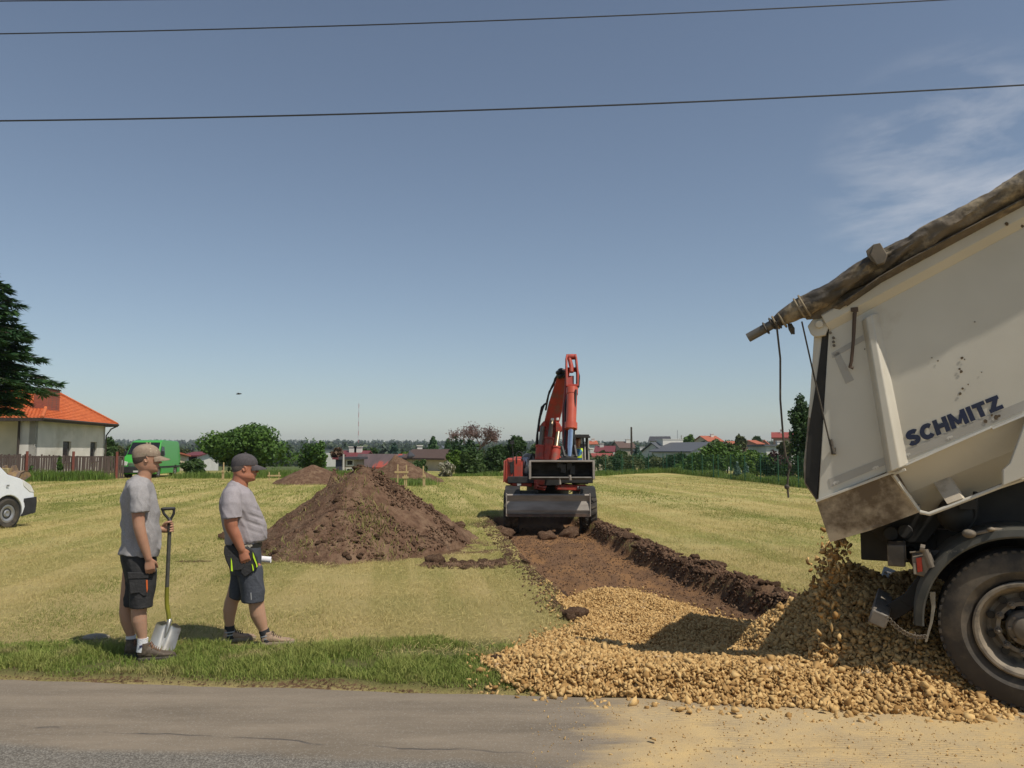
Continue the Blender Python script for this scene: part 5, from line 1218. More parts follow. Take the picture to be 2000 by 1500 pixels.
ts = [((453, 938.5), (482, 950), .088), ((445, 944), (486, 953), .13), ((435, 961), (494, 962), .212), ((429, 978), (501, 977), .225), ((427.5, 995), (509, 992), .215), ((430, 1011), (514.5, 1008), .205), ((434, 1028), (519.5, 1025), .20), ((437.5, 1043), (520.5, 1042), .198), ((438, 1053), (518, 1053), .195), ((439, 1063), (509, 1058), .185)]
sh.loft([span(M2, a, b, 0, wv) for a, b, wv in ts])
sh.tube([S(452, 960, -.165), S(453, 968, -.205), S(453, 985, -.243), S(453, 1000, -.254), S(453, 1012, -.258)], [.07, .080, .082, .083, .085], 24, flat=.92, ref=(1, 0, 0))
sh.tube([S(458, 960, .17), S(463, 970, .21), S(470, 990, .24), S(474, 1006, .24)], [.07, .078, .076, .074], 24, flat=.92, ref=(1, 0, 0))
def fold2(co, no):
    x, z = co[:, 0], co[:, 2]; z0 = S(470, 1012).z; band = np.exp(-((z-z0)/.11)**2)*(co[:, 1] < -.05)*np.exp(-((x-.02)/.09)**2)
    return -.008*band*np.clip(np.sin((z+x*.45)*95), -.2, 1)
union(sh, 't_shirt', tee2, p2, .0068, 3, wrinkles(.012, 6., 7.7, fold2))
sb = MB()
sb.loft([span(M2, a, b, 0, wv) for a, b, wv in [((443, 1056), (511, 1056), .178), ((443, 1075), (511, 1075), .186), ((447, 1100), (510, 1098), .19), ((450, 1120), (508, 1118), .185)]])
sb.loft([span(M2, a, b, -.10, wv) for a, b, wv in [((458, 1105), (512, 1105), .095), ((466, 1130), (513, 1130), .106), ((470, 1155), (516.5, 1152), .110), ((472, 1176), (515, 1173), .110)]])
sb.loft([span(M2, a, b, .10, wv) for a, b, wv in [((450, 1105), (500, 1105), .092), ((450, 1130), (490, 1130), .100), ((447, 1150), (480, 1152), .10), ((446, 1165), (473, 1170), .10)]])
sh2 = union(sb, 'shorts', slate_cloth, p2, .0065, 3, wrinkles(.008, 6., 9.))
be = MB(); be.loft([span(M2, (442, y), (512, y), 0, .192) for y in (1058, 1066)]); bel = be.build('belt', pm('black leather', (.015, .014, .013), rough=.45), p2, smooth=True)
def beltq(px, py): p = S(px, py, 0); a = S(442, py, 0).x; b = S(512, py, 0).x; t = (p.x-(a+b)/2)/((b-a)/2); return Vector((p.x, -.194*abs(1-abs(t)**2.2)**(1/2.2)-.001, p.z))
place_text('belt_lettering', 'wrage', [beltq(477, 1065), beltq(493, 1064.6), beltq(493, 1059), beltq(477, 1059.4)], bel, pm('ivory print', (.5, .45, .36), rough=.6), (0, -.002, 0), .03)
po = MB(); yp = -.235
po.prism([S(x, y, yp) for x, y in [(438, 1066), (471, 1068), (475, 1090), (478, 1108), (472, 1114), (456, 1116), (449, 1112), (441, 1095), (437, 1080)]], (0, .06, 0))
po.prism([S(x, y, yp+.005) for x, y in [(466, 1068), (492, 1072), (503, 1090), (505, 1106), (497, 1114), (488, 1122), (478, 1128), (470, 1120)]], (0, .06, 0))
pou = po.build('tool_pouch', black_cloth, p2, bevel=.010, seg=3)
yl = MB(); yp -= .004
for poly in ([(451, 1089), (453, 1096), (455, 1116), (451, 1115)], [(493.5, 1078), (496, 1084), (502, 1101), (503.5, 1106), (501, 1109), (500, 1102), (494, 1088)], [(491.5, 1101), (494, 1104), (496, 1113), (494, 1116)]): yl.prism([S(x, y, yp) for x, y in poly], (0, .008, 0))
yl.split('hi_vis_stripe', pm('fluorescent yellow', (.55, .80, .02), (.45, .68, .02), rough=.6), pou)
pgm = MB(); pgm.prism([S(x, y, -.212) for x, y in [(489, 1158), (491, 1157), (492, 1171), (490, 1172)]], (0, .01, 0)); pgm.build('print', pm('pale print', (.3, .3, .3), rough=.8), sh2)
cap2m = pm('charcoal cap cloth', (.062, .054, .056), (.082, .072, .074), scale=40, rough=.9, bump=.2)
at1_, at_keep = at1, at2
cap_mesh(p2, at2, H2, None, cap2m, cap2m)
hr = MB(); hairshell(hr, at2, H2); hr.build('hair', pm('cropped grey hair', (.08, .062, .055), (.14, .115, .10), scale=200, rough=.9, bump=.4, bscale=300), p2, smooth=True); eyes(at2, H2, p2)
for pts, rad, stripes in (([S(515, 1230, -.10), S(518, 1239, -.10), S(522, 1253, -.10)], [.046, .044, .047], 1), ([S(448.3, 1222, .10), S(448.5, 1232, .10), S(449, 1247, .10)], [.045, .042, .047], 0)):
    k_ = MB(); sock(k_, pts, rad); ko = k_.build('sock', black_sock, p2, smooth=True)
    st2 = MB()
    for f in (.45, .68):
        c = pts[0].lerp(pts[2], f); d = (pts[2]-pts[0]).normalized(); st2.lathe([(.0448, -.0055), (.0475, -.005), (.0475, .005), (.0448, .0055)], c, d, 24, close=True)
    st2.build('sock_stripe', pm('grey stripe', (.33, .34, .36), rough=.9), ko, smooth=True)
suede = pm('tan suede', (.36, .25, .17), (.29, .20, .135), scale=20, rough=.9, bump=.3, c3=(.20, .14, .10), s3=16, t3=(.6, .7))
tsole = pm('beige sole', (.32, .26, .19), (.22, .18, .13), scale=20, rough=.85)
hz = S(511, 1262, -.10); shoe(p2, 'shoe', Vector((S(510, 1262, -.10).x, -.10, .002)), (1, -.05, 0), .285, 0, (suede, tsole), pm('dark lace', (.10, .07, .05), rough=.9), hi=.10, wd=.050)
shoe(p2, 'shoe', Vector((S(436, 1250, .10).x, .10, .01)), (1, .1, 0), .28, 0, (suede, tsole), pm('dark lace 2', (.10, .07, .05), rough=.9), hi=.10, wd=.050, roll=R(0))
# rolled paper in his far hand
rpz = thing('rolled_paper', 'rolled white drawing held low by the heavier man in the dark cap', 'paper roll', M2.loc, M2.rz)
mb = MB(); a, b = S(489, 1090, .19), S(529.5, 1093.5, .16); dd = (b-a).normalized(); mb.lathe([(.027, 0), (.0285, 0), (.0285, (b-a).length), (.027, (b-a).length)], a, dd, 28, close=True)
pap = pm('white paper', (.80, .79, .80), (.74, .73, .75), scale=20, rough=.8); mb.build('sheet', pap, rpz, smooth=True)
mb = MB(); u_ = dd.orthogonal().normalized(); v_ = dd.cross(u_); mb.loft([[a+dd*l+u_*(math.cos(t)*(.025-.0022*t))+v_*(math.sin(t)*(.025-.0022*t)) for t in np.linspace(0, 10, 50)]+[a+dd*l+u_*(math.cos(t)*(.0244-.0022*t))+v_*(math.sin(t)*(.0244-.0022*t)) for t in np.linspace(10, 0, 50)] for l in (.004, (b-a).length-.004)]); mb.build('inner_turns', pap, rpz, smooth=True)
# ================================================================ WHEELED EXCAVATOR (faces the camera)
XZ = -.25
XF = Frame((.93, 20.6, XZ), math.atan2(-.93, 20.6)*1.0+R(2))
ex = thing('wheeled_excavator', 'red wheeled excavator with raised arm and dozer blade, standing in the trench', 'excavator', XF.loc, XF.rz)
XP = XF.P
red = pm('faded red paint', (.46, .060, .034), (.34, .042, .026), scale=5, rough=.6, bump=.08, c3=(.22, .10, .07), s3=5, t3=(.52, .68))
red2 = pm('sun bleached red paint', (.48, .12, .085), (.38, .085, .06), scale=3, rough=.6, c3=(.30, .15, .11), s3=4)
xblack = pm('black machine paint', (.018, .018, .018), (.035, .033, .03), scale=8, rough=.6)
xgrey = pm('mud worn steel', (.34, .30, .26), (.22, .19, .16), scale=5, rough=.6, metal=.0, c3=(.33, .29, .24), s3=3, stretch=(.35, 1, 1.6))
chrome = pm('chrome rod', (.70, .72, .75), (.6, .62, .65), rough=.12, metal=1.)
hose = pm('rubber hose', (.012, .012, .012), (.025, .025, .025), rough=.5)
glassm = pm('cab glass', (.03, .035, .035), (.04, .045, .045), rough=.05, spec=.8)
lampm = pm('lamp lens', (.75, .74, .70), (.6, .6, .58), rough=.15, spec=.8)
def prismx(mb, pts, y0, y1):
    """pts in pixels measured on plane y0; extruded back to y1"""
    return mb.prism([XP(x, y, y0) for x, y in pts], (0, y1-y0, 0))
# wheels (front axle near the camera, rear axle behind), twin tyres
YA, YB = -1.2, 1.35
for (xx, yy) in ((-.93, YA), (.93, YA), (-.93, YB), (.93, YB)):
    t = MB(); c = Vector((xx, yy, .50)); sg = -1 if xx < 0 else 1
    prof = [(.27, -.10), (.30, -.16), (.40, -.19), (.47, -.185), (.50, -.15), (.50, -.03), (.47, -.02), (.47, .02), (.50, .03), (.50, .15), (.47, .185), (.40, .19), (.30, .16), (.27, .10)]
    t.lathe(prof, c, (1, 0, 0), 40, close=True); wo = t.build('wheel', rubber, ex, smooth=True, sharp=30)
    lg_ = MB()
    for k in range(22):
        a = 2*math.pi*k/22; u = Vector((0, math.cos(a), math.sin(a))); M = Matrix(((1, 0, 0), u.cross(Vector((1, 0, 0))), u)).transposed()
        for s2 in (-1, 1): lg_.box(c+u*.50+Vector((s2*.10, 0, 0)), (.14, .05, .05), M @ Matrix.Rotation(R(25*s2), 3, 'Z'))
    lg_.build('tread_block', rubber, wo)
    rm = MB(); rm.lathe([(.0, .05*sg), (.12, .06*sg), (.14, .0), (.22, .02*sg), (.27, .14*sg), (.28, .11*sg), (.28, -.1*sg), (.0, -.1*sg)], c, (1, 0, 0), 28); rm.build('rim', red2, wo, smooth=True)
un = MB(); un.box((0, .1, .72), (.75, 3.2, .34)); un.box((0, YA, .52), (1.5, .22, .22)); un.box((0, YB, .52), (1.5, .22, .22)); un.box((0, -1.5, .78), (1.2, .5, .25)); un.tube([(0, .1, .85), (0, .1, 1.12)], .55, 32)
un.build('undercarriage', xblack, ex, bevel=.02)
for s_ in (-1, 1):
    f = MB(); f.loft([[Vector((s_*.72, YA+y, z)), Vector((s_*1.08, YA+y, z)), Vector((s_*1.08, YA+y, z+.03)), Vector((s_*.72, YA+y, z+.03))] for y, z in ((-.5, .86), (-.46, 1.02), (-.2, 1.08), (.3, 1.08), (.55, .98))]); f.build('wheel_guard', xblack, ex)
st = MB(); st.box((-.55, -1.6, .98), (.5, .12, .10)); st.tube([(-.45, -1.7, .98), (-.38, -1.7, 1.03), (-.3, -1.7, .98)], .012, 6); st.tube([(.45, -1.7, .98), (.52, -1.72, 1.03), (.6, -1.7, .98)], .012, 6); st.build('step', xblack, ex)
# dozer blade
bY = -1.95
bd_ = MB()
pr = [(bY+.10, .33), (bY+.02, .36), (bY-.02, .48), (bY+.02, .64), (bY+.06, .70), (bY+.0, .86), (bY+.06, .89), (bY+.12, .86), (bY+.12, .62), (bY+.10, .45), (bY+.14, .33)]
L0, L1 = XP(990, 985, bY).x, XP(1152, 985, bY).x; zt, zb = XP(1070, 965, bY).z, XP(1070, 1008, bY).z
kz = (zt-zb)/.56
pts = [Vector((L0, y, zb+(z-.33)*kz)) for y, z in pr]; bd_.prism(pts, (L1-L0, 0, 0)); bl_o = bd_.build('dozer_blade', xgrey, ex, bevel=.008)
bw = MB(); bw.box(((L0+L1)/2, bY+.0, zb+.02), (L1-L0+.01, .08, .07)); bw.build('cutting_edge', pm('rusty edge', (.12, .075, .05), (.07, .05, .04), scale=9, rough=.7), bl_o)
ew = MB()
for x in (L0-.01, L1+.01): ew.prism([Vector((x-.012, bY-.04, zb)), Vector((x-.012, bY+.16, zb)), Vector((x-.012, bY+.16, zt+.01)), Vector((x-.012, bY+.0, zt+.01))], (.024, 0, 0))
ew.split('end_plate', xgrey, bl_o)
ar = MB()
for x in (-.4, .4): ar.beam((x, bY+.12, .55), (x, -1.2, .62), .12, .16)
ar.split('blade_arm', xblack, ex)
# upper body
up_ = MB(); up_.box((.02, .35, 1.26), (2.1, 2.9, .16)); up_.box((0, -.9, 1.30), (.5, .5, .35)); up_.build('slew_deck', xblack, ex, bevel=.015)
fs_ = MB(); prismx(fs_, [(1001, 941), (1040, 941), (1039, 951), (1001, 949)], -1.05, -.5); prismx(fs_, [(1086, 946), (1147, 948), (1147, 960), (1086, 957)], -1.05, -.5); fs_.split('front_frame', red, ex, bevel=.02)
vb = MB(); prismx(vb, [(1043, 936), (1062, 936), (1068, 950), (1064, 958), (1043, 955)], -1.12, -.9); vb.tube([XP(1047, 938, -1.2), XP(1050, 950, -1.25), XP(1066, 953, -1.2)], .035, 10); vb.box(XP(1056, 942, -1.2), (.2, .1, .12)); vb.build('valve_block', red, ex, bevel=.01)
lp = MB()
for (x, y) in ((1014, 946), (1132, 953)):
    prismx(lp, [(x-4, y-3), (x+4, y-3), (x+4, y+2), (x-4, y+3)], -1.08, -1.0)
lp.split('work_light', lampm, ex, bevel=.008)
il = MB(); prismx(il, [(1144, 950), (1148, 950), (1148, 956), (1144, 956)], -1.08, -1.0); il.build('indicator', pm('amber lens', (.7, .2, .03), rough=.25), ex)
hse = MB(); prismx(hse, [(986, 900), (989, 896), (1018, 896), (1021, 900), (1021, 938), (1018, 949), (1001, 949), (985, 942)], -.8, 1.7); hs_o = hse.build('engine_housing', red, ex, bevel=.05, seg=3)
sd = MB(); sd.prism([XP(986, 900, -.8)+Vector((-.03, 0, 0)), XP(985, 942, -.8)+Vector((-.03, 0, 0)), XP(985, 942, -.8)+Vector((-.03, 2.2, 0)), XP(986, 900, -.8)+Vector((-.03, 2.2, 0))], (.03, 0, 0)); tag(sd.build('side_door', red2, hs_o, bevel=.01), 'bleached red side door')
vn = MB(); prismx(vn, [(995, 903), (1003, 901), (1003, 922), (998, 926), (996, 920)], -.83, -.78); prismx(vn, [(1003, 900), (1004.2, 900), (1004.2, 940), (1003, 940)], -.82, -.78); vn.build('vent', xblack, hs_o, bevel=.004)
cw = MB(); cw.box((0.05, 1.75, 1.50), (2.0, .5, .62)); cw.build('counterweight', red, ex, bevel=.10, seg=3)
hd = MB(); prismx(hd, [(1016, 899), (1024, 888), (1030, 885), (1045, 889), (1046, 915), (1040, 938), (1020, 938)], -.2, 1.5); hd.build('hood', pm('dusty grey hood', (.28, .27, .25), (.2, .19, .18), scale=6, rough=.6), ex, bevel=.03)
tk = MB(); tk.tube([XP(1027, 902, -.6), XP(1027, 918, -.6)], .12, 20, roundcap=True); tk.build('filter_tank', pm('galvanised tank', (.45, .45, .46), (.35, .35, .36), scale=8, rough=.35, metal=.6), ex, smooth=True)
mi = MB(); mi.tube([XP(1002, 910, -.9), XP(1002, 885, -.9)], .014, 8); prismx(mi, [(996, 861), (1004, 860), (1005, 867), (997, 868)], -.93, -.88); mi.tube([XP(1009, 905, -.8), XP(1009, 885, -.8), XP(1013, 882, -.8), XP(1019, 884, -.8), XP(1020, 900, -.8)], .014, 8); mi.tube([XP(1002, 885, -.9), XP(1000, 866, -.9)], .01, 6); mi.build('mirror', xblack, ex, bevel=.002)
# cab
cb_ = MB(); y0, y1 = -.55, 1.0
posts = [(1119, 852, 1122, 925), (1146, 853, 1148, 935)]
for a in posts:
    for yv in (y0, y1): cb_.beam(XP(a[0], a[1], y0)+Vector((0, yv-y0, 0)), XP(a[2], a[3], y0)+Vector((0, yv-y0, 0)), .07, .07)
cb_.beam(XP(1139, 853, y0), XP(1141, 906, y0), .035, .04)
zc = XP(1120, 852, y0).z; xl, xr = XP(1117, 852, y0).x, XP(1148, 852, y0).x
cb_.box(((xl+xr)/2, (y0+y1)/2, zc+.01), (xr-xl+.06, y1-y0+.15, .07)); cb_.box(((xl+xr)/2, (y0+y1)/2, XP(1120, 930, y0).z), (xr-xl, y1-y0, .4)); cb_.box(((xl+xr)/2, y1, (zc+1.5)/2), (xr-xl, .05, zc-1.5))
cb_o = cb_.build('cab', xblack, ex, bevel=.012)
rf = MB(); prismx(rf, [(1117, 851.5), (1120, 850), (1147, 851.5), (1153, 852), (1153, 855), (1146, 855), (1117, 854)], y0-.3, y0+.1); rf.build('roof_visor', xblack, cb_o)
hr_ = MB()
for (x, ya, yb) in ((1137, 882, 904), (1142, 872, 906), (1149, 860, 906)): hr_.tube([XP(x, ya, y0-.08), XP(x+1, yb, y0-.08)], .018, 8)
hr_.tube([XP(1150, 876, y0-.1), XP(1158, 877, y0-.1)], .02, 8); hr_.split('hand_rail', pm('pale rail', (.5, .47, .42), rough=.5), cb_o, smooth=True)
gl = MB(); gl.add([XP(1121, 856, y0+.02), XP(1145, 857, y0+.02), XP(1147, 905, y0+.02), XP(1123, 905, y0+.02)], [(0, 1, 2, 3)])
gm, gn, gl_, gb = newmat('clear glass'); gb.inputs['Transmission Weight'].default_value = 1.; gb.inputs['Roughness'].default_value = .02; gb.inputs['Base Color'].default_value = (.9, .95, .93, 1)
gmx = gn.new('ShaderNodeMixShader'); gtr = gn.new('ShaderNodeBsdfTransparent'); gmx.inputs[0].default_value = .82; gl_.new(gb.outputs[0], gmx.inputs[1]); gl_.new(gtr.outputs[0], gmx.inputs[2]); gl_.new(gmx.outputs[0], gn['Material Output'].inputs[0])
gl.build('windscreen', gm, cb_o)
wm = MB(); wm.tube([XP(1121, 846, y0+.3), XP(1121, 853, y0+.3)], .06, 12, roundcap=True); wm.tube([XP(1121, 853, y0+.3), XP(1119, 862, y0)], .03, 8); wm.build('beacon', pm('pale beacon', (.5, .48, .42), rough=.4), cb_o, smooth=True)
seat = MB(); seat.box(XP(1131, 905, .25), (.45, .45, .15)); seat.box(XP(1131, 888, .5), (.42, .12, .6)); seat.build('seat', pm('dark seat', (.03, .03, .035), rough=.8), cb_o, bevel=.03)
# boom: base between deck, leans right and back-forward; three welded segments
def bseg(mb, pts, depths, wds, hts):
    rings = []
    for (x, y), d, wv, h in zip(pts, depths, wds, hts):
        c = XP(x, y, d); rings.append([c+Vector((-wv/2, -h/2, 0)), c+Vector((wv/2, -h/2, 0)), c+Vector((wv/2, h/2, 0)), c+Vector((-wv/2, h/2, 0))])
    return mb.loft(rings)
bm_ = MB(); bseg(bm_, [(1069, 940), (1067, 905), (1071, 870), (1074, 842), (1077, 828)], (-.35, -.35, -.25, -.15, -.1), (.32, .36, .40, .36, .36), (.45, .5, .55, .55, .5))
bmo = bm_.build('boom', red, ex, bevel=.02)
bm2 = MB(); bseg(bm2, [(1073, 840), (1078, 822), (1087, 785), (1096, 750), (1103, 722)], (-.15, -.15, -.35, -.6, -.8), (.36, .38, .38, .32, .26), (.45, .55, .65, .55, .4)); bm2.build('upper_boom', red, ex, bevel=.02)
kn = MB(); prismx(kn, [(1054, 832), (1062, 822), (1066, 826), (1066, 843), (1054, 841)], -.5, -.1); prismx(kn, [(1085, 823), (1093, 826), (1098, 836), (1096, 844), (1085, 844)], -.6, -.1); kn.tube([XP(1052, 838, -.3), XP(1099, 838, -.3)], .07, 14); kn.build('knuckle', red, ex, bevel=.015)
# boom cylinders
for nm_, a, b_, rr, rod in (('boom_cylinder', (1054, 899), (1056, 874), .12, (1060, 835)), ('boom_cylinder', (1083, 901), (1086, 876), .12, (1091, 840)), ('adjust_cylinder', (1066, 899), (1073, 858), .10, (1078, 822))):
    m_ = MB(); m_.tube([XP(*a, -.95), XP(*b_, -.85)], rr, 16); m_.tube([XP(*b_, -.85), XP(b_[0]+.3, b_[1]-3, -.84)], rr*1.15, 16); co_ = m_.build(nm_, red, ex, smooth=True)
    m2 = MB(); m2.tube([XP(*b_, -.85), XP(*rod, -.5)], rr*.55, 12); m2.build('piston_rod', pm('oily rod', (.25, .20, .14), (.2, .16, .1), rough=.3, metal=.6), co_, smooth=True)
bl2 = MB()
for (x, y) in ((1079, 819), (1089, 818.5)): prismx(bl2, [(x-3, y-2.5), (x+3, y-2.5), (x+3, y+2.5), (x-3, y+2.5)], -.75, -.65)
bl2.split('boom_light', lampm, ex, bevel=.01)
# stick (dipper) hanging towards the camera with the bucket cylinder in front of it
sk1 = MB()
for sx in (-1, 1):
    sk1.loft([[c+Vector((sx*wv-.02, -h/2, 0)), c+Vector((sx*wv+.02, -h/2, 0)), c+Vector((sx*wv+.02, h/2, 0)), c+Vector((sx*wv-.02, h/2, 0))] for c, wv, h in ((XP(1115.5, 693, -1.25), .10, .18), (XP(1115.5, 700, -1.25), .12, .30), (XP(1117, 730, -1.35), .135, .45), (XP(1117, 755, -1.45), .13, .42))])
sk1.box(XP(1116, 697, -1.25), (.22, .2, .05)); sk1.box(XP(1117, 755, -1.5), (.24, .3, .10)); sk1.tube([XP(1106, 697, -1.25), XP(1126, 697, -1.25)], .07, 14); sk1.tube([XP(1104, 722, -1.1), XP(1128, 722, -1.1)], .06, 14)
sk1.build('stick_bracket', red, ex, bevel=.006)
sk2 = MB(); bseg(sk2, [(1112, 735), (1111, 765), (1108, 800), (1107, 840), (1108, 885)], (-1.25, -1.35, -1.5, -1.7, -1.95), (.20, .22, .24, .22, .20), (.35, .42, .38, .3, .22)); sk2.build('stick', pm('dark red paint', (.30, .035, .025), (.22, .03, .02), scale=3, rough=.5), ex, bevel=.012)
sc1 = MB(); sc1.tube([XP(1112, 700, -1.3), XP(1116, 716, -1.4), XP(1116, 727, -1.45)], [.05, .055, .055], 12); sc1.build('arm_cylinder', red, ex, smooth=True)
bc = MB(); bc.tube([XP(1117.5, 764, -1.75), XP(1115, 836, -2.05)], [.125, .12], 20); bc.tube([XP(1117.6, 758, -1.72), XP(1117.4, 770, -1.77)], .14, 16); bc.tube([XP(1115.3, 826, -2.02), XP(1115, 838, -2.06)], .15, 20); bco = bc.build('bucket_cylinder', pm('bleached red cylinder', (.52, .10, .05), (.46, .08, .045), scale=4, rough=.4), ex, smooth=True)
rd = MB(); rd.tube([XP(1115, 838, -2.06), XP(1112.5, 892, -2.2)], .062, 16); rd.build('piston_rod', chrome, bco, smooth=True)
lk = MB()
for (a, b_, c_, d_) in ((1097, 872, 1103, 893), (1122, 870, 1126, 893), (1100, 893, 1124, 893), (1104, 880, 1097, 900)): lk.beam(XP(a, b_, -2.1), XP(c_, d_, -2.25), .05, .08)
lk.box(XP(1110, 897, -2.2), (.42, .2, .08)); lk.tube([XP(1096, 893, -2.2), XP(1126, 893, -2.2)], .06, 12)
for (x, y) in ((1093, 905), (1100, 915), (1112, 908), (1118, 918)): lk.box(XP(x, y, -2.2), (.12, .12, .2))
lk.build('bucket_linkage', xblack, ex, bevel=.008)
# hoses
ho = MB()
for pts, d0, d1 in (([(1050, 868), (1050, 845), (1055, 815), (1060, 798), (1063, 790)], -.4, -.4), ([(1047, 872), (1049, 850), (1053, 820), (1058, 795), (1066, 788)], -.45, -.4), ([(1068, 785), (1073, 765), (1081, 752), (1084, 740), (1092, 728), (1098, 722)], -.6, -.9),
                    ([(1066, 800), (1071, 772), (1078, 755), (1088, 735)], -.55, -.8), ([(1111, 762), (1104, 790), (1105, 830), (1103, 860), (1100, 890)], -1.7, -2.1), ([(1121, 762), (1121, 800), (1119, 835)], -1.8, -2.05), ([(1128, 724), (1131, 735), (1130, 755), (1126, 760)], -1.3, -1.35), ([(1125, 762), (1122, 800), (1121, 850), (1124, 880)], -1.9, -2.1)):
    n_ = len(pts); ho.tube([XP(x, y, d0+(d1-d0)*i/(n_-1)) for i, (x, y) in enumerate(pts)], .025, 8, roundcap=True)
for (x, y) in ((1092, 728), (1096, 724), (1101, 727), (1103, 733), (1094, 735)): ho.ell(XP(x, y, -.95), (.09, .09, .07), n=8, m=6)
for (x0, x1, ya, yb) in ((1024, 1026, 915, 905), (1037, 1046, 892, 890)): ho.tube([XP(x0+.5, ya, -.7), XP(x0+3, yb-4, -.7), XP(x1+3, yb+6, -.7)], .03, 8)
ho.tube([XP(1036, 899, -.6), XP(1038, 889, -.6), XP(1043, 887, -.6), XP(1046, 897, -.6)], .03, 8)
ho.build('hydraulic_hose', hose, ex, smooth=True)
# ditching bucket, its open side turned to the camera
by = -2.35; bx0, bx1 = XP(1035, 900, by).x, XP(1160, 900, by).x; zt, zb = XP(1100, 901, by).z, XP(1100, 936, by).z
bu_ = MB(); prof = [(by, zt), (by+.25, zt+.03), (by+.48, zt-.06), (by+.58, zt-.25), (by+.50, zb+.05), (by+.25, zb-.02), (by-.04, zb+.03)]
inn = [(y-.03 if i > 2 else y, z-(.03 if i < 3 else -.03)) for i, (y, z) in enumerate(prof)][::-1]; inn = [(max(y, by-.02), z) for y, z in inn]
bu_.prism([Vector((bx0, y, z)) for y, z in prof+inn], (bx1-bx0, 0, 0))
for x in (bx0, bx1-.03): bu_.prism([Vector((x, y, z)) for y, z in prof], (.03, 0, 0))
buo = bu_.build('bucket', pm('bucket steel', (.075, .07, .062), (.13, .12, .105), scale=6, rough=.55, metal=.3), ex, bevel=.004)
le = MB(); le.box(((bx0+bx1)/2, by-.01, zt+.005), (bx1-bx0+.03, .06, .035)); le.box((bx0, by, (zt+zb)/2), (.05, .10, zt-zb)); le.box((bx1-.01, by, (zt+zb)/2), (.05, .10, zt-zb)); le.build('bucket_lip', xgrey, buo, bevel=.005)
mg = MB(); mg.tube([XP(1113, 928, by-.1), XP(1114, 938, by-.1)], .03, 8); mg.tube([XP(1093, 932, by), XP(1094, 946, by)], .025, 8); mg.split('pin', xgrey, ex)
# operator in the cab
oc = XP(1129, 878, .2)
op = thing('person', 'excavator operator in a blue shirt and yellow vest inside the cab', 'person', ex.location, XF.rz)
mb = MB(); mb.loft([ering((oc.x, oc.y, oc.z-.50), .15, .16), ering((oc.x, oc.y, oc.z-.3), .13, .15), ering((oc.x, oc.y, oc.z-.05), .14, .19), ering((oc.x, oc.y, oc.z+.03), .10, .13), ering((oc.x, oc.y, oc.z+.06), .06, .06)])
hd_ = Vector((oc.x, oc.y-.04, oc.z+.22)); mb.ell(hd_, (.078, .098, .12)); mb.ell(hd_+Vector((0, -.10, -.02)), (.018, .03, .03)); mb.tube([oc+Vector((0, 0, .02)), hd_], .055, 12)
for s_ in (-1, 1):
    mb.tube([oc+Vector((s_*.17, 0, -.02)), oc+Vector((s_*.24, -.08, -.25)), oc+Vector((s_*.17, -.34, -.30))], [.055, .045, .032], 12, roundcap=True)
    w0 = oc+Vector((s_*.17, -.34, -.30)); hand(mb, w0, (-s_*.2, -1, .1), (-s_*1., 0, .1), 1. if s_ > 0 else -1., grip=.8)
    mb.tube([oc+Vector((s_*.09, 0, -.5)), oc+Vector((s_*.12, -.42, -.48)), oc+Vector((s_*.12, -.48, -.85))], [.085, .065, .045], 12, roundcap=True)
union(mb, 'body', skin, op, .012, 2)
vst = MB(); vst.loft([ering((oc.x, oc.y, oc.z-.46), .165, .18), ering((oc.x, oc.y, oc.z-.3), .145, .17), ering((oc.x, oc.y, oc.z-.05), .155, .215), ering((oc.x, oc.y, oc.z+.03), .11, .15)]); vst.tube([oc+Vector((-.17, 0, -.02)), oc+Vector((-.24, -.08, -.24))], [.07, .06], 12); vst.tube([oc+Vector((.17, 0, -.02)), oc+Vector((.24, -.08, -.24))], [.07, .06], 12)
union(vst, 'shirt', pm('blue shirt', (.06, .22, .42), (.05, .18, .35), rough=.9), op, .012, 2)
vv = MB(); vv.loft([ering((oc.x, oc.y, oc.z-.22), .160, .19), ering((oc.x, oc.y, oc.z-.05), .168, .20), ering((oc.x, oc.y, oc.z+.035), .12, .145)]); vv.build('vest', pm('hi vis vest', (.55, .75, .03), (.5, .65, .03), rough=.7), op, smooth=True)
hh = MB(); hh.ell(hd_+Vector((0, .015, .035)), (.085, .10, .10)); hh.build('hair', hair1, op, smooth=True)
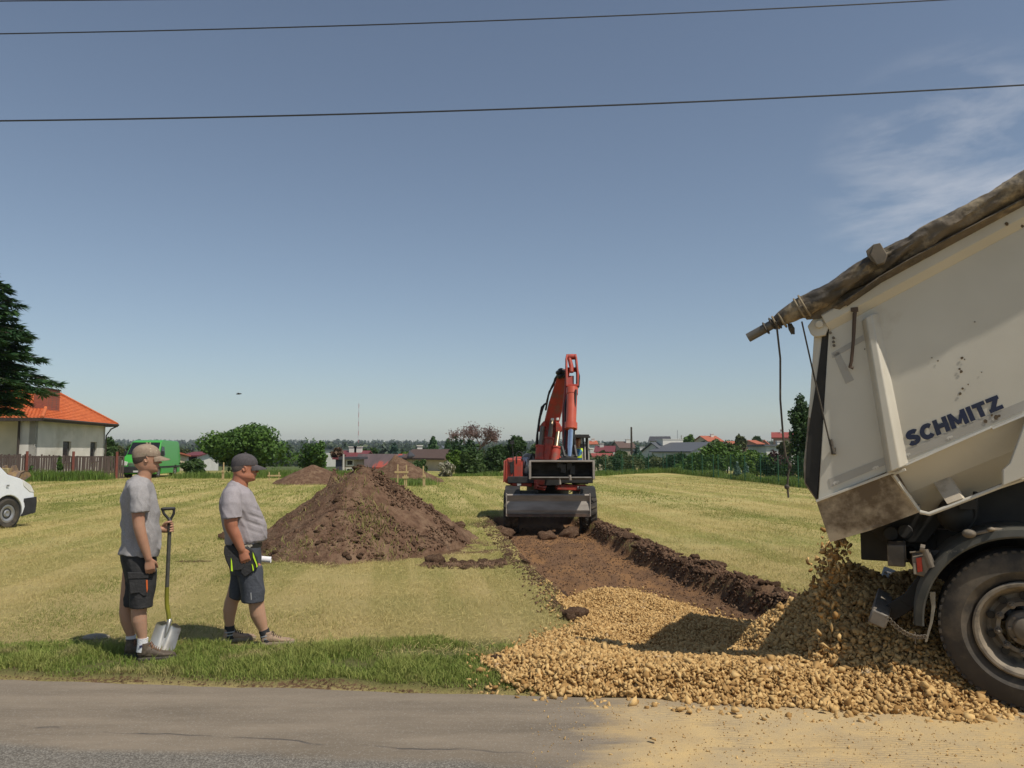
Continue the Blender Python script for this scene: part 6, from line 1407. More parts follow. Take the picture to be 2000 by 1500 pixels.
# ================================================================ SOIL HEAPS
soil_m = pm('dug topsoil', (.165, .100, .064), (.095, .054, .034), scale=11, rough=.96, bump=1.4, bscale=30, c3=(.215, .142, .09), s3=3.1, t3=(.48, .66), spec=.1)
def heap(name, label, cx, cy, rx, ry, h, seed, mb_extra=None, res=.045, peaks=(), tilt=0., rough=1.):
    e = 1.35; xs = np.arange(-rx*e, rx*e, res); ys = np.arange(-ry*e, ry*e, res); X, Y = np.meshgrid(xs, ys)
    n1 = fbm(X*.8+seed, Y*.8, o=3); n2 = fbm(X*2.2+seed, Y*2.2, o=4); ang = np.arctan2(Y/ry, X/rx)
    r = np.hypot(X/rx, Y/ry)*(1+.10*np.sin(ang*3+seed)+.16*n1)
    Z = h*np.clip(1-r, 0, 1)**.92
    for (px_, py_, pr, ph) in peaks: Z = np.maximum(Z, ph*np.clip(1-np.hypot(X-px_, Y-py_)/pr, 0, 1))
    m = sstep(0, .12, 1.04-r)
    cl = fbm(X*6+seed, Y*6, Z*6, o=4); Z = Z+m*rough*(.05*n2+.045*np.clip(cl, 0, 1)*2.2-.02+.03*np.clip(fbm(X*13, Y*13, o=2), 0, 1))
    Z = np.where(r > 1.06, -.12, Z)+(-.03)*(1-m)
    gz = ground_z(X+cx, Y+cy); idx = np.arange(X.size).reshape(X.shape); Q = np.stack([idx[:-1, :-1], idx[:-1, 1:], idx[1:, 1:], idx[1:, :-1]], -1).reshape(-1, 4)
    ok = (r < 1.12).ravel()[Q].all(1)
    o = npmesh(name, np.stack([X, Y, Z+gz], -1).reshape(-1, 3), Q[ok], soil_m, None, True); o.location = (cx, cy, 0); tag(o, label, 'soil heap', 'heaps of dug soil')
    def hz(x, y):
        i = np.clip(((np.asarray(y)-cy+ry*e)/res).astype(int), 0, len(ys)-1); j = np.clip(((np.asarray(x)-cx+rx*e)/res).astype(int), 0, len(xs)-1); return (Z+gz)[i, j], r[i, j]
    return o, hz
hp, hz = heap('soil_heap', 'large brown heap of dug topsoil in front, between the walker and the excavator', -2.78, 14.7, 1.95, 2.3, 1.50, 3.1, peaks=((-.55, .15, .6, 1.44), (.12, .2, .6, 1.38), (1.1, -.5, 1.0, .5)))
heap('soil_heap', 'smooth flat-topped soil heap left of the big heap, beside the round tree', atY(612, 900, 42.).x, 42., 2.1, 2.0, 1.02, 5.3, res=.12, rough=.6)
o3, _ = heap('soil_heap', 'small pointed soil heap behind the wooden profile boards', -6.1, 43.5, 2.4, 2.0, 1.35, 8.2, res=.1, rough=1.3, peaks=((-.3, 0, 1.2, 1.55),))
# weeds and roots on the big heap
r = np.random.default_rng(31); Vs, Fs, Ts = [], [], []; base = 0
for (cx, cy, n, spd, h) in ((-4.1, 12.95, 260, .16, .12), (-2.5, 13.3, 160, .22, .12), (-2.0, 12.9, 200, .25, .12), (-3.4, 12.6, 180, .18, .10), (-1.3, 13.3, 120, .2, .10), (-2.95, 14.2, 90, .2, .12), (-3.7, 14.0, 90, .2, .10), (-2.3, 13.6, 70, .2, .14), (-3.2, 14.9, 60, .12, .12), (-2.7, 12.5, 90, .3, .08), (-1.75, 12.65, 120, .2, .1)):
    x = cx+r.normal(size=n)*spd; y = cy+r.normal(size=n)*spd; z, rr = hz(x, y); q = rr < 1.0; x, y, z = x[q], y[q], z[q]; n = len(x)
    V, Fc = blades(n, x, y, z-.01, h*r.uniform(.3, 1.3, n), r.uniform(.008, .02, n), r, 1.6, 2); Vs.append(V); Fs.append(Fc+base); base += len(V); Ts.append(np.clip(r.normal(.5, .3, len(Fc)), 0, 1))
tag(npmesh('weeds', np.concatenate(Vs), np.concatenate(Fs), grass_mat('weeds', (.22, .24, .06), (.34, .27, .12)), None, False, {'tint': ('FACE', np.concatenate(Ts))}), 'torn grass and weeds caught in the large soil heap', 'weeds', kind='stuff')
# clods: one kind, eight shapes, each its own object
def clod_mesh(k):
    rr = np.random.default_rng(60+k); mb = MB().ell((0, 0, 0), (1, 1, .7), n=20, m=14); V = np.array([v[:] for v in mb.v])
    d = 1+.55*fbm(V[:, 0]*1.7+k*5, V[:, 1]*1.7, V[:, 2]*1.7, o=4)+.25*fbm(V[:, 0]*5+k, V[:, 1]*5, V[:, 2]*5, o=2); V = V*d[:, None]*rr.uniform(.8, 1.25, 3)
    me = bpy.data.meshes.new('soil_clod'); me.from_pydata(V.tolist(), [], mb.f); me.update(); me.materials.append(soil_m); me.polygons.foreach_set('use_smooth', [True]*len(me.polygons)); return me
CM = [clod_mesh(k) for k in range(8)]
clods = []
def clod(x, y, s, label='dark clod of soil thrown up on the edge of the excavated strip', grp='soil clods along the trench', zz=None, k=None):
    z = float(ground_z(x, y)) if zz is None else zz
    o = bpy.data.objects.new('soil_clod', CM[len(clods) % 8 if k is None else k]); COL.objects.link(o); o.location = (x, y, z+s*.25); o.scale = (s, s*random.uniform(.8, 1.1), s*random.uniform(.7, .95)); o.rotation_euler = (random.uniform(-.4, .4), random.uniform(-.4, .4), random.uniform(0, 6.28))
    tag(o, label, 'soil clod', grp); clods.append(o); return o
g = G(1123, 1206); clod(g.x, g.y, .13, 'single dark clod standing in the notch at the left edge of the gravel', k=1)
g = G(848, 1102); clod(g.x, g.y, .13, 'upright dark clod just right of the big heap foot', k=2)
g = G(895, 1031); clod(g.x, g.y, .16, 'lone clod in the grass between big heap and excavator', k=3)
g = G(1401, 1112); clod(g.x, g.y, .11, 'round clod lying on the mown field right of the trench lip', k=4)
g = G(437, 1052); clod(g.x, g.y, .14, 'dark clod lying in the mown grass behind the walker, left of him', k=5)
g = G(968, 1290); clod(g.x, g.y, .06, 'small brown clod at the left tip of the gravel', k=6)
g = G(962, 1135)
r = np.random.default_rng(17)
for i in range(60):
    y = 9.0+(20.5-9.0)*r.random()**1.4; x = float(poly_interp(TR, y))+r.normal(.14, .13); clod(x, y, r.uniform(.03, .08)*(1+.02*(y-9)))
for i in range(22):
    y = 9.2+11*r.random(); x = float(poly_interp(TL, y))+r.normal(-.02, .16); clod(x, y, r.uniform(.025, .075)*(1+.03*(y-9)), 'brown crumb of soil along the left edge of the excavated strip', 'soil crumbs left of the trench')
for i in range(26):
    g = G(860+125*r.random(), 1096+16*r.random()); clod(g.x, g.y, r.uniform(.03, .075), 'small clod in the trail of spilled soil beside the big heap', 'spilled soil trail')
for i in range(40):
    a = r.uniform(-2.9, .1); rad = r.uniform(.8, 1.1); x, y = -2.78+math.cos(a)*1.98*rad, 14.7+math.sin(a)*2.3*rad; zz, _ = hz(np.array(x), np.array(y)); clod(x, y, r.uniform(.025, .07), 'clod rolled to the foot of the large soil heap', 'clods at the heap foot', zz=float(zz))
for i in range(16):
    a = r.uniform(0, 6.28); rad = r.uniform(0, .8); x, y = -2.78+math.cos(a)*1.9*rad, 14.6+math.sin(a)*2.2*rad; zz, _ = hz(np.array(x), np.array(y)); clod(x, y, r.uniform(.04, .10), 'dark lump of turf and soil embedded in the slope of the large heap', 'lumps in the heap slope', zz=float(zz)-.02)
def crumbs():
    r = np.random.default_rng(77); X, Y, Z, S_ = [], [], [], []
    n = 9000; a = r.uniform(0, 6.28, n); q_ = r.uniform(0, 1.08, n)**.6; x = -2.78+np.cos(a)*1.98*q_; y = 14.7+np.sin(a)*2.32*q_; z, rr = hz(x, y); k = (rr < 1.05) & (fbm(x*1.8, y*1.8, o=3) > -.12); X.append(x[k]); Y.append(y[k]); Z.append(z[k]); S_.append(r.uniform(.008, .03, k.sum())*(1+.8*(r.random(k.sum()) < .06)))
    n = 8000; y = 8.6+12*r.random(n)**1.3; x = poly_interp(TR, y)+r.normal(.10, .12, n); k = fbm(x*2.6, y*2.6, o=3) > -.2; x, y = x[k], y[k]; X.append(x); Y.append(y); Z.append(ground_z(x, y)); S_.append(r.uniform(.01, .038, len(x)))
    n = 2600; y = 8.6+12*r.random(n)**1.3; x = poly_interp(TL, y)+r.normal(0.03, .13, n); X.append(x); Y.append(y); Z.append(ground_z(x, y)); S_.append(r.uniform(.006, .026, n))
    n = 5000; y = 9.5+11*r.random(n); t = r.random(n); x = poly_interp(TL, y)*(1-t)+poly_interp(TR, y)*t; X.append(x); Y.append(y); Z.append(ground_z(x, y)); S_.append(r.uniform(.005, .02, n))
    n = 1500; x = r.uniform(-1.35, -.1, n); y = 12.1+r.normal(size=n)*.13+.35*np.clip(x+.6, 0, 1); X.append(x); Y.append(y); Z.append(ground_z(x, y)); S_.append(r.uniform(.008, .035, n))
    n = 1500; x = r.uniform(-6, 1.0, n); y = road_edge(x)+r.normal(.03, .06, n); X.append(x); Y.append(y); Z.append(ground_z(x, y)+.012); S_.append(r.uniform(.002, .007, n))
    X, Y, Z, S_ = map(np.concatenate, (X, Y, Z, S_)); V, Fc, T = stones(np.stack([X, Y, Z+S_*.3], -1), S_, r)
    tag(npmesh('soil_crumbs', V, Fc, soil_m, None, False, {'tint': ('FACE', T)}), 'loose crumbs of dark soil over the heap and the trench edges', 'soil', kind='stuff')
crumbs()
for k, (x, y) in enumerate(((1066, 1046), (1112, 1042), (985, 1050))):
    g = G(x, y, -.2); clod(g.x, g.y, .24, ('straw-topped turf lump in front of the left excavator wheel', 'turf lump in the trench before the right excavator wheel', 'brown clod heap at the left trench edge near the excavator')[k], k=k, zz=-.27 if k < 2 else None)
# flat paving stone in the grass behind the slim man
mb = MB(); g = G(188, 1245); mb.ell((0, 0, .0), (.13, .07, .035), n=14, m=8); o = mb.build('field_stone', pm('grey field stone', (.34, .29, .22), (.24, .2, .16), scale=12, rough=.9), None, smooth=True); o.location = g; tag(o, 'flat grey stone lying in the grass behind the slim man', 'stone')
# ================================================================ LEAVES
def leaves(name, blobs, n, leaf, mat, parent, seed=1, lump=.35, squash=1., droop=0., center=None):
    r = np.random.default_rng(seed); B_ = np.array(blobs, float); vol = (B_[:, 3]*B_[:, 4]*B_[:, 5])**.72; k = r.choice(len(B_), n, p=vol/vol.sum())
    d = r.normal(size=(n, 3)); d /= np.linalg.norm(d, axis=1)[:, None]; rad = r.random(n)**.33
    nz = fbm(d[:, 0]*2.2+k*3.1, d[:, 1]*2.2, d[:, 2]*2.2, o=3); rad = rad*(1+lump*nz*1.6)
    p = B_[k, :3]+d*rad[:, None]*B_[k, 3:6]
    # gaps: thin out leaves in noise pockets
    g = fbm(p[:, 0]*.9/leaf*.12+seed, p[:, 1]*.9/leaf*.12, p[:, 2]*.9/leaf*.12, o=3); keep = r.random(n) < np.clip(.75+1.6*g, .06, 1); p, d, k, g = p[keep], d[keep], k[keep], g[keep]; n = len(p)
    nrm = d+r.normal(size=(n, 3))*.75; nrm[:, 2] += .35; nrm /= np.linalg.norm(nrm, axis=1)[:, None]
    t = np.cross(nrm, r.normal(size=(n, 3))); t /= np.linalg.norm(t, axis=1)[:, None]+1e-9; b = np.cross(nrm, t); s = leaf*r.uniform(.55, 1.35, n)[:, None]
    V = np.stack([p-t*s*.5, p-b*s*.28+nrm*s*.06, p+t*s*.55, p+b*s*.30+nrm*s*.06], 1).reshape(-1, 3); Fc = np.arange(n*4).reshape(-1, 4)
    T = np.clip(.5+.9*g+r.normal(size=n)*.22, 0, 1)
    return npmesh(name, V, Fc, mat, parent, False, {'tint': ('FACE', T)})
def leafmat(name, c1, c2, tr=.25): return pm(name, c1, c2, attr='tint', rough=.55, transl=tr, spec=.3)
LM = {'green': leafmat('green leaf', (.040, .095, .018), (.105, .19, .032)), 'dark': leafmat('dark leaf', (.020, .050, .016), (.050, .095, .024)), 'mid': leafmat('mid leaf', (.035, .075, .020), (.085, .135, .034)), 'light': leafmat('light leaf', (.08, .15, .02), (.16, .24, .04)),
      'olive': leafmat('olive leaf', (.060, .080, .030), (.13, .14, .05)), 'blue': leafmat('blue spruce needle', (.05, .10, .075), (.12, .19, .15)), 'purple': leafmat('purple bud', (.14, .085, .075), (.22, .14, .115)), 'plum': leafmat('plum leaf', (.04, .02, .022), (.075, .035, .035)), 'pine': leafmat('conifer needle', (.024, .068, .024), (.065, .13, .038), .1), 'flower': leafmat('white blossom', (.42, .38, .30), (.10, .14, .04)), 'brown': leafmat('brown leaf', (.10, .05, .03), (.14, .09, .04))}
bark = pm('bark', (.075, .055, .04), (.045, .034, .026), scale=6, rough=.95, bump=.5)
def tree(name, label, cat, px, pt, pb, Y, wpx, kind, n=5000, leaf=.22, seed=1, group=None, shape='round', trunk=True, nb=14, base=None, depth=.8, lump=.4):
    """px centre, pt/pb top and bottom of the crown in the picture, Y its distance, wpx its width"""
    c = atY(px, (pt+pb)/2, Y); sc_ = Y/F/cp*1.0; hw = wpx/2*sc_; hh = (pb-pt)/2*sc_; gz = float(ground_z(c.x, Y)) if base is None else base
    root = thing(name, label, cat, (c.x, Y, gz), 0, group); rr = random.Random(seed); bl = []
    cz = c.z-gz
    for i in range(nb):
        if shape == 'round':
            a = rr.uniform(0, 6.28); q_ = rr.random()**.5*.68; zz = rr.uniform(-.75, .62); lim = math.sqrt(max(.1, 1-zz*zz)); s = rr.uniform(.30, .46)
            bl.append((math.cos(a)*q_*hw*lim, math.sin(a)*q_*hw*depth*lim, cz+zz*hh, s*hw, s*hw*depth, s*hh))
        elif shape == 'cone':
            t = i/(nb-1); s = (1-t)*.85+.10; bl.append((rr.uniform(-.08, .08)*hw, rr.uniform(-.08, .08)*hw, cz-hh*.85+t*hh*1.75, hw*s, hw*s, hh*1.6/nb*1.2))
        elif shape == 'column':
            t = i/(nb-1); s = .55+.45*math.sin(t*3.0+.3); bl.append((rr.uniform(-.25, .25)*hw, rr.uniform(-.25, .25)*hw, cz-hh*.85+t*hh*1.7, hw*s*.75, hw*s*.75, hh*.28))
        elif shape == 'hedge':
            bl.append((rr.uniform(-.75, .75)*hw, rr.uniform(-.3, .3)*hw*depth, cz+rr.uniform(-.7, .5)*hh, hw*rr.uniform(.32, .55), hw*depth*rr.uniform(.35, .55), hh*rr.uniform(.45, .7)))
    leaves('crown' if trunk else 'foliage', bl, n, leaf, LM[kind], root, seed, lump=lump)
    t = MB(); ht = cz+hh*.1; r0 = max(.05, hw*.055)
    t.tube([(0, 0, -.1), (r0*.3, 0, ht*.35), (0, r0*.4, ht*.8), (0, 0, cz+hh*.45)], [r0*1.25, r0, r0*.75, r0*.25], 9)
    for i in range(5 if trunk else 3):
        b_ = bl[(i*3) % len(bl)]; z0 = max(.15, min(ht*.6, b_[2]*.5)); t.tube([(0, 0, z0), ((b_[0])*.5, b_[1]*.5, (z0+b_[2])/2), (b_[0]*.9, b_[1]*.9, b_[2])], [r0*.6, r0*.42, r0*.12], 6)
    t.build('trunk' if trunk else 'stem', bark, root, smooth=True)
    return root
tree('deciduous_tree', 'largest round dark green tree beyond the mown field, behind the walker', 'tree', 487, 826, 925, 55., 182, 'green', 30000, .24, 3, nb=30, lump=.3)
tree('deciduous_tree', 'smaller bright green tree touching the right side of the large round tree', 'tree', 606, 855, 926, 57., 72, 'green', 11000, .24, 4, nb=16)
tree('shrub', 'bushy green shrub between the green van and the large round tree', 'shrub', 378, 897, 934, 52., 54, 'mid', 5000, .2, 5, trunk=False)
for i, (x, t_, w_, k_, lb) in enumerate(((212, 849, 34, 'mid', 'dense tree directly at the right corner of the grey house'), (234, 866, 40, 'olive', 'olive tree left of the green van'), (258, 866, 34, 'mid', 'mid green tree rising above the cab of the green van'), (196, 880, 40, 'dark', 'dark low tree half hidden behind the grey house corner'))):
    tree('deciduous_tree', lb, 'tree', x, t_, 912, 80.+6*i, w_, k_, 3200, .45, 40+i, 'trees beside the grey house', nb=9)
# group of bushes in the middle
mid = [(905, 850, 928, 66, 62., 'dark', 'dark dense tree in the middle clump, right behind the pale flowering shrub'), (945, 857, 928, 64, 60., 'mid', 'dense green tree in the middle clump, just left of the excavator'), (968, 868, 928, 44, 58., 'dark', 'dark tree in the middle clump touching the excavator housing'), (890, 880, 930, 50, 56., 'light', 'yellow-green bush in front of the middle clump'),
       (1003, 848, 905, 46, 64., 'dark', 'slender dark tree directly behind the excavator boom'), (925, 872, 930, 50, 55., 'mid', 'rounded bush at the foot of the middle clump')]
for i, (x, t_, b_, w_, Y, k_, lb) in enumerate(mid): tree('deciduous_tree', lb, 'tree', x, t_, b_, Y, w_, k_, 7500, .26, 60+i, 'middle clump of trees', nb=14)
tree('shrub', 'shrub full of white blossom in front of the middle clump', 'shrub', 871, 899, 932, 53., 38, 'flower', 4200, .17, 71, trunk=False)
tree('shrub', 'dark green bush beside the small cream house, behind the profile boards', 'shrub', 819, 897, 930, 56., 34, 'mid', 3600, .2, 72, trunk=False)
tree('sapling', 'young leafy sapling growing between the two soil heaps', 'sapling', 741, 917, 934, 38., 20, 'green', 700, .14, 73, trunk=False, nb=6)
def bare_tree(px, pt, pb, Y, wpx, label):
    c = atY(px, pb, Y); s = Y/F; root = thing('bare_tree', label, 'tree', (c.x, Y, float(ground_z(c.x, Y)))); mb = MB(); rr = random.Random(5); tips = []
    zt_ = atY(px, pt, Y).z-root.location.z; H = zt_
    def br(p, d, L, r_, dep):
        q_ = p+d*L; mb.tube([p, (p+q_)/2+Vector((rr.uniform(-.05, .05), rr.uniform(-.05, .05), 0))*L, q_], [r_, r_*.8, r_*.6], 5)
        if dep == 0: tips.append(q_); return
        for _ in range(3 if dep > 1 else 4):
            nd = (d+Vector((rr.uniform(-.75, .75), rr.uniform(-.6, .6), rr.uniform(-.15, .45)))).normalized(); br(q_, nd, L*rr.uniform(.62, .8), r_*.6, dep-1)
    br(Vector((0, 0, 0)), Vector((0, 0, 1)), H*.32, .16, 5)
    mx_ = max(t.z for t in tips); wx = max(abs(t.x) for t in tips); kx = wpx/2*s/wx; kz = H/mx_
    mb.v = [Vector((v.x*kx, v.y*kx, v.z*kz)) for v in mb.v]; mb.build('trunk', pm('reddish twigs', (.13, .085, .07), (.09, .06, .05), rough=.9), root)
    P_ = np.array([(t.x*kx, t.y*kx, t.z*kz) for t in tips]); r = np.random.default_rng(3); P_ = np.repeat(P_, 12, 0)+r.normal(size=(len(P_)*12, 3))*.22
    bl = [(p[0], p[1], p[2], .1, .1, .1) for p in P_]; leaves('crown', bl, 7000, .13, LM['purple'], root, 8)
bare_tree(930, 833, 880, 70., 92, 'reddish bare-branched tree standing above the middle clump')
# hedge and bushes along the wire fence on the right
FN = [(5.1, 53.5), (9.0, 59.), (12.4, 63.5), (13.0, 50.), (13.6, 36.)]
hedge = [(1168, 888, 926, 44, 62, 'olive'), (1200, 890, 924, 42, 64, 'dark'), (1228, 886, 922, 44, 67, 'olive'), (1258, 889, 920, 42, 70, 'dark'), (1288, 893, 921, 44, 68, 'olive'), (1318, 890, 921, 40, 66, 'dark'), (1340, 895, 922, 40, 62, 'green'), (1366, 887, 923, 42, 60, 'green'), (1395, 872, 924, 46, 58, 'green'),
         (1420, 862, 926, 48, 60, 'mid'), (1452, 878, 926, 56, 54, 'green'), (1478, 886, 928, 44, 50, 'light'), (1500, 893, 930, 42, 48, 'dark'), (1525, 884, 932, 44, 50, 'plum'), (1548, 890, 934, 44, 46, 'mid')]
pos_w = ['leftmost, touching the excavator bucket', 'second from the excavator', 'beneath the tall wooden pole', 'right of the tall wooden pole', 'below the left end of the white house', 'below the white gable, left part', 'below the white gable, right part', 'just right of the white gable house', 'below the orange-red roof', 'tallest, right of the orange-red roof', 'broad and bright, mid right of the fence', 'yellow-green, near the hanging rope', 'dark, left of the plum bush', 'plum coloured, left of the rope', 'rightmost, beside the truck tailgate']
for i, (x, t_, b_, w_, Y, k_) in enumerate(hedge):
    t_ -= 3; w_ = int(w_*1.15)
    tree('shrub', {'olive': 'olive grey', 'dark': 'dark green', 'green': 'fresh green', 'mid': 'mid green', 'light': 'pale', 'plum': 'dark'}[k_]+' bush behind the wire fence, '+pos_w[i], 'shrub', x, t_, b_, Y, w_, k_, 4200, .22, 100+i, 'bushes behind the wire fence', trunk=False, nb=12, shape='hedge')
tree('poplar_tree', 'tall leafy tree at the field edge beside the truck tailgate', 'tree', 1566, 778, 925, 46., 52, 'dark', 12000, .2, 130, nb=14, shape='column', lump=.6)
tree('deciduous_tree', 'dark tree hidden behind the truck, right of the tall leafy tree', 'tree', 1600, 800, 925, 48., 60, 'dark', 5000, .24, 131, nb=12)
tree('conifer_tree', 'small spruce behind the wire fence right of the bright bush', 'tree', 1440, 903, 928, 47., 16, 'blue', 900, .14, 132, nb=9, shape='cone', group='small spruces at the fence')
tree('conifer_tree', 'second small spruce behind the wire fence, nearer the rope', 'tree', 1457, 903, 929, 46.5, 16, 'blue', 900, .14, 133, nb=9, shape='cone', group='small spruces at the fence')
# conifer at the left edge: whorls of layered drooping branches
def layered_conifer():
    Y = 34.; c = atY(-95, 880, Y); root = thing('cedar_tree', 'tall dark conifer with layered branches hanging over the grey house', 'tree', (c.x, Y, 0)); rr = random.Random(12); r = np.random.default_rng(12)
    H = 10.3; t = MB(); t.tube([(0, 0, -.2), (.05, 0, 3), (0, .05, 7), (0, 0, H)], [.3, .24, .13, .03], 12)
    P0, D, S_ = [], [], []
    for i in range(150):
        z = 3.3+(H-3.5)*(i/150)**.95; L = (.62+.38*float(sstep(3.2, 5.2, z)))*(4.85*(1-(max(0, z-2.2)/(H-1.6))**1.25)+.3)*rr.uniform(.72, 1.08); a = i*2.399; droop = rr.uniform(-.04, .10)
        tip = Vector((math.cos(a)*L, math.sin(a)*L, z+L*(.30-droop)*.55-.035*L*L)); mid_ = Vector((math.cos(a)*L*.5, math.sin(a)*L*.5, z+L*.14))
        t.tube([(0, 0, z), mid_, tip], [.05, .03, .008], 5)
        m = int(62*L); u = r.random(m)**.75
        p = (1-u)[:, None]**2*np.array((0, 0, z))+(2*u*(1-u))[:, None]*np.array(mid_)+(u**2)[:, None]*np.array(tip)
        side = np.array((-math.sin(a), math.cos(a), 0)); w_ = (.10+.75*(1-u)**.7)*L*.23
        off = r.normal(size=m)*w_; p = p+off[:, None]*side; p[:, 2] -= np.abs(off)*.25+r.random(m)*.12
        d = np.array((math.cos(a), math.sin(a), -.1))+side*np.sign(off)[:, None]*.9+r.normal(size=(m, 3))*.25; P0.append(p); D.append(d); S_.append(r.uniform(.28, .6, m))
    p = np.concatenate(P0); d = np.concatenate(D); d /= np.linalg.norm(d, axis=1)[:, None]; s = np.concatenate(S_)[:, None]; n = len(p)
    up = np.array((0, 0, 1.))+r.normal(size=(n, 3))*.35; sd = np.cross(d, up); sd /= np.linalg.norm(sd, axis=1)[:, None]
    V, Fc = [], []
    # each spray: a feathered fan of three narrow blades
    parts = []
    for k, an in enumerate((-.5, 0, .5)):
        dd = d*math.cos(an)+sd*math.sin(an); ss = s*(.75 if k != 1 else 1.); nn = np.cross(dd, sd); sw = np.cross(nn, dd)
        parts.append(np.stack([p, p+dd*ss*.5+sw*ss*.10, p+dd*ss-np.array((0, 0, .04)), p+dd*ss*.5-sw*ss*.10], 1))
    V = np.concatenate(parts).reshape(-1, 3); T = np.clip(.35+.25*r.normal(size=n)+.35*fbm(p[:, 0], p[:, 1], p[:, 2]*2), 0, 1)
    npmesh('crown', V, np.arange(len(V)).reshape(-1, 4), LM['pine'], root, False, {'tint': ('FACE', np.concatenate([T]*3))}); t.build('trunk', bark, root, smooth=True)
layered_conifer()
# ================================================================ THE GREY HOUSE WITH THE ORANGE ROOF
plaster = pm('raw grey plaster', (.66, .63, .58), (.55, .53, .48), scale=.9, rough=.95, bump=.08, bscale=30, c3=(.46, .43, .37), s3=.5)
def tile_mat(name, c1, c2, sx=4.2, sy=2.8, rot=0):
    m, n, l, b = newmat(name); b.inputs['Roughness'].default_value = .7; t = n.new('ShaderNodeTexCoord'); nz = n.new('ShaderNodeTexNoise'); nz.inputs['Scale'].default_value = 3; nz.inputs['Detail'].default_value = 8; l.new(t.outputs['Object'], nz.inputs[0])
    mr = n.new('ShaderNodeMapRange'); mr.inputs[1].default_value = .35; mr.inputs[2].default_value = .65; l.new(nz.outputs[0], mr.inputs[0]); mx = n.new('ShaderNodeMix'); mx.data_type = 'RGBA'; l.new(mr.outputs[0], mx.inputs[0]); mx.inputs[6].default_value = c4(c1); mx.inputs[7].default_value = c4(c2); l.new(mx.outputs[2], b.inputs['Base Color']); return m
orange_tile = tile_mat('orange clay tile', (.60, .155, .045), (.50, .115, .035))
dk = pm('dark brown trim', (.035, .025, .02), (.05, .038, .03), rough=.7)
dglass = pm('dark window glass', (.012, .013, .014), (.02, .02, .022), rough=.12, spec=.6)
def tiled_face(mb, a, b_, c_, d_, row=.36, wave=.22):
    """ribbed tile rows over a quad: a,b eaves ends, c above b, d above a"""
    a, b_, c_, d_ = map(Vector, (a, b_, c_, d_)); n_ = (b_-a).cross(d_-a).normalized()
    if n_.z < 0: n_ = -n_
    nr = max(1, int((d_-a).length/row)); 
    for i in range(nr):
        t0, t1 = i/nr, (i+1)/nr; p0, p1 = a.lerp(d_, t0), b_.lerp(c_, t0); q0, q1 = a.lerp(d_, t1), b_.lerp(c_, t1); L = (p1-p0).length
        nc = max(2, int(L/wave)*4); lo_, hi_ = [], []
        for j in range(nc+1):
            u = j/nc; w_ = .02*math.cos(j*math.pi/2); lo_.append(p0.lerp(p1, u)+n_*(.05+w_)); hi_.append(q0.lerp(q1, u)+n_*(.012+w_))
        bs = len(mb.v); mb.v += [Vector(v) for v in lo_+hi_]; mb.f += [(bs+j, bs+j+1, bs+nc+2+j, bs+nc+1+j) for j in range(nc)]
        bs = len(mb.v); und = [v-n_*.04 for v in lo_]; mb.v += lo_+und; mb.f += [(bs+nc+1+j, bs+nc+2+j, bs+j+1, bs+j) for j in range(nc)]
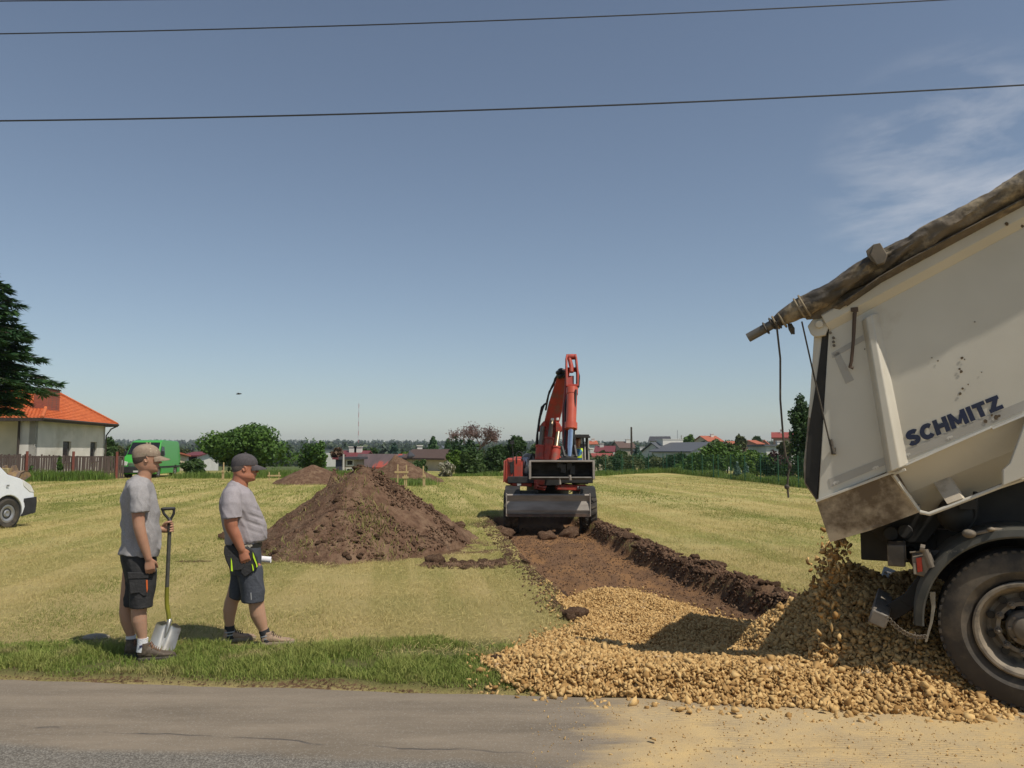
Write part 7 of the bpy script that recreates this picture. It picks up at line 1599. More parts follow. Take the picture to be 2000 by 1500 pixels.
def grey_house():
    A = atY(67, 880, 49.); Bp = atY(204, 880, 60.); z0 = -.1; zw = atY(67, 816, 49.).z
    root = thing('house', 'unfinished grey plaster house with an orange tiled hip roof, at the left', 'house', (A.x, A.y, 0))
    o = Vector((A.x, A.y, 0)); A = Vector((0, 0, 0)); Bv = Vector((Bp.x, Bp.y, 0))-o; u = Bv.normalized(); L = Bv.length; v = Vector((-u.y, u.x, 0))   # v points left (away from us): -x
    if v.x > 0: v = -v
    Wd = 11.
    w_ = MB(); t = .35
    def wall(p, q_, h0, h1, th, holes=()):
        """vertical wall from p to q with rectangular holes (s0,s1,z0,z1)"""
        d = (q_-p).normalized(); n_ = Vector((-d.y, d.x, 0))*th; Lw = (q_-p).length; xs = sorted({0, Lw, *[h[0] for h in holes], *[h[1] for h in holes]}); zs = sorted({h0, h1, *[h[2] for h in holes], *[h[3] for h in holes]})
        for i in range(len(xs)-1):
            for j in range(len(zs)-1):
                xm, zm = (xs[i]+xs[i+1])/2, (zs[j]+zs[j+1])/2
                if any(h[0] < xm < h[1] and h[2] < zm < h[3] for h in holes): continue
                c = [p+d*xs[i], p+d*xs[i+1]]; w_.add([c[0]+Vector((0, 0, zs[j])), c[1]+Vector((0, 0, zs[j])), c[1]+Vector((0, 0, zs[j+1])), c[0]+Vector((0, 0, zs[j+1]))]+[q+n_+Vector((0, 0, z)) for q, z in ((c[0], zs[j]), (c[1], zs[j]), (c[1], zs[j+1]), (c[0], zs[j+1]))], [(0, 1, 2, 3), (7, 6, 5, 4), (0, 4, 5, 1), (1, 5, 6, 2), (2, 6, 7, 3), (3, 7, 4, 0)])
    def sof(px, a=None):
        # distance along the wall where the sight line at px crosses it
        d = ray(px, 850); dx = d.x/d.y; s = (dx*o.y-o.x)/(u.x-dx*u.y); return s
    h1 = (sof(124), sof(140), .95, 2.35); h2 = (sof(177.5), sof(190), .95, 2.35)
    wall(A, Bv, z0, zw, t, [h1, h2]); 
    # north and hidden walls, then the recessed porch facade towards us
    wall(Bv, Bv+v*Wd, z0, zw, t); rec = u*1.2
    pf = A+rec+v*.01
    wall(A+v*Wd+rec, A+rec+v*.9, z0, zw, t, [(Wd-.9-4.3, Wd-.9-1.9, .7, 2.3)]); wall(A+v*.9+rec, A+v*.9, z0, zw, t) if False else None
    wall(A+v*.9, A, z0, zw, t)
    w_.build('wall', plaster, root)
    for (s0, s1, za, zb_) in (h1, h2):
        f = MB(); n_ = Vector((-u.y, u.x, 0))
        if n_.x > 0: n_ = -n_
        c = A+u*((s0+s1)/2)+n_*.16+Vector((0, 0, (za+zb_)/2)); M = Matrix((u, n_, (0, 0, 1))).transposed(); f.box(c, (s1-s0, .05, zb_-za), M); fo = f.build('window', dk, root)
        g_ = MB(); g_.box(c-n_*.03, (s1-s0-.14, .02, zb_-za-.14), M); g_.build('pane', dglass, fo)
        sl_ = MB(); sl_.box(A+u*((s0+s1)/2)-n_*.06+Vector((0, 0, za-.04)), (s1-s0+.16, .2, .06), M); sl_.build('sill', dk, fo)
    f = MB(); c = A+rec+v*(.9+3.1)+Vector((0, 0, 1.5)); f.box(c+u*.16, (.05, 2.4, 1.6), Matrix((u, v, (0, 0, 1))).transposed()); fo = f.build('window', dk, root); g_ = MB(); g_.box(c+u*.12, (.02, 2.2, 1.4), Matrix((u, v, (0, 0, 1))).transposed()); g_.build('pane', dglass, fo)
    # hip roof
    ov = .62; ez = zw-.05; e0 = A-u*ov-v*ov; e1 = Bv+u*ov-v*ov; e2 = Bv+u*ov+v*(Wd+ov); e3 = A-u*ov+v*(Wd+ov)
    for e_ in (e0, e1, e2, e3): e_.z = ez
    mid_ = (e0+e1)/2; ap = atY(103, 764, (mid_+o).y); ap = Vector((ap.x, ap.y, ap.z))-Vector((o.x, o.y, 0)); r1 = ap; r2 = ap+v*(Wd*.45); r2.z = ap.z
    rf_ = MB(); tiled_face(rf_, e0, e1, r1, r1); tiled_face(rf_, e3, e0, r1, r2); tiled_face(rf_, e1, e2, r2, r1); tiled_face(rf_, e2, e3, r2, r2)
    ro = rf_.build('roof', orange_tile, root, smooth=True, sharp=50)
    rg_ = MB(); 
    for p, q_ in ((e0, r1), (e1, r1), (r1, r2), (e2, r2), (e3, r2)): rg_.tube([p+Vector((0, 0, .06)), q_+Vector((0, 0, .08))], .11, 8)
    rg_.build('ridge_tile', orange_tile, ro, smooth=True)
    ea = MB()
    for p, q_ in ((e0, e1), (e3, e0), (e1, e2)): ea.beam(p-Vector((0, 0, .08)), q_-Vector((0, 0, .08)), .12, .2)
    ea.add([v_-Vector((0, 0, .1)) for v_ in (e0, e1, e2, e3)]+[v_-Vector((0, 0, .13)) for v_ in (e0, e1, e2, e3)], [(0, 1, 2, 3), (7, 6, 5, 4), (0, 4, 5, 1), (1, 5, 6, 2), (2, 6, 7, 3), (3, 7, 4, 0)])
    ea.build('eaves', dk, ro)
    gt = MB(); gt.tube([e0+Vector((0, 0, -.03))-v*.08, e1+Vector((0, 0, -.03))-v*.08], .08, 8); e_ = e1-v*.05; gt.tube([e_+Vector((0, 0, -.1)), e_-u*.5+v*.3+Vector((0, 0, -.35)), Bv-u*.1-v*.12+Vector((0, 0, zw-.9)), Bv-u*.1-v*.12+Vector((0, 0, 0))], .05, 8); gt.build('gutter', dk, root, smooth=True)
    # brick chimney
    bm_, bn, bl_, bb = newmat('chimney brick'); bt = bn.new('ShaderNodeTexBrick'); tcn = bn.new('ShaderNodeTexCoord'); mpn = bn.new('ShaderNodeMapping'); mpn.inputs['Rotation'].default_value = (R(90), 0, R(0)); bl_.new(tcn.outputs['Object'], mpn.inputs[0]); bl_.new(mpn.outputs[0], bt.inputs[0]); bt.inputs['Color1'].default_value = (.36, .085, .045, 1); bt.inputs['Color2'].default_value = (.26, .06, .035, 1); bt.inputs['Mortar'].default_value = (.16, .09, .07, 1); bt.inputs['Scale'].default_value = 3.4; bt.inputs['Mortar Size'].default_value = .03; bl_.new(bt.outputs[0], bb.inputs['Base Color']); bb.inputs['Roughness'].default_value = .85
    cc = atY(92, 777, 51.2); cc = Vector((cc.x, cc.y, 0))-Vector((o.x, o.y, 0)); zt_ = atY(91, 761, 51.2).z; zb2 = atY(91, 806, 51.2).z
    ch_ = MB(); ch_.box((cc.x, cc.y, (zt_+zb2)/2-.1), (.85, 1.7, zt_-zb2+.2), Matrix((v, u, (0, 0, 1))).transposed() if False else Matrix.Rotation(math.atan2(u.y, u.x)-math.pi/2, 3, 'Z')); ch_.build('chimney', bm_, ro, bevel=.01)
    fl2 = MB(); fl2.box((cc.x, cc.y, zt_+.02), (.95, 1.8, .06), Matrix.Rotation(math.atan2(u.y, u.x)-math.pi/2, 3, 'Z')); fl2.build('chimney_cap', dk, ro)
    dp = MB(); p = A+v*.9-u*.12; dp.tube([p+Vector((0, 0, zw)), p], .07, 8); dp.build('downpipe', dk, root, smooth=True)
grey_house()
# ================================================================ WOODEN FENCE
plank = pm('weathered plank', (.065, .045, .038), (.10, .072, .06), scale=1.2, rough=.95, stretch=(6, 6, .4))
redpost = pm('red brown post', (.20, .055, .035), (.15, .045, .03), rough=.8)
def board_fence():
    a, b_ = atY(-60, 880, 44.5), atY(243, 880, 49.5); a.z = b_.z = 0; root = thing('wooden_fence', 'weathered brown board fence with reddish posts in front of the grey house', 'fence', a); d = b_-a; L = d.length; d.normalize(); n_ = Vector((-d.y, d.x, 0)); M = Matrix((d, n_, (0, 0, 1))).transposed()
    mb = MB(); s = 0; rr = random.Random(4)
    while s < L: w_ = rr.uniform(.09, .13); h = 1.58+rr.uniform(-.05, .06)-.25*s/L; mb.box(d*s+Vector((0, 0, h/2-.02)), (w_, .025, h), M @ Matrix.Rotation(rr.uniform(-.015, .015), 3, 'Y')); s += w_+rr.uniform(.01, .03)
    mb.build('boards', plank, root); mb = MB()
    for z in (.4, 1.35): mb.beam(n_*.05+Vector((0, 0, z)), d*L+n_*.05+Vector((0, 0, z)), .05, .08)
    mb.build('rail', plank, root)
    for i in range(int(L/2.4)+1): mb = MB(); mb.box(d*(i*2.4+.4)-n_*.05+Vector((0, 0, .88-.1*i/6)), (.13, .12, 1.66), M); mb.build('post', redpost, root)
board_fence()
tree('shrub', 'small climbing bush growing against the wooden fence', 'shrub', 118, 886, 918, 46.6, 14, 'green', 700, .14, 140, trunk=False, nb=6)
tree('sapling', 'tiny elder sapling in the tall grass by the fence, left of the climbing bush', 'sapling', 62, 905, 928, 46., 14, 'green', 350, .14, 141, trunk=False, nb=5)
def wire_fence():
    root = thing('wire_fence', 'green wire mesh fence with thin posts along the right edge of the field', 'fence', (FN[0][0], FN[0][1], 0)); o = Vector((FN[0][0], FN[0][1], 0)); gm_ = pm('green fence paint', (.02, .10, .05), (.015, .08, .04), rough=.5)
    pts = [Vector((x, y, 0))-o for x, y in FN]; w_ = MB()
    for a, b_ in zip(pts[:-1], pts[1:]):
        L = (b_-a).length; d = (b_-a)/L; s = 0
        while s < L:
            gz = float(ground_z(a.x+o.x, a.y+o.y)); p = a+d*s; m = MB(); m.tube([p+Vector((0, 0, gz-.2)), p+Vector((0, 0, 1.5+gz))], .03, 6); m.build('post', gm_, root); s += 2.5
        for z in np.arange(.1, 1.45, .13): w_.beam(a+Vector((0, 0, z)), b_+Vector((0, 0, z)), .007, .007)
        for q_ in np.arange(0, L, .25): w_.beam(a+d*q_+Vector((0, 0, .05)), a+d*q_+Vector((0, 0, 1.45)), .006, .006, up=(1, 0, 0))
    w_.build('mesh', gm_, root)
wire_fence()
# ================================================================ VANS
def van(name, label, loc, rz, paint, L=4.9, Wd=1.9, H=2.0, prof=None, wr_=.33, wx=(.9, 4.0), belt=1.05, full=True, trim=(.02, .02, .022)):
    root = thing(name, label, 'van', loc, rz); tr_ = pm(name+' trim', trim, tuple(x*1.6 for x in trim), rough=.6)
    # profile in (x forward from the rear, z); cut wheel arches out of the lower edge
    def arch(cx): return [(cx+math.cos(a)*(wr_+.07), .33+math.sin(a)*(wr_+.07)) for a in np.linspace(-.25, math.pi+.25, 14)]
    low = []
    for cx in sorted(wx, reverse=True): low += arch(cx)
    outl = prof+low+[(.06, .26)]
    # body: stations across the width with tumblehome
    st_ = [(-Wd/2+.0, .0, 0), (-Wd/2+.0, 1., 1), (Wd/2, 1., 1), (Wd/2, 0, 0)]
    mb = MB(); n = len(outl); rings = []
    def inset(x, z, yv):
        t = max(0, (z-belt)/(H-belt)); return yv*(1-.13*t*t)
    for yv, k in ((-Wd/2, .965), (-Wd/2+.0, 1.0), (-Wd/2+.10, 1.0), (Wd/2-.10, 1.0), (Wd/2, 1.0), (Wd/2, .965)):
        ex_ = 1 if abs(yv) < Wd/2-.01 else .985
        rings.append([Vector(((x-L/2)*ex_+L/2, inset(x, z, yv), (z-1)*ex_+1)) for x, z in outl])
    mb.loft([rings[2]] if False else [rings[1], rings[2], rings[3], rings[4]]); bo_ = mb.build('body', paint, root, bevel=.02, seg=3, sharp=40)
    def side_poly(nm, pts, mat, off=.012):
        for s_ in (-1, 1):
            m = MB(); q_ = [Vector((x, s_*(abs(inset(x, z, Wd/2))*1.0), z)) for x, z in pts]; m.prism([v+Vector((0, s_*-.02, 0)) for v in q_], (0, s_*(off+.02), 0)); m.build(nm, mat, root)
    for cx in wx:
        for s_ in (-1, 1):
            c = Vector((cx, s_*(Wd/2-.12), wr_)); t = MB(); t.lathe([(wr_*.62, -.10), (wr_*.9, -.11), (wr_, -.07), (wr_, .07), (wr_*.9, .11), (wr_*.62, .10)], c, (0, 1, 0), 32, close=True); w2 = t.build('wheel', rubber, root, smooth=True, sharp=40)
            if cx == max(wx): pass
            rm = MB(); rm.lathe([(0, .07*s_), (.06, .085*s_), (wr_*.3, .06*s_), (wr_*.5, .09*s_), (wr_*.62, .085*s_), (wr_*.62, -.05*s_), (0, -.05*s_)], c, (0, 1, 0), 24); rm.build('hubcap', pm('hubcap silver', (.35, .35, .36), (.28, .28, .29), rough=.4, metal=.5), w2, smooth=True, sharp=30)
            am = MB(); am.tube([(cx, s_*(Wd/2-.3), wr_), (cx, s_*(Wd/2-.05), wr_)], wr_+.05, 20); am.build('wheel_well', tr_, root)
    return root, side_poly, inset, tr_
# white van, cut by the left edge of the picture, nose to the right
g = G(8, 1032); wv_rz = R(78)
wp = pm('white van paint', (.72, .74, .76), (.68, .70, .72), rough=.25, coat=.5)
prof = [(.05, .45), (.0, 1.0), (.12, 1.75), (.35, 1.92), (2.9, 1.94), (3.25, 1.85), (3.75, 1.42), (4.0, 1.20), (4.35, 1.10), (4.62, .95), (4.76, .78), (4.80, .55), (4.78, .32), (4.62, .24)]
cxw = 4.05; Yw = g.y
locx = g.x-(cxw*math.cos(wv_rz)+.85*math.sin(wv_rz))
root, sp_, ins, trm = van('white_van', 'white van with black bumper parked on the mown field, cut off by the left edge', (locx, Yw-(cxw*math.sin(wv_rz)-.85*math.cos(wv_rz)), .0), wv_rz, wp, L=4.8, Wd=1.9, H=1.95, prof=prof, wx=(.95, 4.05), belt=1.05)
sp_('side_window', [(2.75, 1.12), (2.80, 1.62), (3.10, 1.68), (3.45, 1.40), (3.72, 1.10)], dglass); sp_('side_window', [(1.5, 1.12), (1.5, 1.62), (2.65, 1.64), (2.62, 1.12)], dglass)
sp_('side_molding', [(1.4, .52), (3.3, .55), (3.35, .62), (3.3, .68), (1.4, .66)], trm, .02); sp_('quarter_bumper', [(4.40, .24), (4.78, .30), (4.805, .55), (4.79, .66), (4.45, .64), (4.48, .45)], trm, .02)
m = MB(); m.box((4.79, 0, .45), (.06, 1.8, .36)); m.build('bumper', trm, root, bevel=.02)
m = MB(); m.tube([(1.6, -.955, 1.0), (1.6, -.965, 1.0)], .01, 6); [m.beam((x, -.951, .45), (x, -.951, 1.06), .012, .006) for x in (2.7, 3.75)]; m.build('door_seam', trm, root)
for s_ in (-1, 1):
    m = MB(); m.prism([Vector((x, s_*.90, z)) for x, z in [(4.38, 1.07), (4.62, .94), (4.74, .76), (4.60, .78), (4.42, .92)]], (0, s_*.06, 0)); m.build('headlight', lampm, root, bevel=.01)
    m = MB(); m.box((3.38, s_*1.03, 1.22), (.10, .18, .24)); m.build('mirror', trm, root, bevel=.03)
m = MB(); m.prism([Vector((3.30, -.82, 1.80)), Vector((3.30, .82, 1.80)), Vector((3.95, .86, 1.235)), Vector((3.95, -.86, 1.235))], (.018, 0, .022)); m.build('windscreen', dglass, root)
m = MB(); m.tube([(3.95, -.5, 1.24), (3.84, -.55, 1.34), (3.80, -.1, 1.37)], .012, 6); m.build('wiper', trm, root)
m = MB(); m.prism([Vector((3.95, -.953, .97)), Vector((4.02, -.953, .97)), Vector((4.02, -.953, .93)), Vector((3.95, -.953, .93))], (0, -.01, 0)); m.build('badge', pm('grey badge', (.2, .2, .2), rough=.4), root)
# green van, facing left and towards us
gp = pm('bright green paint', (.055, .38, .045), (.05, .34, .04), rough=.3, coat=.4)
prof = [(.04, .5), (.0, 1.2), (.08, 2.25), (.3, 2.38), (3.2, 2.42), (3.6, 2.30), (4.25, 1.45), (4.7, 1.28), (4.95, 1.02), (5.03, .7), (5.02, .4), (4.9, .28)]
gv = atY(268, 937, 50.); 
dirv = math.atan2(-1, -.0)                    # towards the camera
rzv = math.atan2(-gv.y, -gv.x)-R(20)
nose = Vector((math.cos(rzv), math.sin(rzv), 0)); loc = Vector((gv.x, gv.y, 0))-nose*5.0
root, sp_, ins, trm = van('green_van', 'bright green high-roof van parked beyond the field behind the slim man', loc, rzv, gp, L=5.05, Wd=2.05, H=2.42, prof=prof, wx=(1.0, 4.2), belt=1.2, wr_=.36)
sp_('side_window', [(3.15, 1.40), (3.2, 1.98), (3.62, 2.0), (4.05, 1.45)], dglass); sp_('side_molding', [(.2, .62), (4.6, .62), (4.6, .72), (.2, .72)], trm, .02)
m = MB(); m.prism([Vector((3.63, -.86, 2.24)), Vector((3.63, .86, 2.24)), Vector((4.24, .94, 1.49)), Vector((4.24, -.94, 1.49))], (.02, 0, .02)); m.build('windscreen', dglass, root)
m = MB(); m.box((5.0, 0, .52), (.12, 1.95, .42)); m.build('bumper', trm, root, bevel=.04); m = MB(); m.box((5.06, 0, .42), (.02, .5, .11)); m.build('number_plate', pm('plate', (.6, .6, .6), rough=.5), root)
for s_ in (-1, 1):
    m = MB(); m.prism([Vector((4.96, s_*.62, 1.0)), Vector((4.96, s_*.98, 1.12)), Vector((4.96, s_*1.0, .82)), Vector((4.96, s_*.66, .78))], (.06, 0, 0)); m.build('headlight', lampm, root, bevel=.01); m = MB(); m.box((3.95, s_*1.14, 1.55), (.1, .2, .32)); m.build('mirror', trm, root, bevel=.03)
m = MB()
for k in range(4): m.box((5.02, 0, .78+.065*k), (.05, 1.15, .025))
m.split('grille_bar', pm('chrome grille', (.5, .5, .5), rough=.3, metal=.7), root)
# digger bucket lying by the fence behind the white van
m_ = pm('rusty yellow bucket steel', (.20, .12, .07), (.33, .22, .10), scale=4, rough=.75, c3=(.16, .12, .10), s3=3, t3=(.45, .6))
bk = thing('excavator_bucket', 'rusty worn excavator bucket lying on the field edge behind the white van', 'bucket', atY(22, 936, 40.)); bk.location.z = 0
mb = MB(); prof_ = [(-.5, .05), (-.55, .35), (-.35, .62), (.0, .72), (.35, .66), (.5, .45), (.5, .41), (.33, .62), (.0, .67), (-.32, .57), (-.50, .33), (-.45, .09)]
mb.prism([Vector((-1.0, y, z)) for y, z in prof_], (1.7, 0, 0)); mb.prism([Vector((-1.0, y, z)) for y, z in prof_[:6]], (.04, 0, 0)); mb.prism([Vector((.66, y, z)) for y, z in prof_[:6]], (.04, 0, 0)); mb.box((-.15, -.52, .12), (1.75, .06, .2)); bo_ = mb.build('shell', m_, bk, bevel=.01)
for x in (-.35, .1): mb = MB(); mb.prism([Vector((x, y, z)) for y, z in ((-.35, .55), (-.2, .95), (.1, 1.0), (.3, .7), (.0, .6))], (.06, 0, 0)); mb.build('lug', m_, bk)
mb = MB(); mb.box((-.12, -.25, .72), (.35, .3, .25)); mb.build('hitch', pm('pale yellow steel', (.42, .34, .16), (.3, .24, .12), rough=.7), bk, bevel=.02)
# ================================================================ FAR HOUSES
white_w = pm('white render', (.66, .64, .58), (.58, .56, .50), scale=1, rough=.9); cream_w = pm('cream render', (.60, .50, .34), (.52, .43, .29), scale=1, rough=.9); beige_w = pm('beige block wall', (.36, .31, .24), (.30, .26, .20), scale=2, rough=.95)
RM = {'grey': pm('grey roof sheet', (.115, .12, .13), (.09, .095, .105), rough=.6), 'dark': pm('dark roof', (.045, .045, .05), (.06, .06, .065), rough=.7), 'red': pm('red roof', (.30, .06, .045), (.24, .05, .035), rough=.7), 'orange': pm('orange roof', (.42, .12, .06), (.36, .10, .05), rough=.7), 'maroon': pm('maroon roof', (.17, .035, .04), (.13, .03, .03), rough=.6), 'brown': pm('brown roof', (.13, .08, .065), (.10, .065, .05), rough=.8)}
def house(name, label, px0, px1, pe, pr, pb, Y, roof, wall, depth=9., rot=0., chim=None, wins=(), gable=True, cat='house', flat=False):
    """px0..px1 width, pe eaves row, pr ridge row, pb base row"""
    a, b_ = atY(px0, pe, Y), atY(px1, pe, Y); W_ = (b_.x-a.x)/max(.5, math.cos(rot)); cx = (a.x+b_.x)/2; ze = a.z; zr = atY(px0, pr, Y).z; gz = min(float(ground_z(cx, Y)), atY(px0, pb, Y).z)-.3
    root = thing(name, label, cat, (cx, Y+depth/2*0, gz), rot, 'houses beyond the field'); he, hr2 = ze-gz, zr-gz; w2, d2 = W_/2, depth/2
    m = MB()
    if gable:   # gable faces the camera
        m.prism([Vector((-w2, -d2, 0)), Vector((w2, -d2, 0)), Vector((w2, -d2, he)), Vector((0, -d2, hr2)), Vector((-w2, -d2, he))], (0, depth, 0))
        f = MB(); o_ = .35; th = .16
        for s_ in (-1, 1):
            e_ = Vector((s_*(w2+o_), -d2-o_, he-(hr2-he)*o_/w2)); t_ = Vector((0, -d2-o_, hr2)); f.prism([e_+Vector((0, 0, .03)), t_+Vector((0, 0, .03)), t_+Vector((0, 0, .03+th)), e_+Vector((0, 0, .03+th))], (0, depth+2*o_, 0))
    elif flat:
        m.box((0, 0, he/2), (W_, depth, he)); f = MB(); f.box((0, 0, he+.12), (W_+.6, depth+.6, .25))
    else:
        m.box((0, 0, he/2), (W_, depth, he)); m.prism([Vector((-w2, -d2, he)), Vector((-w2, d2, he)), Vector((-w2, 0, hr2))], (W_, 0, 0)); f = MB(); o_ = .35; th = .16
        for s_ in (-1, 1):
            e_ = Vector((-w2-o_, s_*(d2+o_), he-(hr2-he)*o_/d2)); t_ = Vector((-w2-o_, 0, hr2)); f.prism([e_+Vector((0, 0, .03)), t_+Vector((0, 0, .03)), t_+Vector((0, 0, .03+th)), e_+Vector((0, 0, .03+th))], (W_+2*o_, 0, 0))
    m.build('wall', wall, root); ro = f.build('roof', RM[roof] if isinstance(roof, str) else roof, root)
    if chim:
        for (u, s) in chim: c = MB(); c.box((u*w2, 0 if gable else -d2*.2, hr2+.1), (s, s*.7, 1.0)); c.box((u*w2, 0 if gable else -d2*.2, hr2+.65), (s+.15, s*.7+.15, .1)); c.build('chimney', white_w, ro)
    for (u, z, w_, h_) in wins:
        c = MB(); c.box((u*w2, -d2-.02, z*he), (w_+.2, .06, h_+.2)); wo = c.build('window', white_w if wall is not white_w else dk, root); c = MB(); c.box((u*w2, -d2-.06, z*he), (w_, .03, h_)); c.build('pane', dglass, wo)
    return root
rusty = pm('rusty sheet roof', (.085, .060, .058), (.12, .085, .08), scale=2, rough=.6, c3=(.34, .07, .045), s3=.42, t3=(.53, .57), stretch=(1, .15, .15))
house('barn', 'long low barn with a dark rusty sheet roof and white wall, mid field edge', 706, 786, 912, 890, 925, 84., rusty, white_w, 6., 0, None, ((.3, .6, 1.2, .8),), gable=False, cat='barn')
house('shed', 'small beige block house with a flat dark roof left of the barn', 677, 704, 897, 896, 918, 78., 'dark', beige_w, 4., 0, None, ((.1, .78, .5, .4), (.1, .25, .5, .35)), gable=False, flat=True, cat='shed')
house('house', 'house with a dark red roof rising behind the beige block house', 668, 718, 896, 883, 915, 98., 'maroon', pm('dark wall', (.07, .07, .09), rough=.9), 7., 0, ((-.05, .9), (.35, .9)), (), gable=False)
house('building', 'long white hall behind the large soil heap, far off', 643, 676, 879.5, 879, 889, 220., 'grey', white_w, 10., 0, None, (), gable=False, flat=True, cat='building')
house('house', 'small cream house with a grey-brown roof beside the middle clump', 832, 859, 893, 881, 918, 76., 'brown', cream_w, 8., R(34), None, ((-.2, .72, .7, 1.0),), gable=True)
house('house', 'low cream annex with grey roof joined left of the small cream house', 806, 834, 892, 883, 906, 80., 'dark', cream_w, 5., R(6), ((0, .5),), ((.3, .7, .6, .5),), gable=False)
house('garage', 'dark green shed between the barn and the cream house', 786, 806, 898, 893, 912, 82., 'dark', pm('dark green wall', (.04, .06, .05), rough=.9), 5., 0, None, (), gable=False, cat='shed')
house('house', 'white house with a maroon roof peeking left of the large round tree', 384, 407, 891, 885, 914, 100., 'maroon', white_w, 7., 0, None, ((.3, .8, .8, .8),), gable=False)
house('house', 'small brick house with orange roof right behind the green van', 338, 347, 892, 887, 915, 90., 'orange', cream_w, 5., 0, None, (), gable=False)
house('house', 'tiny white gabled house far left of the middle clump', 860, 868, 877, 871.5, 884, 260., 'grey', white_w, 9., 0, None, ())
house('house', 'large white gabled house with a long grey roof behind the right fence', 1307, 1386, 882, 866, 902, 125., 'grey', white_w, 11., R(22), None, ((.25, .78, 1.6, 1.5), (-.6, .45, 3., 1.2), (-.1, .45, 1.8, 1.5)))
house('house', 'grey-roofed wing with a white chimney block, left part of the large white house', 1274, 1320, 883, 866, 902, 132., 'grey', white_w, 9., R(14), ((.3, 3.6),), (), gable=False)
house('house', 'black-roofed white house behind and above the large white house', 1272, 1306, 862, 853.5, 875, 230., 'dark', white_w, 9., R(-15), None, ((.6, .7, 1.2, 1.5),), gable=False)
house('house', 'house with an orange-red roof in the middle of the right hillside', 1368, 1397, 862.5, 852.5, 875, 215., 'orange', cream_w, 9., R(12), ((.4, .8),), (), gable=False)
house('house', 'maroon-roofed house with a white gable left of the tall pole', 1166, 1199, 883, 872.5, 895, 165., 'maroon', white_w, 8., R(-10), ((-.4, .8),), (), gable=False)
house('shed', 'low building with a red roof and yellow wall behind the hedge by the excavator', 1157, 1191, 893, 887.5, 901, 115., 'red', cream_w, 6., 0, None, (), gable=False, cat='shed')
house('house', 'brown-roofed house with pale chimneys just left of the tall pole', 1202, 1232, 875, 863.5, 888, 190., 'brown', beige_w, 8., R(8), ((.5, 1.), (.8, .8)), (), gable=False)
house('house', 'grey-roofed low house right of the tall pole', 1240, 1272, 886, 880, 898, 150., 'grey', cream_w, 7., 0, ((0, 1.6),), ((-.3, .75, 1.2, .9),), gable=False)
house('house', 'tall house with red roof and pink gable, nearest the leafy tree on the right', 1512, 1545, 856, 846, 875, 150., 'red', pm('pink render', (.48, .30, .22), rough=.9), 8., R(-18), ((-.1, .5),), ((-.4, .7, .8, .8),), gable=False)
house('building', 'long pale flat-roofed building behind the plum coloured bush', 1478, 1537, 872, 871, 886, 110., 'grey', white_w, 8., 0, ((.4, .9),), (), gable=False, flat=True, cat='building')
house('house', 'small orange-roofed house between the two tall bushes on the right', 1421, 1440, 869, 863, 880, 190., 'orange', cream_w, 7., 0, None, (), gable=False)
house('house', 'small pink house with orange roof above the pale building, left one', 1461, 1475, 867.5, 861, 878, 210., 'orange', pm('pink wall', (.5, .28, .2), rough=.9), 7., R(20), None, (), gable=False)
house('house', 'small salmon gabled house above the pale building, right one', 1487, 1500, 867, 860.5, 878, 215., 'orange', pm('salmon wall', (.5, .3, .2), rough=.9), 7., R(-20), None, ())
house('house', 'far pinkish roofed house at the right shoulder of the excavator cab', 1150, 1163, 868, 862, 880, 200., 'orange', white_w, 7., 0, ((.2, .7),), (), gable=False)
# trees among the far houses
far = [(771, 866, 893, 24, 100, 'blue', 'cone', 'blue-grey spruce rising behind the barn'), (846, 853, 885, 24, 130, 'pine', 'cone', 'tall pointed conifer behind the cream house'), (795, 878, 897, 24, 120, 'light', 'round', 'yellow-green round tree behind the cream house'), (875, 858, 884, 18, 150, 'pine', 'cone', 'pair of dark conifers left of the bare tree'), (720, 872, 894, 34, 130, 'mid', 'round', 'round tree behind the barn, left half'), (660, 875, 900, 30, 95, 'brown', 'round', 'brownish bush right of the bright green tree'),
       (1342, 845, 885, 26, 140, 'green', 'round', 'bright green tree growing in front of the large white house'), (1245, 873, 900, 24, 110, 'blue', 'cone', 'blue-green conifer right of the tall pole'), (1211, 878, 900, 30, 100, 'mid', 'round', 'mid green tree left of the tall pole, before the brown roof'), (1400, 858, 890, 40, 100, 'mid', 'round', 'round tree right of the orange-red roof'), (1448, 843, 885, 26, 110, 'olive', 'round', 'thin pale tree rising over the right bushes'), (1437, 868, 895, 24, 96, 'plum', 'round', 'dark purple tree under the small orange roof'),
       (1535, 862, 890, 34, 90, 'olive', 'round', 'olive tree in front of the tall red-roofed house'), (1500, 868, 892, 30, 130, 'mid', 'round', 'round tree in front of the salmon house'), (1182, 880, 900, 26, 130, 'dark', 'round', 'dark tree between the red low roof and the maroon house'), (1325, 858, 876, 20, 200, 'brown', 'round', 'brownish tree right of the black-roofed house'), (1302, 862, 878, 18, 190, 'brown', 'round', 'brown bush beside the black-roofed house'), (1380, 862, 882, 26, 170, 'dark', 'round', 'dark tree just behind the white gable'),
       (1478, 853, 870, 26, 240, 'dark', 'round', 'dark tree above the small pink house'), (1040, 865, 900, 30, 110, 'mid', 'round', 'tree visible through the excavator boom foot'), (436, 872, 900, 30, 110, 'mid', 'round', 'tree between the maroon-roofed house and the round tree'), (330, 870, 900, 34, 120, 'mid', 'round', 'round tree above the rear of the green van'), (358, 875, 900, 30, 130, 'olive', 'round', 'olive tree over the small shrub'), (300, 866, 900, 34, 125, 'dark', 'round', 'dark tree directly behind the green van')]
for i, (x, t_, b_, w_, Y, k_, sh_, lb) in enumerate(far): tree('conifer_tree' if sh_ == 'cone' else 'deciduous_tree', lb, 'tree', x, t_, b_, float(Y), w_, k_, 1500, .012*Y/2.2, 200+i, 'trees among the far houses', shape=sh_, nb=8)
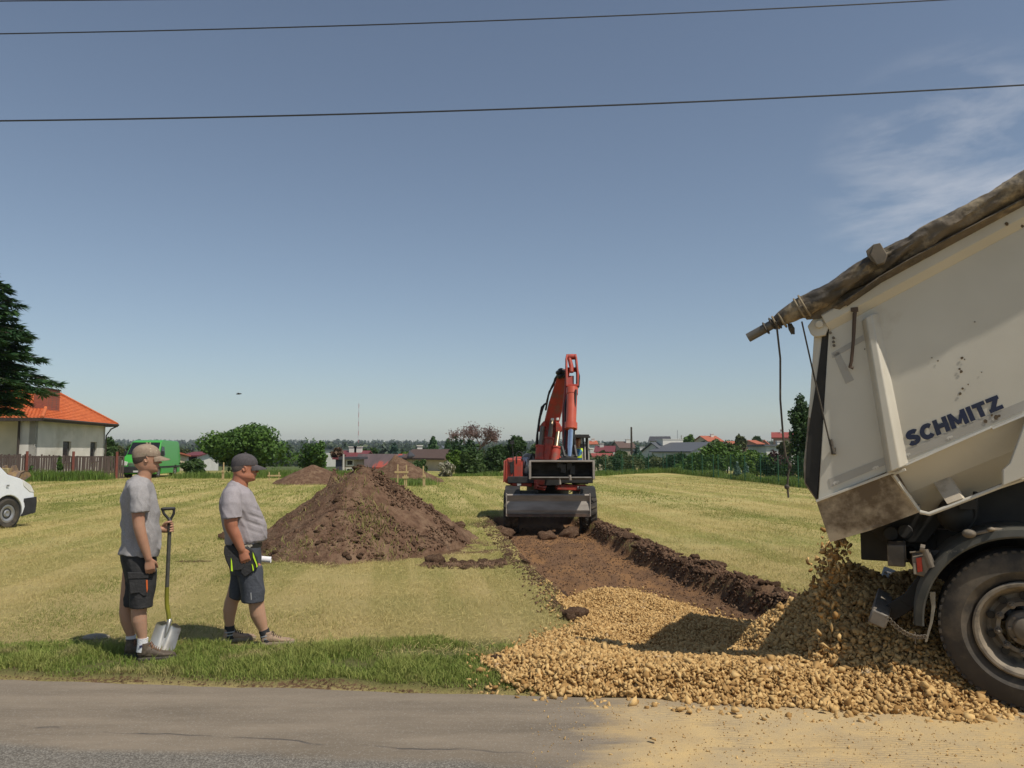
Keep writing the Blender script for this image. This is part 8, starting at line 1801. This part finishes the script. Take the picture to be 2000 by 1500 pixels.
# ---------------------------------------------------------------- wooded hills: many small crowns, one mass
def forest():
    r = np.random.default_rng(44); Vs, Ts = [], []
    for (n, y0, y1, pw, m, ls, hmul) in ((1500, 300, 700, 1., 110, .24, .95), (2200, 650, 1300, 1., 46, .36, 1.), (3600, 1250, 2800, 1., 22, .55, 1.1)):
        y = y0+(y1-y0)*r.random(n)**pw; x = r.uniform(-.80, .80, n)*y; kk = fbm(x/60., y/60., o=3)
        z = ground_z(x, y); h = hmul*r.uniform(8, 13, n)*(1+.25*fbm(x/90., y/90., o=2)); rad = h*r.uniform(.28, .48, n); con = r.random(n) < .55; rad = np.where(con, rad*.6, rad)
        d = r.normal(size=(n, m, 3)); d /= np.linalg.norm(d, axis=2)[..., None]; rr = r.random((n, m, 1))**.4; p = d*rr
        zc = p[..., 2:3]; tap = np.where(con[:, None, None], (1-(zc+1)/2)*1.1+.06, 1.); p = np.concatenate([p[..., :2]*tap, zc], -1)
        P = p*np.stack([rad, rad, h*.5], -1)[:, None, :]+np.stack([x, y, z+h*.5], -1)[:, None, :]
        nn = d+r.normal(size=d.shape)*.5; nn /= np.linalg.norm(nn, axis=2)[..., None]; t = np.cross(nn, r.normal(size=d.shape)); t /= np.linalg.norm(t, axis=2)[..., None]; b = np.cross(nn, t); s = (rad*ls)[:, None, None]*r.uniform(.6, 1.4, (n, m, 1))
        Vs.append(np.stack([P-t*s, P-b*s*.7, P+t*s, P+b*s*.7], 2).reshape(-1, 3)); Ts.append(np.repeat(np.clip(r.normal(.45, .25, n)-.25*con+.3*kk, 0, 1), m)+r.normal(size=n*m)*.08)
    V = np.concatenate(Vs); T = np.concatenate(Ts)
    tag(npmesh('forest', V, np.arange(len(V)).reshape(-1, 4), leafmat('far foliage', (.028, .055, .022), (.075, .10, .036), .1), None, False, {'tint': ('FACE', np.clip(T, 0, 1))}), 'wooded hills and tree belts far beyond the village', 'forest', kind='stuff')
forest()
# ================================================================ TIMBER MARKERS, POLES, MAST, WIRES
pine_w = pm('fresh pine', (.50, .38, .20), (.42, .31, .15), scale=8, rough=.8); 
def boards(label, Y, stakes, rails):
    base_ = atY((stakes[0][0]+stakes[-1][0])/2, stakes[0][2], Y); root = thing('profile_board', label, 'profile boards', (base_.x, Y, 0), 0, 'timber setting-out boards'); o = Vector((base_.x, Y, 0))
    for (x, t_, b_) in stakes: m = MB(); a, c = atY(x, t_, Y)-o, atY(x, b_, Y)-o; c.z = min(c.z, 0)-.2; m.beam(c, a, .055, .055, up=(0, 1, 0)); m.build('stake', pine_w, root)
    for (x0, y0, x1, y1) in rails: m = MB(); m.beam(atY(x0, y0, Y)-o+Vector((0, -.045, 0)), atY(x1, y1, Y)-o+Vector((0, -.045, 0)), .03, .09); m.build('crosspiece', pine_w, root)
boards('H-shaped fresh pine setting-out frame in front of the small pointed heap', 37., [(777, 907, 932), (794, 908, 934), (790.5, 926, 940)], [(771, 922, 798, 922), (786, 932.5, 798, 932.5)])
boards('low pale timber frame with two stakes left of the flat-topped heap', 46., [(526, 922, 936), (545, 922, 936)], [(523, 929, 549, 929)])
boards('tall pine stakes standing right of the H-shaped frame', 38., [(827, 910, 934), (829.5, 925, 934)], [(826, 930, 832, 930)])
boards('tall pine stake pair in the rough grass behind the walker', 47., [(437, 903, 930), (434.5, 918, 930)], [(433, 921, 438, 921)])
m = MB(); p = atY(1244, 923, 60.); m.box((0, 0, .2), (.12, .12, .45)); o = m.build('marker_stake', pm('yellow stake', (.6, .5, .2), rough=.8), None); o.location = (p.x, 60., float(ground_z(p.x, 60.))); tag(o, 'short yellow marker stake at the foot of the right hedge', 'stake')
def pole(name, label, px, pt, Y, r_, mat, pb=None, extra=None):
    c = atY(px, pt, Y); gz = float(ground_z(c.x, Y)); root = thing(name, label, 'pole', (c.x, Y, gz)); m = MB(); m.tube([(0, 0, -.3), (0, 0, c.z-gz)], [r_*1.2, r_*.8], 8); m.build('shaft', mat, root, smooth=True)
    if extra: extra(root, c.z-gz)
    return root
def cross(root, h): m = MB(); m.beam((-.5, 0, h-.3), (.5, 0, h-.3), .1, .1); m.beam((.25, 0, 0), (.06, 0, h*.35), .16, .16); m.build('brace', bark, root)
def ladder(root, h): m = MB(); m.beam((-.7, 0, 0), (-.1, 0, h*.4), .2, .2); m.beam((.7, 0, 0), (.1, 0, h*.4), .2, .2); m.build('brace', pm('concrete', (.35, .33, .3), rough=.9), root)
pole('utility_pole', 'tall dark wooden utility pole rising above the houses right of the excavator', 1233, 834, 110., .15, bark, extra=ladder)
pole('utility_pole', 'thin pale pole above the ridge of the large white house', 1331, 850, 150., .16, pm('pale concrete', (.5, .48, .45), rough=.9), extra=None)
pole('utility_pole', 'short pale pole beside the beige block house', 671, 887, 72., .09, pm('pale concrete 2', (.5, .48, .45), rough=.9))
def mast():
    Y = 1500.; c = atY(701, 788, Y); gz = float(ground_z(c.x, Y)); root = thing('radio_mast', 'very thin distant radio mast with red and white bands above the hills', 'mast', (c.x, Y, gz)); H = c.z-gz; wm_ = pm('mast white', (.6, .6, .6), rough=.7); rm_ = pm('mast red', (.45, .12, .10), rough=.7)
    for k in range(10): m = MB(); m.tube([(0, 0, H*k/10), (0, 0, H*(k+1)/10)], .55, 6); m.build('section', rm_ if k % 2 else wm_, root)
mast()
c = atY(1323, 838, 900.)
def mast2():
    Y = 900.; c = atY(1323, 840, Y); gz = float(ground_z(c.x, Y)); m = MB(); m.tube([(0, 0, 0), (0, 0, c.z-gz)], .3, 6); root = thing('radio_mast', 'small faint mast on the skyline above the large white house', 'mast', (c.x, Y, gz)); m.build('shaft', pm('mast grey', (.3, .3, .3), rough=.7), root)
mast2()
def wire(label, a, b_, Ya, Yb, sag, r_=.011, ext=8.):
    A_, B2 = atY(*a, Ya), atY(*b_, Yb); d = B2-A_; pts = []
    for k in range(41): t = -.25+(1.5 if sag else 6.)*k/40; pts.append(A_+d*t+Vector((0, 0, -sag*4*t*(1-t))))
    m = MB(); m.tube(pts, r_, 6); o = m.build('overhead_wire', pm('dark cable', (.03, .03, .032), rough=.5), None, smooth=True); tag(o, label, 'wire', 'overhead wires')
wire('lowest overhead wire, crossing the whole sky well above the men', (0, 236), (2000, 166), 11., 11., .09, .0125)
wire('middle overhead wire, crossing the top of the sky', (0, 66), (1800, 2), 11.5, 11.5, .07, .0105)
wire('topmost overhead wire, seen only in the upper left corner', (0, 2), (310, -1), 12., 12.1, .0, .010)
# a small bird in the sky
bd2 = thing('bird', 'tiny dark bird flying in the sky above the walker', 'bird', atY(466, 770, 30.)); m = MB(); m.tube([(-.10, 0, 0), (-.05, 0, .01), (.03, 0, .015), (.09, 0, .02), (.12, 0, .02)], [.008, .022, .028, .018, .005], 8)
for s_ in (-1, 1): m.loft([[Vector((.04, s_*.01, .02)), Vector((-.03, s_*.01, .02)), Vector((-.03, s_*.01, .012)), Vector((.04, s_*.01, .012))], [Vector((.05, s_*.09, .05)), Vector((-.02, s_*.09, .045)), Vector((-.02, s_*.09, .040)), Vector((.05, s_*.09, .043))], [Vector((-.03, s_*.19, .03)), Vector((-.05, s_*.19, .03)), Vector((-.05, s_*.19, .027)), Vector((-.03, s_*.19, .027))]])
union(m, 'body', pm('dark plumage', (.03, .03, .03), rough=.8), bd2, .004, 1)
# ================================================================ HAZE
def haze():
    m = bpy.data.materials.new('haze'); m.use_nodes = True; n, l = m.node_tree.nodes, m.node_tree.links; n.clear(); out = n.new('ShaderNodeOutputMaterial'); v = n.new('ShaderNodeVolumePrincipled')
    v.inputs['Color'].default_value = (.80, .86, .95, 1); v.inputs['Density'].default_value = .00016; v.inputs['Anisotropy'].default_value = .2; l.new(v.outputs[0], out.inputs['Volume'])
    b = MB(); b.box((0, 2070, 34), (7600, 4900, 100)); o = b.build('haze', m, None); tag(o, kind='stuff')
haze()
